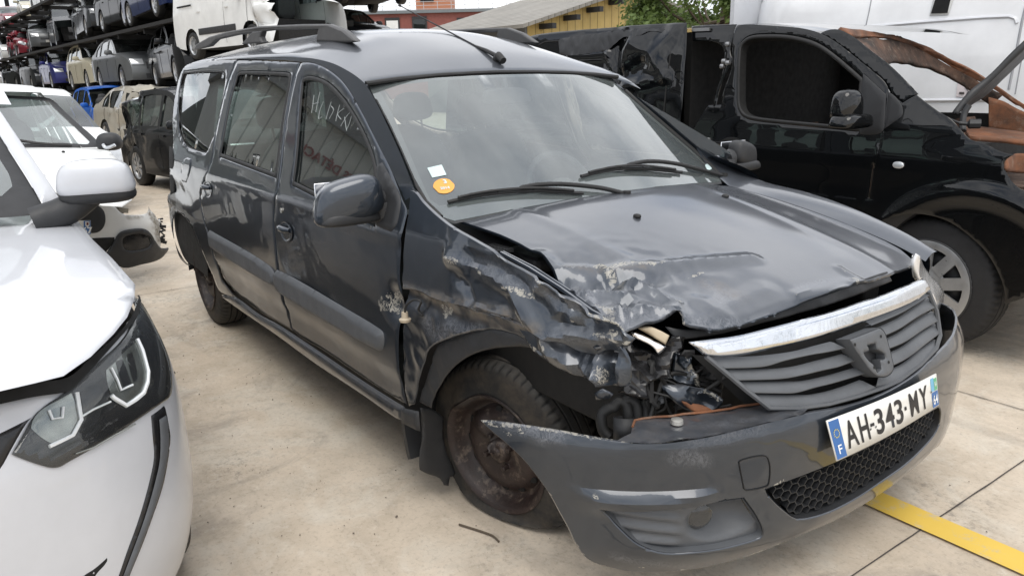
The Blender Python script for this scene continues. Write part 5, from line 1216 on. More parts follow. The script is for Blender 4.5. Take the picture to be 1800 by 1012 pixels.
def copy_car(root, label, frm, to, drop=(), group=None):
    r = root.copy(); COL.objects.link(r); r['label'] = label
    if group: r['group'] = group
    def rec(o, par):
        for ch in children(o):
            if ch.name.split('.')[0] in drop: continue
            c = ch.copy(); COL.objects.link(c); c.parent = par
            for sl, s0 in zip(c.material_slots, ch.material_slots):
                if s0.material == M[frm]: sl.link = 'OBJECT'; sl.material = M[to]
            rec(ch, c)
    rec(root, r); return r
def depthpt(px, py, D): return C0+ray(px, py)*D
def place_wheel(root, kind, px, D, z, heading, front=True, side=-1, scale=1.0):
    """put a car so that its (right) front or rear wheel stands in line with px at depth D, on level z"""
    K = KIND[kind]; p = C0+FW*D+RT*((px-900)/FPX*D); p = p+UP*((z-p.z)/UP.z); R = Matrix.Rotation(heading, 3, 'Z')
    off = R @ (Vector((K['ax'][0 if front else 1], side*(K['W']/2-.03), 0))*scale); root.location = (p.x-off.x, p.y-off.y, z); root.rotation_euler = (0, 0, heading)
H = math.radians(3)
GR1 = 'scrapped cars stacked nose to tail on the storage rack'
PH = simplecar('hatch', 'cream hatchback between the violet blue and the silver car on the lower deck', 'c_cream', group=GR1)
PS = simplecar('sedan', 'silver grey saloon on the lower rack deck, left of the stripped black saloon', 'c_silver', group=GR1)
PM = simplecar('mpv', 'dark grey people carrier, third from the left on the lower rack deck', 'c_slate', group=GR1)
Z1, Z2, Z3 = 1.37, 2.95, 4.52; KD = .85
def pxD(D): return -200+10241/D
DS = [20.3, 24.5, 28.8, 34.4, 39.6, 45.0, 51.0]
place_wheel(PS, 'sedan', pxD(24.5), 24.5*KD, Z1, H); place_wheel(PH, 'hatch', pxD(28.8), 28.8*KD, Z1, H); place_wheel(PM, 'mpv', pxD(39.6), 39.6*KD, Z1, H)
rack = [ # proto, kind, frm, paint, D, z, label, drop
 (PS, 'sedan', 'c_silver', 'c_black', 20.0, Z1, 'black saloon without window glass on the lower rack deck, nearest the white van', ('windscreen', 'window', 'headlight', 'bonnet')),
 (PH, 'hatch', 'c_cream', 'c_blue', 34.4, Z1, 'violet blue hatchback on the lower rack deck beside the cream car', ()),
 (PS, 'sedan', 'c_silver', 'c_black', 45.0, Z1, 'small black car far along the lower rack deck beside a white one', ()),
 (PH, 'hatch', 'c_cream', 'c_white', 51.0, Z1, 'white hatchback at the far left end of the lower rack deck', ()),
 (PH, 'hatch', 'c_cream', 'c_navy', 21.6, Z2, 'dark navy car at the near end of the middle rack deck, beside the white van', ()),
 (PS, 'sedan', 'c_silver', 'c_black', 24.5, Z2, 'black saloon on the middle rack deck, straight above the silver grey saloon', ('bonnet',)),
 (PS, 'sedan', 'c_silver', 'c_slate', 29.0, Z2, 'graphite saloon on the middle rack deck above the cream hatchback', ()),
 (PM, 'mpv', 'c_slate', 'c_slate', 34.4, Z2, 'dark grey people carrier missing its nose on the middle deck above the violet blue car', ('front_end', 'headlight')),
 (PH, 'hatch', 'c_cream', 'c_silver', 39.6, Z2, 'silver hatchback on the middle rack deck, right of the crushed red car', ()),
 (PS, 'sedan', 'c_silver', 'c_white', 51.0, Z2, 'white car low at the left edge, half hidden beyond the crushed red car', ()),
 (PM, 'mpv', 'c_slate', 'c_black', 29.5, Z3, 'black car on the top rack deck of which mainly the wheels show', ()),
 (PM, 'mpv', 'c_slate', 'c_white', 37.0, Z3, 'white car on the top rack deck, cut by the upper edge of the picture', ()),
 (PH, 'hatch', 'c_cream', 'c_cream', 43.5, Z3, 'cream car at the left end of the top rack deck', ()),
 (PH, 'hatch', 'c_cream', 'c_red', 50.0, Z3, 'dark red car in the far upper left corner of the rack', ()),
]
for pr_, kd, frm, to, D, z, lab, drop in rack:
    c = copy_car(pr_, lab, frm, to, drop, GR1); q_ = random.Random(int(D*10)+int(z*7)); place_wheel(c, kd, pxD(D)+q_.uniform(-5, 5), D*KD, z, H+q_.uniform(-.11, .11)); c.rotation_euler.x = q_.uniform(-.03, .03); c.rotation_euler.y = q_.uniform(-.03, .03); c.location.z += .06
random.seed(5)
rc = simplecar('hatch', 'crushed dark red car on the middle rack deck near the left edge', 'c_red', skip=('windscreen', 'window', 'rear_window'), crush=((.2, 0, 1.1), 1.7, .35, 2), group=GR1); place_wheel(rc, 'hatch', pxD(44.5), 44.5*KD, Z2, H)
# rack
M['rack_steel'] = plain('dark_rack_steel', (.012, .012, .013), .85, 0); M['rack_grey'] = plain('grey_painted_steel', (.17, .19, .20), .5, .2)
rk = empty('storage_rack', 'long dark steel rack with three decks of scrapped cars', 'rack', (-22, 2.6, 0))
dv = Vector((math.cos(math.radians(183.9)), math.sin(math.radians(183.9)), 0)); nv = Vector((dv.y, -dv.x, 0)); nv = nv if nv.y > 0 else -nv
p0 = depthpt(pxD(19.5), 150, 19.5*KD); p0 = Vector((p0.x-.6, p0.y, 0))
for z in (Z1, Z2, Z3):
    mb = MB()
    for off_ in (.30, 1.45): mb.bar(p0+nv*off_+Vector((0, 0, z-.10)), p0+nv*off_+dv*48+Vector((0, 0, z-.09)), .30, .08)
    mb.bar(p0+nv*3.2+Vector((0, 0, z-.10)), p0+nv*3.2+dv*48+Vector((0, 0, z-.10)), 2.6, .14)
    for k in range(20): a = p0+dv*(k*2.5+.3); mb.bar(a+nv*.2+Vector((0, 0, z-.2)), a+nv*4.6+Vector((0, 0, z-.2)), .10, .12)
    mb.build('rack_deck', 'dark', rk, smooth=False)
for k in range(6):
    a = p0+dv*(k*9.6+.1)+nv*2.4; mb = MB(); mb.box(a+Vector((0, 0, 3.4)), (.22, .22, 6.8)); mb.build('rack_post', 'rack_steel', rk, smooth=False)
M['dark_green'] = plain('dark_green_sheet', (.012, .02, .016), .9)
# black sheet added behind the rack in place of the deep shade there
fb = empty('shade_backdrop', 'tall black painted-shade fence behind the car rack', 'backdrop', tuple(p0+nv*5.2)); mb = MB(); rows = []
a0 = p0+nv*5.2-dv*1.5
mb.box((a0+dv*29)+Vector((0, 0, 4)), (51, .12, 8), rz=math.atan2(dv.y, dv.x)); mb.build('sheet_panel', 'dark', fb, smooth=False)
fb2 = empty('unseen_backdrop', 'unseen dark green fence beyond the parts warehouse', 'backdrop', (-60, -8, 0)); mb = MB(); mb.box((-62, -8, 3.2), (58, .1, 6.4)); mb.build('sheet_panel', 'dark_green', fb2, smooth=False)  # unseen sheet, added so the sides of the rack cars reflect something dark
# second, deeper lane of dark wrecks
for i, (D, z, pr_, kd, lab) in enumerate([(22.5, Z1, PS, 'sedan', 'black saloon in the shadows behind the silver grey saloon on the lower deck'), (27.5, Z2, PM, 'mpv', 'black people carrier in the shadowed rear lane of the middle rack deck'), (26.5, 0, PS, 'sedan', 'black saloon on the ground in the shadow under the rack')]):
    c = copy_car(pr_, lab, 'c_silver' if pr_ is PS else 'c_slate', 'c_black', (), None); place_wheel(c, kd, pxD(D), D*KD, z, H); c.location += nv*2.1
# white van, dark saloon and post on the near rack
wv = simplecar('van', 'white panel van with a smashed front corner, standing high on the rack', 'c_white', name='panel_van', crush=((2.3, -.9, .8), .55, .30), cat='van', skip=('headlight', 'front_end'), scale=.88); place_wheel(wv, 'van', 343, 15.8, 1.94, math.radians(9), front=False, scale=.88)
mb = MB(); 
SRv = Surf('side', lambda x, z: -.925-.0*z, -1)
patch('rub_strip', SRv, [(-.95, .52), (.9, .52), (.9, .66), (-.95, .66)], 'plastic', wv, space='uv', step=.2, curve=False, off=.02, ring=.01)
patch('door_rail', SRv, [(-2.0, 1.17), (-1.2, 1.17), (-1.2, 1.21), (-2.0, 1.21)], 'dark', wv, space='uv', step=.2, curve=False, off=.015, ring=0)
for o in children(wv):
    if o.name.startswith(('rub_strip', 'door_rail')): o.matrix_parent_inverse = Matrix.Identity(4)
M['primer'] = plain('bare_bulkhead_metal', (.33, .31, .26), .7, var=.6, scale=9)
mb = MB()
for i in range(26):
    rr_ = random.Random(i); mb.box((1.55+rr_.uniform(-.12, .22), -.80+rr_.uniform(-.08, .08), .75+rr_.uniform(-.3, .5)), (rr_.uniform(.05, .2), rr_.uniform(.04, .1), rr_.uniform(.05, .25)), mat=Matrix.Rotation(rr_.uniform(-.8, .8), 3, 'Y'))
o = mb.build('torn_inner_wing', 'primer', wv, smooth=False); o.matrix_parent_inverse = Matrix.Identity(4)
ds = copy_car(PS, 'black saloon up on the near rack, right of the grey steel post', 'c_silver', 'c_black', ()); place_wheel(ds, 'sedan', 566, 20.0, 1.97, math.radians(-6))
tw_ = copy_car(PH, 'dark car above the black saloon of which only a front wheel shows', 'c_cream', 'c_black', ()); place_wheel(tw_, 'hatch', 597, 18.6, 3.27, math.radians(-10))
nr = empty('steel_rack', 'near steel rack with a grey post carrying the white van and two dark cars', 'rack', (-12, 5, 0))
pp = depthpt(548, 50, 16.0); mb = MB(); mb.box((pp.x, pp.y, 2.6), (.20, .20, 5.2)); mb.box((pp.x, pp.y, 2.6), (.30, .05, 5.2)); mb.build('rack_post', 'rack_grey', nr, smooth=False)
c_ = wv.location; mb = MB(); mb.bar(Vector((c_.x-2.2, c_.y-.45, 1.86)), Vector((c_.x+2.2, c_.y+.35, 1.86)), .3, .12); mb.bar(Vector((c_.x-2.2, c_.y+.4, 1.86)), Vector((c_.x+2.2, c_.y+1.2, 1.86)), .3, .12); mb.build('rack_beam', 'rack_steel', nr, smooth=False)
c_ = ds.location; mb = MB(); mb.bar(Vector((c_.x-2.2, c_.y-.2, 1.86)), Vector((c_.x+2.0, c_.y-.6, 1.86)), .3, .12);  mb.build('rack_beam', 'rack_steel', nr, smooth=False)
c_ = tw_.location; mb = MB(); mb.bar(Vector((c_.x-2.2, c_.y-.2, 3.34)), Vector((c_.x+1.0, c_.y-.7, 3.34)), .16, .10); mb.build('rack_beam', 'rack_steel', nr, smooth=False)
# wrecks on the ground
bm_ = simplecar('hatch', 'black hatchback with crumpled rear quarter standing behind the grey estate', 'c_black', name='wrecked_hatchback', crush=((-2.0, -.8, 1.15), .65, .26, 4), step=.06, scale=.95); place_wheel(bm_, 'hatch', 246, 11.4, 0, math.radians(9), front=False, scale=.95)
for nm_ in ('c_black', 'c_navy', 'c_bright_blue'): M[nm_].node_tree.nodes['Principled BSDF'].inputs['Specular IOR Level'].default_value = .05
gc_ = simplecar('sedan', 'grey beige car wrecked along its side, on the ground under the rack', 'c_champagne', name='crushed_saloon', crush=((1.2, -.8, .8), 1.5, .28, 7), skip=('windscreen', 'headlight'), step=.06); place_wheel(gc_, 'sedan', 188, 17.8, 0, math.radians(6), front=False); gc_.rotation_euler.x = math.radians(-4)
bb = simplecar('hatch', 'bright blue wreck without a nose on the ground under the rack', 'c_bright_blue', name='wrecked_hatchback', skip=('front_end', 'bonnet', 'windscreen', 'headlight'), crush=((1.6, 0, .7), .9, .3, 3), step=.06); place_wheel(bb, 'hatch', 176, 20.5, 0, math.radians(4))
th_ = simplecar('hatch', 'white car parked directly behind the white car with the broken bumper', 'c_white', name='hatchback', scale=.95, step=.06, skip=('door_mirror',))
q = depthpt(176, 243, 9.7); R_ = Matrix.Rotation(math.radians(4), 3, 'Z') @ Vector((.85*.95, .80*.95, 0)); th_.location = (q.x-R_.x, q.y-R_.y, 0); th_.rotation_euler = (0, 0, math.radians(4))
for o in children(th_):
    if o.name.startswith('door_mirror'): recolour(o, 'c_white', 'plastic')
# ------------------------------------------------------------------ buildings, shed, tree
t = NT('red_brick'); bt = t.n('ShaderNodeTexBrick'); t.noise(1); t.l(t.tc.outputs['Object'], bt.inputs['Vector']); bt.inputs['Color1'].default_value = (.20, .055, .045, 1); bt.inputs['Color2'].default_value = (.25, .075, .06, 1); bt.inputs['Mortar'].default_value = (.22, .13, .11, 1); bt.inputs['Scale'].default_value = 3.2
mp = t.n('ShaderNodeMapping'); mp.inputs['Rotation'].default_value = (PI/2, 0, 0); t.l(t.tc.outputs['Object'], mp.inputs[0]); t.l(mp.outputs[0], bt.inputs['Vector']); M['brick'] = t.bsdf(bt.outputs[0], .85)
def facing(name, label, cat, pxa, pxb, D, depth, top_py, mat, z0=0):
    a = depthpt(pxa, 140, D); b = depthpt(pxb, 140, D); a.z = b.z = 0; ztp = depthpt((pxa+pxb)/2, top_py, D).z; L = (b-a).length; ang = math.atan2((b-a).y, (b-a).x)
    root = empty(name, label, cat, tuple((a+b)/2), ang); mb = MB(); mb.box((0, depth/2, ztp/2), (L, depth, ztp)); o = mb.build('wall', mat, root, smooth=False); o.matrix_parent_inverse = Matrix.Identity(4); return root, L, ztp
br, BL, BZ = facing('brick_building', 'long low red brick building with shuttered windows beyond the yard', 'building', 560, 1200, 62, 14, 23, 'brick')
def lay(o): o.matrix_parent_inverse = Matrix.Identity(4); return o
bpx = lambda px: (px-880)/FPX*62
for px, py, wpx, hpx, mat in ((696, 47, 20, 20, 'c_white'), (743, 43, 20, 16, 'bg_glass'), (820, 46, 20, 18, 'bg_glass')):
    x = bpx(px); z = depthpt(px, py, 62).z; ww, hh = wpx/FPX*62, hpx/FPX*62; mb = MB(); mb.box((x, -.05, z), (ww+.25, .12, hh+.25)); fr_ = lay(mb.build('window', 'plastic', br, smooth=False)); mb = MB(); mb.box((x, -.10, z-.1), (ww, .08, hh)); mb.build('pane', mat, fr_, smooth=False)
mb = MB(); mb.box((0, 7, BZ+.12), (BL+.5, 14.5, .24)); lay(mb.build('roof_edge', 'rack_grey', br, smooth=False))
mb = MB()
M['galv'] = plain('galvanised_rail', (.5, .51, .52), .5, .3)
for k in range(int(BL/1.1)): mb.box((-BL/2+k*1.1, .4, BZ+.55), (.04, .04, .75))
for h_ in (.35, .62, .9): mb.box((0, .4, BZ+h_), (BL, .035, .035))
lay(mb.build('roof_railing', 'galv', br, smooth=False))
M['orange_wall'] = plain('terracotta_render', (.48, .20, .11), .85, var=.1)
ot, _, OZ = facing('stair_tower', 'square orange tower rising behind the red brick building', 'tower', 738, 800, 70, 4, -22, 'orange_wall'); mb = MB(); mb.box((0, -.03, depthpt(757, 2, 70).z), (1.2, .12, .5)); lay(mb.build('window', 'dark', ot, smooth=False))
for o in children(ot):
    if o.name.startswith('window'): o.location.x = -.6
# shed
def cor(name, c1, c2, period, rot=0, axis='X'):
    t = NT(name); t.noise(1); sx_ = t.n('ShaderNodeSeparateXYZ'); t.l(t.tc.outputs['Object'], sx_.inputs[0]); s_ = t.math('SINE', t.math('MULTIPLY', sx_.outputs[axis], 2*PI/period)); st_ = t.ramp(t.noise(1.2, 6, .7), (.3, 0.), (.7, 1.))
    c = t.mix(st_, c1, c2); c = t.mix(t.ramp(s_, (.90, 0.), (.98, .75)), c, tuple(x*.35 for x in c1)); return t.bsdf(c, .75, normal=t.bump(s_, .8, .03))
M['yellow_boards'] = cor('yellow_cladding', (.46, .34, .12), (.55, .41, .17), .45); M['grey_cor'] = cor('weathered_corrugated', (.13, .14, .15), (.19, .20, .21), .25, axis='X'); M['roof_cor'] = cor('fibre_cement_roof', (.21, .20, .18), (.30, .285, .255), .35, axis='X')
sh0 = depthpt(926, 150, 30); sh0.z = 0; gd = Vector((math.cos(math.radians(96)), math.sin(math.radians(96)), 0)); ld = Vector((math.cos(math.radians(186)), math.sin(math.radians(186)), 0))
def proj(p): d = p-C0; z = d.dot(FW); return 900+FPX*d.dot(RT)/z, 506-FPX*d.dot(UP)/z, z
s_ = .5
while proj(sh0+gd*s_)[0] < 1105: s_ += .05
gw = s_; ze = depthpt(926, 46, 30).z; ap = sh0+gd*gw; zr = 5.0
while proj(Vector((ap.x, ap.y, zr)))[1] > 0: zr += .02
shed = empty('shed', 'yellow boarded shed with a grey corrugated gable roof', 'shed', tuple(sh0+gd*gw), math.radians(96))
LL = 3.0
while proj(sh0+Vector((0, 0, ze))+ld*LL)[0] > 752: LL += .2
#                                                            # local x along gd, local y backwards (ld side = +y)
def S(x, y, z): return (x, y, z)
ldl = Matrix.Rotation(-math.radians(96), 3, 'Z') @ ld; sy = 1 if ldl.y > 0 else -1
mb = MB(); mb.add([S(-gw, 0, 0), S(gw, 0, 0), S(gw, 0, ze), S(0, 0, zr-.12), S(-gw, 0, ze)], [(0, 1, 2, 3, 4)]); lay(mb.build('gable_wall', 'yellow_boards', shed, smooth=False))
mb = MB(); mb.add([S(-gw, 0, 0), S(-gw, sy*LL, 0), S(-gw, sy*LL, ze), S(-gw, 0, ze)], [(0, 1, 2, 3)]); mb.add([S(gw, 0, 0), S(gw, sy*LL, 0), S(gw, sy*LL, ze), S(gw, 0, ze)], [(0, 1, 2, 3)]); mb.add([S(-gw, sy*LL, 0), S(gw, sy*LL, 0), S(gw, sy*LL, ze), S(0, sy*LL, zr-.12), S(-gw, sy*LL, ze)], [(0, 1, 2, 3, 4)])
mb.box((-gw-.02, sy*.12, ze/2), (.12, .3, ze)); lay(mb.build('side_wall', 'grey_cor', shed, smooth=False))
mb = MB(); sl_ = (zr-ze)/gw
for sg in (-1, 1):
    a = [S(0, -sy*.5, zr), S(sg*(gw+.6), -sy*.5, ze-sl_*.6), S(sg*(gw+.6), sy*(LL+.5), ze-sl_*.6), S(0, sy*(LL+.5), zr)]; extrude_poly(mb, a, (0, 0, .14))
lay(mb.build('roof', 'roof_cor', shed, smooth=False))
for k in range(-4, 5): mb = MB(); mb.box((gw*k/4.6, -sy*.3, zr-sl_*gw*abs(k)/4.6-.26), (.22, .9, .2)); lay(mb.build('purlin', 'plastic', shed, smooth=False))
# tree
M['bark'] = plain('bark', (.09, .07, .05), .9, bump=.3)
def leafmat(name, a, b):
    t = NT(name); c = t.mix(t.noise(1.5, 3), a, b); p = t.bsdf(c, .6); tr = t.n('ShaderNodeBsdfTranslucent'); t.l(c, tr.inputs[0]); mxs = t.n('ShaderNodeMixShader'); mxs.inputs[0].default_value = .3; t.l(t.p.outputs[0], mxs.inputs[1]); t.l(tr.outputs[0], mxs.inputs[2]); t.l(mxs.outputs[0], t.out.inputs[0]); return t.m
M['leaf'] = leafmat('plane_leaves', (.08, .135, .03), (.15, .21, .06)); M['leaf_far'] = leafmat('far_leaves', (.03, .055, .018), (.06, .09, .03))
def tree(name, label, base, top, rad, mat, n, leaf=.16, seed=1):
    rnd = random.Random(seed); root = empty(name, label, 'tree', tuple(base)); mb = MB(); hh = top-base.z; b = Vector(base)
    mb.tube([b, b+Vector((.1, 0, hh*.3)), b+Vector((0, .1, hh*.6)), b+Vector((.1, .1, hh*.9))], [.22, .17, .11, .03], 8); clumps = []
    for i in range(46):
        a = rnd.uniform(0, 2*PI); ph = rnd.uniform(-.6, 1); rr = rad*rnd.uniform(.45, 1.0); c = b+Vector((rr*math.cos(a), rr*math.sin(a), hh*.62+ph*hh*.34*(1-.3*rr/rad))); clumps.append((c, rnd.uniform(.45, 1.0)))
        mb.tube([b+Vector((0, 0, hh*rnd.uniform(.25, .6))), b.lerp(c, .6)+Vector((0, 0, hh*.12)), c], [.07, .04, .012], 5)
    mb.build('trunk', 'bark', root); mb = MB()
    for k in range(n):
        c, r = clumps[rnd.randrange(len(clumps))]; v = Vector((rnd.gauss(0, 1), rnd.gauss(0, 1), rnd.gauss(0, .8))); p = c+v*r*.42
        nn = Vector((rnd.gauss(0, 1), rnd.gauss(0, 1), rnd.gauss(.6, 1))).normalized(); t_ = nn.orthogonal().normalized(); bt_ = nn.cross(t_); s = leaf*rnd.uniform(.6, 1.2)
        mb.add([p-t_*s*.5, p+bt_*s*.32, p+t_*s*.6, p-bt_*s*.32], [(0, 1, 2, 3)])
    mb.build('crown', mat, root, smooth=False); return root
tb = depthpt(1262, 150, 26); tb.z = 0; tree('plane_tree', 'leafy green tree between the yellow shed and the white van', tb, 5.3, 3.1, 'leaf', 21000, .18, 3)
tb = depthpt(1400, 150, 34); tb.z = 0; tree('plane_tree', 'green tree standing behind the tall white van', tb, 6.5, 3.0, 'leaf_far', 7000, .2, 8)
# low warehouse on the left with its lettering: seen in the side windows' reflections
M['clad_white'] = cor('white_cladding', (.27, .285, .275), (.33, .345, .335), .5, axis='Y')
wh = empty('parts_warehouse', 'white corrugated warehouse with dark red lettering across the yard', 'building', (-24, -16, 0))
mb = MB(); mb.box((-28, -16, 3.0), (8, 19, 6)); mb.build('wall', 'clad_white', wh, smooth=False); mb = MB(); mb.box((-28, -16, 9.5), (8.6, 19.6, 7)); mb.build('upper_wall', 'grey_cor', wh, smooth=False); mb = MB(); mb.box((-23.97, -14, 1.5), (.1, 9, 3)); mb.build('roller_door', 'dark', wh, smooth=False)
M['letter_red'] = plain('dark_red_letters', (.12, .02, .02), .6)
textmesh('wall_lettering', 'PIÈCES DÉTACHÉES', .46, 'letter_red', wh, Matrix.Translation((-23.94, -9.9, 4.75)) @ Matrix.Rotation(PI/2, 4, 'Z') @ Matrix.Rotation(PI/2, 4, 'X'), bold=.01, depth=.02)
for o in children(wh):
    o.matrix_parent_inverse = wh.matrix_basis.inverted()
# ================================================================== white car in the left foreground
wc = empty('white_hatchback', 'pearl white hatchback in the foreground, cut by the left edge of the picture', 'car', (-1.8, -2.42, 0))
WCY = -2.42
W1 = Surf('top', lambda x, y: .975-.035*max(0, x+1.2)-.055*max(0, x+.45)**2-(.10*max(0, abs(y-WCY)-.62)**2)-.02*((y-WCY)/.8)**2, 1, t=(.3, 8, 400))
wpl = [(-.95, .90), (-.5, .905), (-.25, .885), (-.02, .80), (.13, .64), (.24, .40), (.29, .15), (.30, 0), (.29, -.15), (.24, -.40), (.13, -.64), (-.02, -.80), (-.25, -.885), (-.5, -.905)]
wpl = wpl[::-1]; WT = [math.atan2(y, x+1.1) for x, y in wpl]; WR = [math.hypot(x+1.1, y) for x, y in wpl]
def wbz(z): return interp(z, [.12, .22, .34, .50, .66, .76, .84, .90, .96], [-.10, -.04, -.005, .0, -.010, -.035, -.075, -.13, -.20])
W2 = Surf('polar', lambda th, z: interp(th, WT, WR)+wbz(z), 1, cx=-1.1, cy=WCY, rs=1.2, t=(.3, 8, 400))
L3 = lambda L: cv(0, 500, 1.977, L)
LH = lambda L: cv(0, 520, 3.2656, L)
L1 = lambda L: cv(0, 150, 6.748, L)
L2 = lambda L: cv(0, 150, 2.891, L)
M['pearl'] = paint('pearl_white_paint', (.55, .565, .595), .0, .38, .12, .04, .03, .45, .8)
# front body below the bonnet gap: bumper and wing in one skin down to the ground
low = [(104, 352), (135, 389), (166, 427), (200, 460), (238, 505), (283, 561), (309, 621), (321, 667), (330, 715), (335, 745), (339, 790), (341, 830), (341, 900), (342, 1012), (342, 1100), (200, 1150), (-150, 1200), (-150, 720), (0, 690)]
gap_ = [(0, 703), (60, 690), (112, 672), (160, 640), (200, 600), (225, 565), (238, 527), (241, 505), (200, 462), (166, 430), (135, 392), (104, 356)]
fr_uv = [W2.hit(*p) for p in [(104, 352), (135, 389), (166, 427), (200, 460), (238, 505), (283, 561), (309, 621), (321, 667), (330, 715), (335, 745), (339, 790), (341, 830), (341, 880)]]
u_b = [W2.hit(*p) for p in [(118, 664), (60, 676), (0, 686)]]
ed = lambda u: .86-.01*math.cos(u)
uu = [p[0] for p in fr_uv]
u_left = WT[0]*1.2*.95
top_e = [W2.hit(*p) for p in gap_[:8]]
bot_e = [(max(uu)+.05, .20), (.8, .18), (.3, .17), (-.6, .17)]
tz = top_e[0]
outw = [(1.30, .93), (1.22, .925), (1.10, .91)]+[(u, v) for u, v in top_e[::-1]]+[(tz[0]-.30, tz[1]+.01), (-.3, tz[1]+.02), (-.6, tz[1]), (-.6, .18), (.3, .17), (.9, .18), (1.05, .20), (1.10, .30), (1.30, .55), (1.5, .68), (1.55, .70), (1.6, .90)]
hd_out = LH([(770, 12), (800, 50), (850, 140), (905, 250), (945, 350), (965, 440), (970, 540), (958, 590), (930, 610), (870, 650), (760, 725), (600, 830), (480, 900), (390, 950), (340, 978), (290, 984), (230, 970), (140, 940), (62, 908), (90, 860), (130, 790), (190, 690), (270, 620), (340, 575), (400, 530), (480, 455), (580, 365), (680, 270), (735, 190), (765, 90)])
bodw = patch('front_body', W2, outw, 'pearl', wc, space='uv', curve=False, step=.03, hem=.004)
huv = [W2.hit(*p) for p in cr_smooth(hd_out)]
hl_ = patch('headlamp', W2, huv, 'lens_clear', wc, space='uv', curve=False, step=.015, off=.010, hem=.006)
patch('headlamp_housing', W2, huv, 'gloss_black', hl_, space='uv', curve=False, step=.02, off=.004, hem=.0, ring=0)
M['lamp_dim'] = plain('lamp_reflector_dim', (.30, .31, .29), .18, .8, var=.4, scale=30); M['drl_white'] = plain('light_guide', (.75, .78, .80), .3, var=.05)
def lampsh(L, mat, off, nm='lamp_module', st=.02): return patch(nm, W2, LH(L), mat, hl_, step=st, off=off, hem=.0, ring=0)
lampsh([(600, 430), (640, 395), (700, 330), (770, 270), (800, 320), (825, 430), (820, 510), (800, 560), (710, 625), (640, 585), (610, 520)], 'lamp_dim', .0055)
lampsh([(190, 700), (240, 650), (330, 600), (400, 560), (430, 640), (440, 710), (400, 790), (300, 850), (240, 820), (170, 760)], 'lamp_dim', .0055)
lampsh([(655, 380), (690, 370), (715, 430), (745, 520), (700, 530), (675, 460)], 'gloss_black', .0065); lampsh([(720, 340), (745, 330), (775, 470), (755, 500), (735, 430)], 'gloss_black', .0065)
lampsh([(455, 560), (590, 470), (610, 600), (470, 680)], 'plastic', .0055)
def strip_px(L, w, mat, nm, par, surf=W2, off=.008):
    mb = MB(); P = [surf.P(*surf.hit(*q), off) for q in L]; mb.tube(P, w, 6); return mb.build(nm, mat, par)
strip_px(LH([(772, 258), (800, 320), (832, 440), (828, 500), (805, 562), (760, 600), (710, 632), (640, 590), (625, 575)]), .0055, 'drl_white', 'light_guide', hl_)
strip_px(LH([(428, 560), (440, 640), (452, 712), (405, 800), (340, 832), (272, 864)]), .0045, 'drl_white', 'light_guide', hl_)
strip_px(LH([(455, 695), (520, 655), (620, 610)]), .0025, 'drl_white', 'light_guide', hl_); strip_px(LH([(625, 420), (660, 490), (680, 545), (710, 530), (745, 515)]), .003, 'drl_white', 'light_guide', hl_)
strip_px(LH([(270, 660), (290, 710), (345, 700), (350, 640)]), .003, 'drl_white', 'light_guide', hl_)
strip_px(LH([(420, 905), (520, 870), (640, 800), (760, 735)]), .0018, 'lamp_dim', 'light_guide', hl_)
# daytime lamp fang
fang = L3([(525, 455), (570, 420), (583, 480), (590, 540), (570, 680), (540, 780), (500, 890), (450, 1012), (440, 1040), (400, 1040), (412, 1012), (440, 930), (480, 820), (515, 700), (535, 600), (530, 520)])
fu = patch('daytime_lamp', W2, fang, 'gloss_black', wc, step=.012, off=.004, hem=.004)
patch('daytime_lamp_lens', W2, L3([(545, 470), (568, 455), (578, 540), (558, 680), (525, 790), (485, 900), (440, 1012), (420, 1012), (455, 920), (495, 810), (530, 690), (548, 600)]), 'grey_plastic', fu, step=.012, off=.010, hem=.004)
patch('bumper_slot', W2, L3([(290, 1012), (330, 985), (372, 948), (370, 965), (335, 1005), (325, 1030), (280, 1030)]), 'dark', wc, step=.02, off=.003, ring=0)
patch('upper_grille', W2, L3([(-60, 540), (0, 516), (60, 487), (108, 462), (80, 500), (40, 570), (0, 640), (-60, 700)]), 'gloss_black', wc, step=.02, off=.003)
strip_px(L3([(585, 300), (610, 303), (632, 310)]), .0015, 'dark', 'panel_gap', wc, off=.0)
patch('bonnet_gap', W2, L3([(-60, 396), (0, 380), (110, 348), (225, 330), (300, 268), (390, 190), (440, 130), (462, 80), (470, 45), (476, 60), (465, 120), (430, 165), (340, 265), (240, 370), (218, 380), (110, 396), (0, 420), (-60, 436)]), 'dark', wc, step=.02, off=.012, ring=0, hem=0)
# bonnet
hood_px = [(-150, 715), (0, 691), (60, 677), (112, 664), (160, 630), (200, 590), (224, 560), (236, 530), (238, 503), (200, 460), (166, 427), (135, 389), (104, 352), (92, 352), (80, 380), (0, 383), (-150, 383)]
bh_ = [W1.hit(*p) for p in hood_px[1:-1]]; bh_ += [(WCY*2-0-(-1.9), 0)][:0]
bh_ = bh_+[(-1.20, -2.9), (.0, -2.9)]
patch('bonnet', W1, bh_, 'pearl', wc, space='uv', curve=False, step=.04, off=.012, hem=.008)
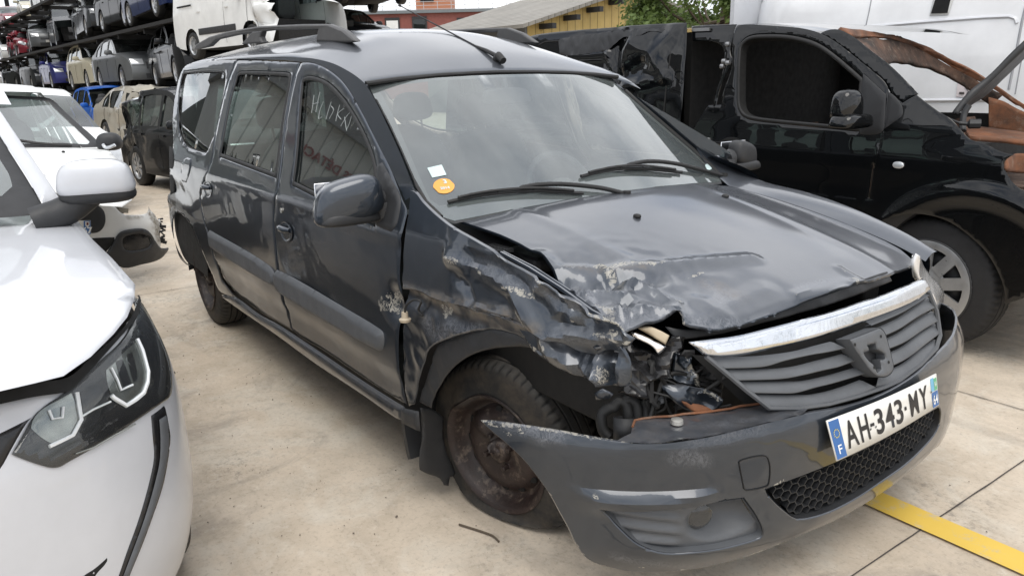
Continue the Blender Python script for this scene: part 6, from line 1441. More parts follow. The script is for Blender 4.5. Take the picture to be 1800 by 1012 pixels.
# windscreen pillar, border and glass
WWS = Surf('front', lambda y, z: -1.22-(z-1.0)*1.55+.10*(1-((y-WCY)/.75)**2), 1, t=(.5, 9, 300))
pil = L2([(-30, 100), (0, 140), (75, 250), (150, 360), (230, 475), (300, 582), (290, 592), (240, 600), (213, 612), (140, 485), (70, 375), (0, 265), (-30, 215)])
patch('windscreen_pillar', WWS, pil, 'pearl', wc, step=.03, off=.02, hem=.012, ring=.012)
patch('windscreen_border', WWS, L2([(-200, 100), (-30, 215), (0, 263), (70, 373), (140, 483), (213, 610), (242, 605), (243, 630), (225, 655), (100, 668), (-10, 676), (-200, 680)]), 'plastic', wc, step=.05, off=.004, hem=.002)
patch('windscreen', WWS, L2([(-200, 150), (-30, 340), (10, 400), (45, 460), (62, 520), (55, 550), (20, 566), (-30, 570), (-200, 575)]), 'ws_glass', wc, step=.05, off=.008, ring=0)
mb = MB(); mb.tube([W1.P(*W1.hit(*q), .012) for q in L2([(150, 640), (205, 652), (232, 630), (242, 606)])], .008, 6); mb.build('cowl_edge', 'rubber', wc)
# door mirror
mp_ = depthpt(168, 314, 2.62); Rm_ = Matrix.Rotation(math.radians(-14), 3, 'Z')
mb = MB(); superell(mb, mp_, (.075, .118, .066), .60, 32, 18, R=Rm_); mi = mb.build('door_mirror', 'pearl', wc, ang=80)
mb = MB(); superell(mb, mp_+Vector((-.006, .002, -.040)), (.075, .116, .045), .60, 32, 14, R=Rm_); mb.build('mirror_lower_shell', 'plastic', mi, ang=80)
mb = MB(); mb.tube(smooth3([mp_+Vector((-.01, -.03, -.05)), mp_+Vector((-.02, -.10, -.10)), mp_+Vector((-.03, -.20, -.13))], 4), .05, 12); mb.build('mirror_arm', 'plastic', mi)
# wheel and the body behind
wheel(wc, Vector((-.56, -1.545, .305)), 1, rimmat='alloy'); wheel(wc, Vector((-.56, -3.29, .305)), -1, rimmat='alloy'); wheel(wc, Vector((-3.1, -1.56, .305)), 1, rimmat='alloy')
mb = MB(); mb.lathe([(.0, .35), (.30, .35)], 30, Matrix.Translation((-.56, -1.86, .31)), a0=-.1, a1=PI+.1); mb.build('wheel_arch_liner', 'plastic', wc)
def wside(x, z): return WCY+.90+min(0, wbz(min(z, .93)))-(.35*(z-.93) if z > .93 else 0)-.05*max(0, -2.9-x)**2
WSI = Surf('side', wside, 1)
so = [(-1.42, 1.06), (-1.9, 1.33), (-2.2, 1.41), (-2.8, 1.42), (-3.4, 1.34), (-3.72, 1.0), (-3.78, .6), (-3.72, .28), (-3.45, .25), (-3.42, .42), (-3.3, .58), (-3.1, .65), (-2.9, .58), (-2.78, .42), (-2.75, .24), (-.92, .24), (-.88, .42), (-.80, .56), (-.72, .62), (-.75, .80), (-.9, .90), (-1.15, .955)]
sw = [(-1.55, 1.0), (-2.0, 1.30), (-2.3, 1.34), (-2.8, 1.34), (-3.2, 1.27), (-3.3, 1.02)]
patch('body_side', WSI, so, 'pearl', wc, holes=[sw], space='uv', hspace='uv', step=.08); patch('side_window', WSI, sw, 'glass', wc, space='uv', step=.1, off=-.01, ring=0)
rows = [[(x, y, z+.03*(1-((y-WCY)/.7)**2)) for y in np.linspace(WCY-.72, WCY+.72, 9)] for x, z in ((-1.9, 1.36), (-2.2, 1.41), (-2.8, 1.425), (-3.3, 1.37), (-3.5, 1.30))]
mb = MB(); mb.grid(rows); mb.build('roof', 'pearl', wc); mb = MB(); mb.box((-2.0, WCY, .45), (3.2, 1.5, .5)); mb.box((-.5, WCY, .5), (1.2, 1.1, .5)); mb.build('floor', 'dark', wc, smooth=False)
# ================================================================== white car with the broken bumper behind it
CY = -1.66; CX = -4.35
c3 = empty('white_city_car', 'white city car with torn hanging front bumper behind the pearl white hatchback', 'car', (CX-1.9, CY, 0))
sc3 = simplecar('hatch', '', 'c_white', step=.07, skip=('front_end', 'bonnet', 'windscreen', 'headlight', 'door_mirror'), scale=1.0)
for o in children(sc3): o.parent = c3; o.matrix_parent_inverse = Matrix.Translation((-.25, -.22, 0))
bpy.data.objects.remove(sc3)
cpl = [(-1.2, -.87), (-.6, -.86), (-.3, -.80), (-.1, -.62), (-.02, -.3), (0, 0), (-.02, .3), (-.08, .60), (-.20, .84), (-.42, 1.0), (-.8, 1.08), (-1.2, 1.10)]
CT = [math.atan2(y, x+1.2) for x, y in cpl]; CR = [math.hypot(x+1.2, y) for x, y in cpl]
CB = Surf('polar', lambda th, z: interp(th, CT, CR)+interp(z, [.02, .15, .3, .45, .6, .75], [-.06, .01, .03, .02, -.02, -.10]), 1, cx=CX-1.2, cy=CY, rs=1.1, t=(2, 9, 300))
B2_ = lambda L: cv(120, 330, 6.745, L)
patch('front_bumper', CB, B2_([(-500, 100), (250, 100), (370, 180), (490, 165), (560, 230), (620, 290), (680, 318), (800, 322), (910, 310), (950, 285), (965, 220), (985, 270), (1030, 320), (1060, 380), (1090, 370), (1100, 450), (1098, 560), (1095, 690), (1060, 760), (700, 780), (300, 700), (100, 690), (-500, 720)]), 'c_white', c3, step=.02, disp=lambda u, v: .012*noise.noise(Vector((u*9, v*9, 0)))*sstep(.55, .75, u), th=.004,
      attrs={'scr': lines_attr(CB, [(B2_([(1000, 330), (1050, 450), (1080, 560)]), .03, .8)]), 'mud': lines_attr(CB, [(B2_([(960, 250), (1030, 400), (1080, 600)]), .05, 1.0), (B2_([(720, 350), (860, 340)]), .02, .7)])})
patch('bumper_cladding', CB, B2_([(400, 800), (480, 720), (540, 620), (580, 550), (640, 510), (740, 488), (850, 480), (920, 500), (970, 550), (1010, 620), (1050, 680), (1090, 710), (1165, 705), (1140, 760), (1070, 830), (980, 870), (850, 900), (640, 940), (500, 850)]), 'plastic', c3, holes=[B2_([(640, 600), (690, 570), (820, 548), (930, 575), (965, 620), (960, 680), (900, 715), (780, 740), (680, 735), (640, 690)])], step=.02, off=.02, hem=.01, th=.004)
patch('fog_lamp_opening', CB, B2_([(640, 600), (690, 570), (820, 548), (930, 575), (965, 620), (960, 680), (900, 715), (780, 740), (680, 735), (640, 690)]), 'gloss_black', c3, step=.03, off=.008, disp=lambda u, v: .008*noise.noise(Vector((u*25, v*25, 0))), ring=0)
patch('lower_grille', CB, B2_([(-300, 620), (280, 597), (540, 585), (540, 640), (470, 730), (420, 790), (-300, 800)]), 'dark', c3, step=.04, off=.006)
patch('upper_grille', CB, B2_([(-300, 230), (60, 230), (280, 215), (350, 215), (400, 250), (430, 300), (440, 380), (425, 450), (390, 500), (340, 530), (260, 540), (-300, 560)]), 'plastic', c3, step=.04, off=.006)
np_ = patch('number_plate', CB, B2_([(-200, 395), (255, 390), (258, 555), (-200, 560)]), 'plate_white', c3, step=.04, off=.02, curve=False, hem=0, th=.004)
patch('plate_band', CB, B2_([(172, 396), (252, 393), (254, 550), (172, 553)]), 'plate_blue', np_, step=.03, off=.0225, curve=False, hem=0, ring=0)
patch('plate_emblem', CB, B2_([(190, 405), (240, 404), (240, 450), (215, 472), (190, 450)]), 'plate_white', np_, step=.03, off=.024, curve=False, hem=0, ring=0)
patch('plate_emblem_mark', CB, B2_([(204, 415), (228, 415), (228, 446), (204, 446)]), 'letter_red', np_, step=.03, off=.0255, curve=False, hem=0, ring=0)
textmesh('department_number', '67', .062, 'plate_letter', np_, frame_on(CB, *B2_([(180, 510)])[0], *B2_([(246, 509)])[0], .0245), bold=.002)
for j, z in enumerate((.0, 38, 75)):
    strip_px(L2([(222, 455+z*.9), (262, 480+z), (332, 478+z), (345, 478+z)]), .009, 'chrome' if j != 1 else 'steel', 'grille_bar', c3, CB, .02)
mb = MB(); rr_ = random.Random(7)
for i in range(10):
    q = CB.P(*CB.hit(*B2_([(1105+rr_.uniform(-20, 30), 370+i*30)])[0]), rr_.uniform(-.01, .03)); mb.box(q, (.02, rr_.uniform(.01, .05), rr_.uniform(.01, .03)), mat=Matrix.Rotation(rr_.uniform(-1, 1), 3, 'X'))
mb.build('broken_clips', 'plastic', c3, smooth=False)
mb = MB()
for i in range(14):
    q = CB.P(*CB.hit(*B2_([(560+i*9+rr_.uniform(-25, 25), 150+i*9+rr_.uniform(-30, 20))])[0]), -.05+rr_.uniform(-.04, .03)); mb.box(q, (.03, rr_.uniform(.03, .07), rr_.uniform(.02, .06)), mat=Matrix.Rotation(rr_.uniform(-1, 1), 3, 'X'))
mb.build('broken_lamp_parts', 'primer', c3, smooth=False)
CH = Surf('top', lambda x, y: .975-.16*max(0, (x-CX+1.0))**1.4-.06*((y-CY)/.8)**2, 1, t=(2, 9, 300))
hpx = L1([(-200, 735), (0, 735), (320, 738), (800, 738), (1180, 732), (1260, 750), (1340, 820), (1400, 880), (1416, 912)])+[(228, 330), (232, 350), (215, 362), (180, 360), (120, 345), (80, 330), (-40, 320)]
hc_ = [CH.hit(*p) for p in hpx]
patch('bonnet', CH, [(CX-1.15, CY-.70)]+[(max(u, CX-1.20), v) for u, v in hc_[1:-1]]+[(CX-.25, CY-.6)], 'c_white', c3, space='uv', step=.04, curve=False, hem=.008)
mb = MB(); superell(mb, CH.P(*CH.hit(*L1([(752, 796)])[0]), .004), (.02, .012, .01), .8, 10, 6); mb.build('washer_jet', 'rubber', c3)
CW = Surf('front', lambda y, z: CX-1.02-(z-.93)*1.45-.10*((y-CY)/.7)**2, 1, t=(2, 9, 300))
patch('windscreen_border', CW, L1([(-300, 115), (0, 115), (300, 130), (590, 155), (760, 300), (900, 430), (1100, 600), (1215, 730), (800, 738), (300, 735), (0, 735), (-300, 730)]), 'plastic', c3, holes=[L1([(-250, 150), (0, 150), (180, 158), (560, 190), (640, 260), (800, 410), (960, 570), (1062, 670), (1062, 688), (1000, 695), (700, 680), (300, 690), (-250, 690)])], step=.04, off=.0)
patch('windscreen', CW, L1([(-250, 150), (0, 150), (180, 158), (560, 190), (640, 260), (800, 410), (960, 570), (1062, 670), (1062, 688), (1000, 695), (700, 680), (300, 690), (-250, 690)]), 'ws_glass', c3, step=.06, off=-.005, ring=0)
CRF = Surf('top', lambda x, y: 1.395-.05*((y-CY)/.65)**2-.10*max(0, x-(CX-1.75)), 1, t=(2, 9, 300))
rq = [CW.P(*CW.hit(*p)) for p in L1([(590, 155), (300, 130), (0, 115)])]
rows = []
for t_ in np.linspace(0, 1, 7):
    rows.append([Vector((-1.68+CX-t_*.7+.10*(1-((y-CY)/.66)**2), y, 1.365+.05*math.sin(t_*PI/2)*1+.045*(1-((y-CY)/.66)**2))) for y in np.linspace(CY-.66, CY+.66, 13)])
mb = MB(); mb.grid(rows); mb.build('front_roof', 'c_white', c3)
mb = MB(); superell(mb, depthpt(192, 249, 6.4), (.08, .10, .075), .75, 20, 12, R=Matrix.Rotation(-.3, 3, 'Z')); mm = mb.build('door_mirror', 'plastic', c3)
mb = MB(); mb.tube(smooth3([depthpt(x, y, 6.32) for x, y in L1([(1222, 700), (1250, 738), (1300, 735), (1365, 708)])], 4), .014, 8); mb.build('mirror_indicator', 'lamp_clear', mm)
mb = MB(); mb.tube([CW.P(*CW.hit(*q), .02) for q in L1([(240, 680), (420, 708), (640, 728), (850, 735)])], .012, 6); mb.build('wiper', 'rubber', c3)
# ================================================================== burnt black van on the right
vn = empty('black_van', 'black van burnt at the front, with its sliding door half open', 'van', (-1.2, 3.0, 0))
def g_v(x, z): return 2.0+(.13*(z-1.12)+.16*max(0, z-1.45)**2*3 if z > 1.12 else 0)+.03*max(0, x-.1)**2-.015*math.exp(-((z-.95)/.10)**2)
VS = Surf('side', g_v, -1, t=(1.5, 12, 400))
V4 = lambda L: cv(1300, 0, 3.374, L)
V3 = lambda L: cv(900, 0, 3.374, L)
V5 = lambda L: cv(1240, 140, 2.0232, L)
cv_v = crumple(.0016, 1.5, 15, .25)
vwav = lambda u, v: cv_v(u, v)
# rear panel (dented)
def sgv(px, py, r, d, e=1., ang=0.):
    cx, cy = VS.hit(px, py); ca, sa = math.cos(ang), math.sin(ang)
    def f(u, v):
        a = (u-cx)*ca+(v-cy)*sa; b = -(u-cx)*sa+(v-cy)*ca; q = abs(a)/r+abs(b)/(r*e)
        return d*max(0, 1-q)
    return f
dv_ = [sgv(1085, 115, .10, -.06, 4.0, .1), sgv(1140, 100, .30, .04, 1.2), sgv(1165, 115, .5, -.03, .25, -.5), sgv(1050, 80, .5, -.025, .3), sgv(1110, 90, .22, .035, 1.4), sgv(1185, 125, .3, .02, 1)]
fvan = folds(VS, [(V3([(700, 238), (650, 300), (632, 468)]), .07, -.055), (V3([(640, 466), (760, 412), (860, 355)]), .08, -.045), (V3([(860, 355), (975, 222)]), .10, .035), (V3([(860, 355), (950, 465)]), .07, .03), (V3([(700, 240), (860, 355)]), .09, .03), (V3([(700, 520), (850, 492), (945, 466)]), .05, .03), (V3([(600, 330), (480, 340), (370, 345)]), .05, .025), (V3([(600, 320), (625, 465)]), .03, .03)])
rearp = V3([(70, 240), (200, 215), (400, 195), (600, 180), (800, 165), (1062, 152), (1060, 300), (1045, 500), (1035, 640), (1020, 790), (980, 800), (700, 900), (300, 800), (0, 600), (-300, 500), (-330, 300)])
patch('rear_side_panel', VS, [VS.hit(*p) for p in cr_smooth(V3([(-330, 262), (70, 240), (200, 215), (400, 195), (600, 180), (800, 165), (1062, 152), (1060, 300), (1045, 500), (1035, 640), (1015, 800)]), closed=False)]+[(-1.75, .62), (-1.8, .28), (-4.3, .28), (-4.6, .6), (-4.6, 1.5)], 'black_paint', vn, space='uv', curve=False, step=.022, off=.05, disp=lambda u, v: vwav(u, v)+sum(f(u, v) for f in dv_)*.25+fvan(u, v)*.62, hem=.006, ring=.01, crease=34)
patch('torn_window_film', VS, V3([(310, 262), (330, 245), (500, 225), (620, 205), (800, 192), (930, 192), (975, 215), (972, 235), (940, 215), (850, 205), (790, 230), (690, 240), (600, 310), (520, 325), (400, 340), (320, 335)]), 'plastic', vn, step=.02, off=.062, disp=crumple(.008, 7, 33), ring=0)
mb = MB()
for L in ([(978, 235), (970, 350), (952, 470), (930, 700)], [(190, 280), (230, 262), (310, 258)]): mb.tube([VS.P(*VS.hit(*q), .052) for q in V3(L)], .006, 5)
mb.build('panel_gap', 'dark', vn)
# dark load space behind the open door
mb = MB(); xo0, xo1 = VS.hit(1213, 100)[0], VS.hit(1272, 100)[0]
mb.box((-2.2, 3.0, .35), (4.6, 1.80, .25)); mb.box((-3.1, 3.92, 1.0), (2.7, .05, 1.3)); mb.box((-4.45, 3.0, 1.0), (.05, 1.8, 1.3)); mb.box((-.30, 2.9, .62), (.10, 1.5, .7)); mb.build('load_space', 'dark', vn, smooth=False)
# door pillar with latch and upper rail
pv = V3([(1062, 155), (1130, 148), (1200, 146), (1330, 143), (1320, 170), (1305, 220), (1290, 300), (1300, 360), (1270, 430), (1240, 500), (1210, 620), (1190, 750), (1170, 860), (1160, 840), (1180, 700), (1200, 570), (1235, 460), (1255, 350), (1250, 290), (1220, 258), (1160, 245), (1070, 245)])
patch('door_frame', VS, pv, 'black_paint', vn, step=.02, off=.0, disp=vwav, hem=.006)
for c_ in V3([(1285, 265), (1262, 365), (1285, 375), (1252, 395), (1170, 830)]): mb = MB(); superell(mb, VS.P(*VS.hit(*c_), .008), (.018, .012, .014), .6, 8, 6); mb.build('latch', 'steel', vn)
mb = MB(); mb.bar(VS.P(*VS.hit(*V3([(1075, 182)])[0]), .01), VS.P(*VS.hit(*V3([(1180, 178)])[0]), .01), .012, .02); mb.build('door_rail', 'steel', vn)
# roof
def g_vr(x, y): return 1.70+.07*(1-((y-3.05)/.95)**2)-.35*max(0, x+.95)**2
VR = Surf('top', g_vr, 1)
rows = []
for x in np.linspace(-4.55, -.80, 40):
    zt = interp(x, [-4.6, -3.5, -2.6, -1.7, -1.1, -.75, -.55], [1.60, 1.70, 1.71, 1.70, 1.685, 1.61, 1.53]); y0 = g_v(x, zt)
    rows.append([Vector((x, y0+(3.0-y0)*2*t_, zt+.012*math.sin(PI*t_)**.6)) for t_ in np.linspace(0, 1, 15)])
mb = MB(); mb.grid(rows); mb.build('roof', 'black_paint', vn)
# front door
vwin = V4([(-10, 300), (10, 250), (60, 215), (140, 205), (280, 208), (400, 232), (480, 265), (560, 320), (650, 395), (735, 470), (725, 560), (715, 660), (712, 780), (620, 770), (400, 748), (200, 728), (80, 712), (20, 690), (-12, 640), (-18, 560)])
vdoor = V4([(40, 143), (150, 148), (300, 158), (400, 172), (480, 196), (560, 240), (640, 300), (720, 365), (800, 430), (860, 485), (885, 540), (882, 640), (865, 780), (840, 860), (815, 950), (800, 1012)])+V5([(597, 300), (585, 380), (575, 440), (560, 480)])+V5([(100, 480), (20, 400), (-40, 360), (-70, 250), (-60, 200), (-20, 130), (10, 90)])+V3([(1245, 620), (1245, 560), (1290, 430), (1300, 330), (1305, 230), (1330, 150)])
vd = patch('front_door', VS, vdoor, 'black_paint', vn, holes=[vwin], step=.022, gap=.002, disp=vwav, hem=.004)
vw_uv = [VS.hit(*p) for p in cr_smooth(vwin)]; inn = offset(resample(vw_uv, .03), .022)
patch('window_seal', VS, vw_uv, 'rubber', vd, holes=[inn], space='uv', hspace='uv', curve=False, step=.03, off=.004, hem=.006, ring=.006)
wall('door_inner_edge', VS, inn, .0, -.06, 'dark', vd)
patch('mirror_sail', VS, V4([(735, 435), (870, 560), (858, 760), (845, 785), (790, 800), (715, 795), (712, 660)]), 'plastic', vd, step=.03, off=.006)
mc_ = depthpt(1488, 192, proj(VS.P(*VS.hit(1490, 195)))[2]-.22)
mb = MB(); superell(mb, mc_+Vector((0, 0, .012)), (.060, .080, .085), .65, 28, 16, R=Matrix.Rotation(-.2, 3, 'Z')); vm = mb.build('door_mirror', 'black_paint', vn, ang=80)
mb = MB(); superell(mb, mc_+Vector((.02, .02, -.06)), (.07, .125, .038), .5, 24, 12); mb.build('mirror_base', 'black_paint', vm, ang=80)
# door handle
hh_ = V5([(60, 215), (80, 205), (115, 208), (130, 225), (142, 237), (35, 225)])
patch('handle_recess', VS, hh_, 'dark', vd, step=.03, off=.003, ring=0)
mb = MB(); P = [VS.P(*VS.hit(*q), o) for q, o in zip(V5([(32, 224), (70, 230), (110, 236), (142, 238)]), (.01, .03, .03, .01))]; mb.tube(P, [.008, .013, .013, .008], 8); mb.build('door_handle', 'black_paint', vd)
# front wing
vwing = V4([(965, 608), (1048, 560), (1100, 600), (1170, 652), (1260, 710), (1330, 790), (1370, 825), (1450, 850), (1560, 900), (1640, 915), (1600, 935), (1575, 960), (1570, 1012)])+V5([(1062, 300), (1075, 340), (1110, 380), (1150, 400), (1300, 480), (1300, 700), (1180, 760), (1060, 800), (1062, 760), (1045, 700), (1000, 620), (940, 560), (870, 510), (800, 485), (720, 478), (640, 500), (590, 530), (555, 560), (560, 480), (575, 440), (585, 380), (597, 300), (610, 240), (622, 190), (640, 150)])+V4([(870, 760), (885, 640), (900, 560)])
vw_ = patch('front_wing', VS, vwing, 'black_paint', vn, step=.022, gap=.002, disp=lambda u, v: vwav(u, v)+.03*math.exp(-((math.hypot(u-.18, v-.33)-.50)/.05)**2), hem=.004)
mb = MB(); p = VS.P(*VS.hit(1580, 290), .006); superell(mb, p, (.030, .008, .018), .9, 20, 10); mb.build('side_indicator', 'lamp_clear', vw_)
patch('windscreen_pillar', VS, V4([(560, 168), (660, 210), (760, 290), (870, 375), (960, 460), (1050, 556), (955, 618), (890, 560), (868, 520), (840, 490), (700, 372), (620, 302), (540, 245), (460, 200)]), 'black_paint', vn, step=.02, off=-.014, disp=vwav, hem=.004)
patch('quarter_trim', VS, V4([(885, 545), (960, 620), (965, 690), (860, 765)]), 'plastic', vn, step=.02, off=.004)
# arch liner, wheel, sill, skirt
wheel(vn, Vector((-.02, 2.045, .335)), -1, math.radians(-3), 0, rimmat='plastic', R=.345, holes=0, tm='tyre_black')
mb = MB(); R4 = Matrix.Translation((.14, 0, .34)); mb.lathe([(2.0, .50), (2.03, .43), (2.35, .42), (2.6, .42), (2.62, .05)], 40, R4, a0=-.3, a1=PI+.2); mb.build('wheel_arch_liner', 'plastic', vn)
mb = MB()
HM = Matrix.Translation((-.02, 2.040, .335)) @ Matrix.Rotation(math.radians(-3), 4, 'Z')
for k in range(9):
    a = 2*PI*k/9+.2; c0 = HM.translation; R3 = HM.to_3x3(); mb.bar(c0+R3 @ Vector((.09*math.cos(a), -.014, .09*math.sin(a))), c0+R3 @ Vector((.205*math.cos(a), -.004, .205*math.sin(a))), .062, .012, up=R3 @ Vector((0, 1, 0)))
mb.lathe([(.012, .240), (-.006, .232), (-.012, .215), (-.010, .192), (.01, .186)], 48, HM); mb.lathe([(-.026, 0), (-.024, .05), (-.018, .075), (-.014, .095), (.0, .102)], 36, HM)
mb.build('hub_cap', 'alloy', vn, ang=30)
patch('sill', VS, [(-1.75, .45), (-.38, .48), (-.42, .20), (-1.75, .20)], 'black_paint', vn, space='uv', step=.1, curve=False)
patch('lower_door', VS, [(-1.78, .75), (-.30, .75), (-.36, .47), (-1.78, .44)], 'black_paint', vn, space='uv', step=.06, curve=False, disp=vwav)
# burnt roof frame, far pillar, hinge panel, bonnet standing open
def tube_px(L, ys, r, mat, nm, par):
    mb = MB(); mb.tube(smooth3([onplane(px, py, 1, y) for (px, py), y in zip(L, ys)], 6), r, 8); return mb.build(nm, mat, par)
def ribbon(nm, A, B, mat, par, amp=.01, seed=0, th=.02, nn=26):
    """surface between two pixel/plane-y curves"""
    a = smooth3([onplane(px, py, 1, y) for px, py, y in A], 8); b = smooth3([onplane(px, py, 1, y) for px, py, y in B], 8); m = min(len(a), len(b)); rows = []
    for j in range(7):
        t_ = j/6; rows.append([a[int(i*(len(a)-1)/(m-1))].lerp(b[int(i*(len(b)-1)/(m-1))], t_)+Vector((0, 0, amp*noise.noise(a[int(i*(len(a)-1)/(m-1))]*6+Vector((seed, t_*3, 0))))) for i in range(m)])
    mb = MB(); mb.grid(rows); o = mb.build(nm, mat, par); solid(o, th, 0); return o
q4 = lambda x, y, d: (1300+x/3.374, y/3.374, d)
ribbon('burnt_roof_edge', [q4(590, 170, 2.2), (1300+750/3.374, 190/3.374, 2.6), q4(900, 212, 3.0), q4(1050, 260, 3.35), q4(1200, 330, 3.6), q4(1350, 405, 3.75), q4(1480, 480, 3.82), q4(1600, 560, 3.86), q4(1720, 640, 3.88)],
       [q4(640, 215, 2.2), q4(760, 225, 2.6), q4(900, 235, 3.0), q4(1030, 275, 3.35), q4(1180, 350, 3.6), q4(1320, 425, 3.75), q4(1460, 500, 3.82), q4(1590, 585, 3.86), q4(1720, 670, 3.88)], 'rust', vn, .012, 1)
ribbon('burnt_far_pillar', [q4(650, 225, 2.3), q4(760, 235, 2.6), q4(900, 243, 3.0), q4(1030, 285, 3.35), q4(1180, 360, 3.6), q4(1320, 435, 3.75), q4(1460, 510, 3.82), q4(1560, 570, 3.85)],
       [q4(780, 320, 2.3), q4(860, 372, 2.6), q4(960, 378, 3.0), q4(1080, 395, 3.35), q4(1200, 440, 3.6), q4(1290, 490, 3.72), q4(1390, 560, 3.8), q4(1480, 620, 3.85)], 'rust_dark', vn, .015, 5)
ribbon('burnt_far_door_panel', [q4(1478, 575, 3.82), q4(1560, 600, 3.84), q4(1640, 640, 3.86), q4(1780, 700, 3.9)], [q4(1478, 775, 3.82), q4(1560, 790, 3.84), q4(1640, 800, 3.86), q4(1780, 830, 3.9)], 'rust', vn, .012, 9)
ribbon('burnt_cowl', [q4(1335, 770, 2.7), q4(1450, 772, 2.8), q4(1560, 780, 2.9), q4(1760, 805, 3.0)], [q4(1360, 820, 2.35), q4(1450, 835, 2.4), q4(1560, 845, 2.45), q4(1760, 860, 2.5)], 'rust', vn, .012, 12)
ribbon('engine_bay_remains', [q4(1570, 950, 2.25), q4(1640, 920, 2.4), q4(1780, 930, 2.5)], [q4(1580, 1010, 2.2), q4(1640, 1020, 2.4), q4(1780, 1040, 2.5)], 'rust', vn, .03, 17)
mb = MB(); mb.box((.15, 2.9, .62), (.9, 1.3, .45)); mb.build('burnt_engine', 'rust_dark', vn, smooth=False)
A_ = [(1300+1278/3.374, 672/3.374, 2.35), (1300+1340/3.374, 600/3.374, 2.4), (1300+1480/3.374, 460/3.374, 2.5), (1300+1690/3.374, 255/3.374, 2.6), (1300+1900/3.374, 60/3.374, 2.7)]
B_ = [(1300+1282/3.374, 668/3.374, 2.35), (1300+1370/3.374, 600/3.374, 2.8), (1300+1470/3.374, 545/3.374, 3.2), (1300+1690/3.374, 320/3.374, 3.5), (1300+1900/3.374, 120/3.374, 3.6)]
ribbon('open_bonnet', A_, B_, 'plastic', vn, .02, 21, .03)
tube_px([(1300+1360/3.374, 625/3.374), (1300+1330/3.374, 680/3.374), (1300+1322/3.374, 740/3.374), (1300+1325/3.374, 778/3.374)], [2.4, 2.38, 2.36, 2.34], .016, 'plastic', 'bonnet_hinge', vn)
tube_px([(1300+1230/3.374, 700/3.374), (1300+1300/3.374, 728/3.374), (1300+1350/3.374, 735/3.374), (1300+1430/3.374, 735/3.374)], [2.25, 2.3, 2.32, 2.35], [.006]*7+[.010]*6+[.024]*6, 'plastic', 'wiper_spindle', vn)
# burnt insides seen through the door window
mb = MB(); rr_ = random.Random(3)
for i in range(22):
    mb.box((rr_.uniform(-1.4, -.5), rr_.uniform(2.7, 3.7), rr_.uniform(.5, .95)), (rr_.uniform(.04, .3), rr_.uniform(.04, .2), rr_.uniform(.1, .4)), mat=Matrix.Rotation(rr_.uniform(-.5, .5), 3, 'Y'))
mb.build('burnt_seat_frames', 'rust_dark', vn, smooth=False)
mb = MB(); mb.box((-1.75, 3.0, 1.05), (.05, 1.75, 1.25)); mb.box((-1.0, 3.93, .7), (1.6, .04, .8)); xm_ = onplane(1532, 110, 1, 3.88).x; mb.box(((xm_-1.8)/2, 3.88, 1.28), (xm_+1.8, .03, .72)); mb.build('cabin_shell', 'dark', vn, smooth=False)
# ================================================================== tall white van behind it
bv = empty('tall_white_van', 'tall white van with a no smoking sticker behind the burnt black van', 'van', (-1.5, 6, 0))
def g_b2(x, z): return 4.8+(.10*(z-1.15) if z > 1.15 else 0)+.9*max(0, z-1.95)**2+.12*max(0, -2.85-x)**2*6
BS = Surf('side', g_b2, -1, t=(3, 20, 400))
u0, v0 = BS.hit(1313, 45); ut, vt = BS.hit(1330, 6)
b_out = [(u0-.12, .35), (u0-.05, 1.2), (u0, v0), (ut-.02, vt-.03), (ut+.10, 2.30), (ut+.35, 2.45), (3.0, 2.5), (3.4, 1.2), (3.5, .35)]
M['van_white'] = paint('van_white_paint', (.84, .85, .86), .0, .4, .05, .05, .02, .5, .8)
bs = patch('side_panel', BS, b_out, 'van_white', bv, space='uv', step=.09, curve=True, disp=lambda u, v: -.012*sstep(1.78, 1.80, v+.0)*0)
rows = []
for x in np.linspace(ut-.02, 3.0, 24):
    zt = interp(x, [ut-.02, ut+.1, ut+.35, 3.0], [vt-.03, 2.30, 2.45, 2.5]); y0 = g_b2(x, zt); rows.append([Vector((x, y0+1.9*t_, zt+.06*math.sin(PI*t_))) for t_ in np.linspace(0, 1, 9)])
mb = MB(); mb.grid(rows); mb.build('roof', 'van_white', bv); mb = MB(); mb.box((u0+.1, 5.85, 1.3), (.05, 1.9, 2.0)); mb.box((0, 6.9, 1.4), (6, .05, 2.1)); mb.build('rear_and_far_side', 'pearl', bv, smooth=False)
def bline(L, w=.005, mat='rack_grey', nm='panel_seam', par=bv): mb = MB(); mb.tube([BS.P(*BS.hit(*q), .0) for q in L], w, 5); return mb.build(nm, mat, par)
M['seam'] = plain('seam_shadow_line', (.30, .31, .33), .6)
bline([(1533, -6), (1528, 20), (1520, 56)], .006, 'seam'); bline([(1300+140/3.374, 0), (1300+120/3.374, 40/3.374)], .004, 'seam')
bline(V4([(1700, 30), (1680, 110), (1640, 320), (1598, 530)]), .010, 'seam'); bline(V4([(1687, 290), (1660, 420), (1635, 560)]), .005, 'seam')
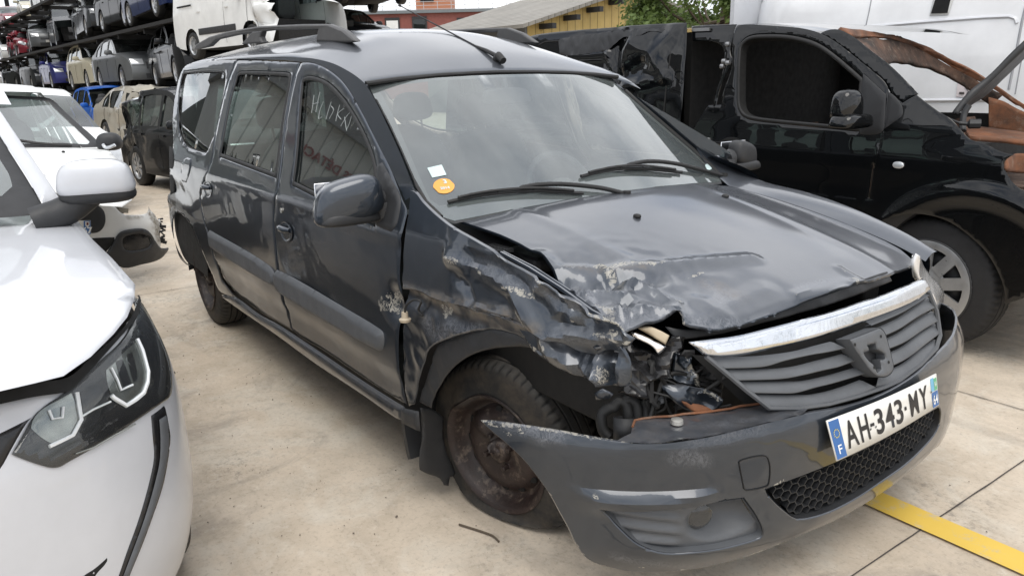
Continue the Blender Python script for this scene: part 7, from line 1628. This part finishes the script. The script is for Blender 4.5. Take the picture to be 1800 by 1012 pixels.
# pressed swage lines as raised ridges in body colour
bline(V4([(150, 190), (600, 172), (750, 162), (1100, 132), (1450, 106), (1600, 100), (1635, 112), (1645, 140)]), .014, 'pearl', 'swage'); bline(V4([(1050, 597), (1300, 595), (1480, 592)]), .014, 'pearl', 'swage')
vt_ = V4([(1128, 96), (1240, 92), (1268, 0), (1280, -60), (1160, -60), (1150, 0)])
M['vent_white'] = plain('vent_plastic', (.62, .63, .62), .5)
ve = patch('air_vent', BS, vt_, 'vent_white', bv, step=.04, off=.012, hem=.006, curve=False)
mb = MB(); X_ = [(1142, 82), (1238, 78), (1256, 0), (1166, 4)]
for i in range(16):
    t_ = (i+.5)/16*1.0; a = (X_[3][0]+(X_[0][0]-X_[3][0])*(1.0-t_*1.3), X_[3][1]+(X_[0][1]-X_[3][1])*(1-t_*1.3)); b = (X_[2][0]+(X_[1][0]-X_[2][0])*(1-t_*1.3), X_[2][1]+(X_[1][1]-X_[2][1])*(1-t_*1.3))
    A2, B2 = V4([a, b]); mb.bar(BS.P(*BS.hit(*A2), .016), BS.P(*BS.hit(*B2), .016), .008, .013)
mb.build('vent_slats', 'dark', ve, smooth=False)
M['sticker_pale'] = plain('pale_sticker', (.72, .66, .66), .5, var=.04); M['ink'] = plain('sticker_ink', (.06, .05, .05), .6)
sk = patch('no_smoking_sticker', BS, V4([(1297, 487), (1345, 487), (1400, 520), (1392, 580), (1285, 575)]), 'sticker_pale', bv, step=.05, off=.006, curve=False, ring=0, hem=0)
mb = MB(); mb.tube([BS.P(*BS.hit(*q), .009) for q in V4([(1308, 552), (1335, 553)])], .009, 6); mb.tube([BS.P(*BS.hit(*q), .009) for q in V4([(1348, 508), (1342, 520), (1352, 530), (1362, 545), (1350, 556)])], .004, 5); mb.build('sticker_pictogram', 'ink', sk)
# twig on the ground
mb = MB(); mb.tube(smooth3([onplane(px, py, 2, .006) for px, py in ((807, 921), (826, 927), (848, 934), (866, 941), (877, 951))], 5), .0035, 6); tag(mb.build('twig', 'bark'), 'thin dry twig on the concrete near the front wheel', 'twig')
# ================================================================== ground
def strip(name, pts, z, mat, label=None, kind='structure'):
    mb = MB(); mb.add([(x, y, z) for x, y in pts], [tuple(range(len(pts)))]); o = mb.build(name, mat, smooth=False); return tag(o, kind=kind)
t = NT('worn_concrete'); a = t.noise(.55, 8, .65); b = t.noise(5, 9, .7); c_ = t.noise(60, 5, .75); d_ = t.noise(1.7, 7, .7, dist=1.0)
col = t.mix(t.ramp(a, (.35, 0.), (.65, 1.)), (.49, .412, .318), (.61, .53, .43)); col = t.mix(t.math('MULTIPLY', t.ramp(b, (.40, 0.), (.66, 1.)), .55), col, (.35, .295, .225))
col = t.mix(t.math('MULTIPLY', t.ramp(t.noise(2.6, 9, .72, dist=.8), (.50, 0.), (.62, 1.)), .55), col, (.58, .535, .455))
col = t.mix(t.math('MULTIPLY', t.ramp(c_, (.52, 0.), (.70, 1.)), .50), col, (.24, .20, .155)); col = t.mix(t.math('MULTIPLY', t.ramp(d_, (.54, 0.), (.66, 1.)), .50), col, (.23, .205, .175))
mk_ = t.math('MULTIPLY', t.ramp(t.noise(1.3, 4, .6), (.48, 0.), (.62, 1.)), t.ramp(t.noise(24, 8, .8), (.50, 0.), (.60, 1.))); col = t.mix(t.math('MULTIPLY', mk_, .55), col, (.13, .12, .105))
col = t.mix(t.math('MULTIPLY', t.ramp(t.noise(13, 8, .8), (.56, 0.), (.64, 1.)), .45), col, (.62, .57, .49))
wv_ = t.n('ShaderNodeMapping'); wv_.inputs['Scale'].default_value = (.22, 3.4, 1); wv_.inputs['Rotation'].default_value = (0, 0, .12); t.l(t.tc.outputs['Object'], wv_.inputs[0]); wn_ = t.n('ShaderNodeTexNoise'); wn_.inputs['Scale'].default_value = 1.6; wn_.inputs['Detail'].default_value = 7; wn_.inputs['Roughness'].default_value = .6; t.l(wv_.outputs[0], wn_.inputs['Vector'])
col = t.mix(t.math('MULTIPLY', t.ramp(wn_.outputs['Fac'], (.56, 0.), (.68, 1.)), .26), col, (.20, .175, .15))
oil = t.ramp(t.noise(.9, 5, .5, dist=.6), (.66, 0.), (.72, 1.)); col = t.mix(t.math('MULTIPLY', oil, .45), col, (.12, .11, .10))
spk = t.ramp(t.noise(170, 2, .5), (.70, 0.), (.76, 1.)); col = t.mix(t.math('MULTIPLY', spk, .6), col, (.10, .085, .07))
M['concrete'] = t.bsdf(col, t.ramp(b, (.3, .62), (.7, .85)), normal=t.bump(t.noise(90, 6, .7), .25, .004))
strip('ground', [(-400, -400), (400, -400), (400, 400), (-400, 400)], 0, 'concrete')
M['joint'] = plain('joint_tar', (.06, .052, .045), .9, var=.5, scale=30)
def joint(a, b, w=.006):
    a = Vector(a+(0,)); b = Vector(b+(0,)); d = (b-a).normalized(); n = Vector((-d.y, d.x, 0)); N = int((b-a).length/.06)+2; mb = MB(); rows = []
    for i in range(N):
        p = a.lerp(b, i/(N-1)); q = noise.noise(p*9)*.0022; ww = w*(.65+.7*abs(noise.noise(p*23)))
        rows.append([p+n*(q-ww/2)+Vector((0, 0, .004)), p+n*(q+ww/2)+Vector((0, 0, .004))])
    mb.grid(rows); o = mb.build('slab_joint', 'joint', smooth=False); tag(o, kind='structure')
joint((.80, -.09-5), (.90, 6)); joint((-3.95, -1.0-5), (-3.85, 8)); joint((-12, 1.50), (6, 1.60)); joint((-9, -9), (-8.9, 9)); joint((-13, -9), (-12.9, 9)); joint((-14, -3.3), (6, -3.2), .005)
t = NT('worn_yellow_paint'); w_ = t.ramp(t.noise(14, 9, .85), (.54, 0.), (.64, .75)); M['yellow'] = t.bsdf(t.mix(w_, t.mix(t.noise(4, 5), (.62, .41, .06), (.70, .49, .09)), (.46, .40, .30)), .6)
mb = MB(); N = 90; rows = []
for i in range(N):
    x = -.2+i*.05; rows.append([(x, .352+.004*noise.noise(Vector((x*8, 0, 0))), .008), (x, .468+.004*noise.noise(Vector((x*8, 5, 0))), .008)])
mb.grid(rows); tag(mb.build('yellow_line', 'yellow', smooth=False), kind='structure')

M['grit'] = plain('stone_grit', (.16, .135, .11), .9, var=.6, scale=3)
# grit, chips and small debris lying on the slabs: many small pieces, one loose scatter
rnd = random.Random(11); mb = MB()
for i in range(420):
    x = rnd.uniform(-6, 2.2); y = rnd.uniform(-1.7, 1.9) if x > -.2 else rnd.uniform(-1.5, -.75)
    s_ = rnd.uniform(.001, .0032)*(1.6 if rnd.random() < .06 else 1); mb.box((x, y, .004+s_*.3), (s_*rnd.uniform(1, 2.2), s_, s_*.7), rz=rnd.uniform(0, 3))
tag(mb.build('grit', 'grit', smooth=False), kind='stuff')
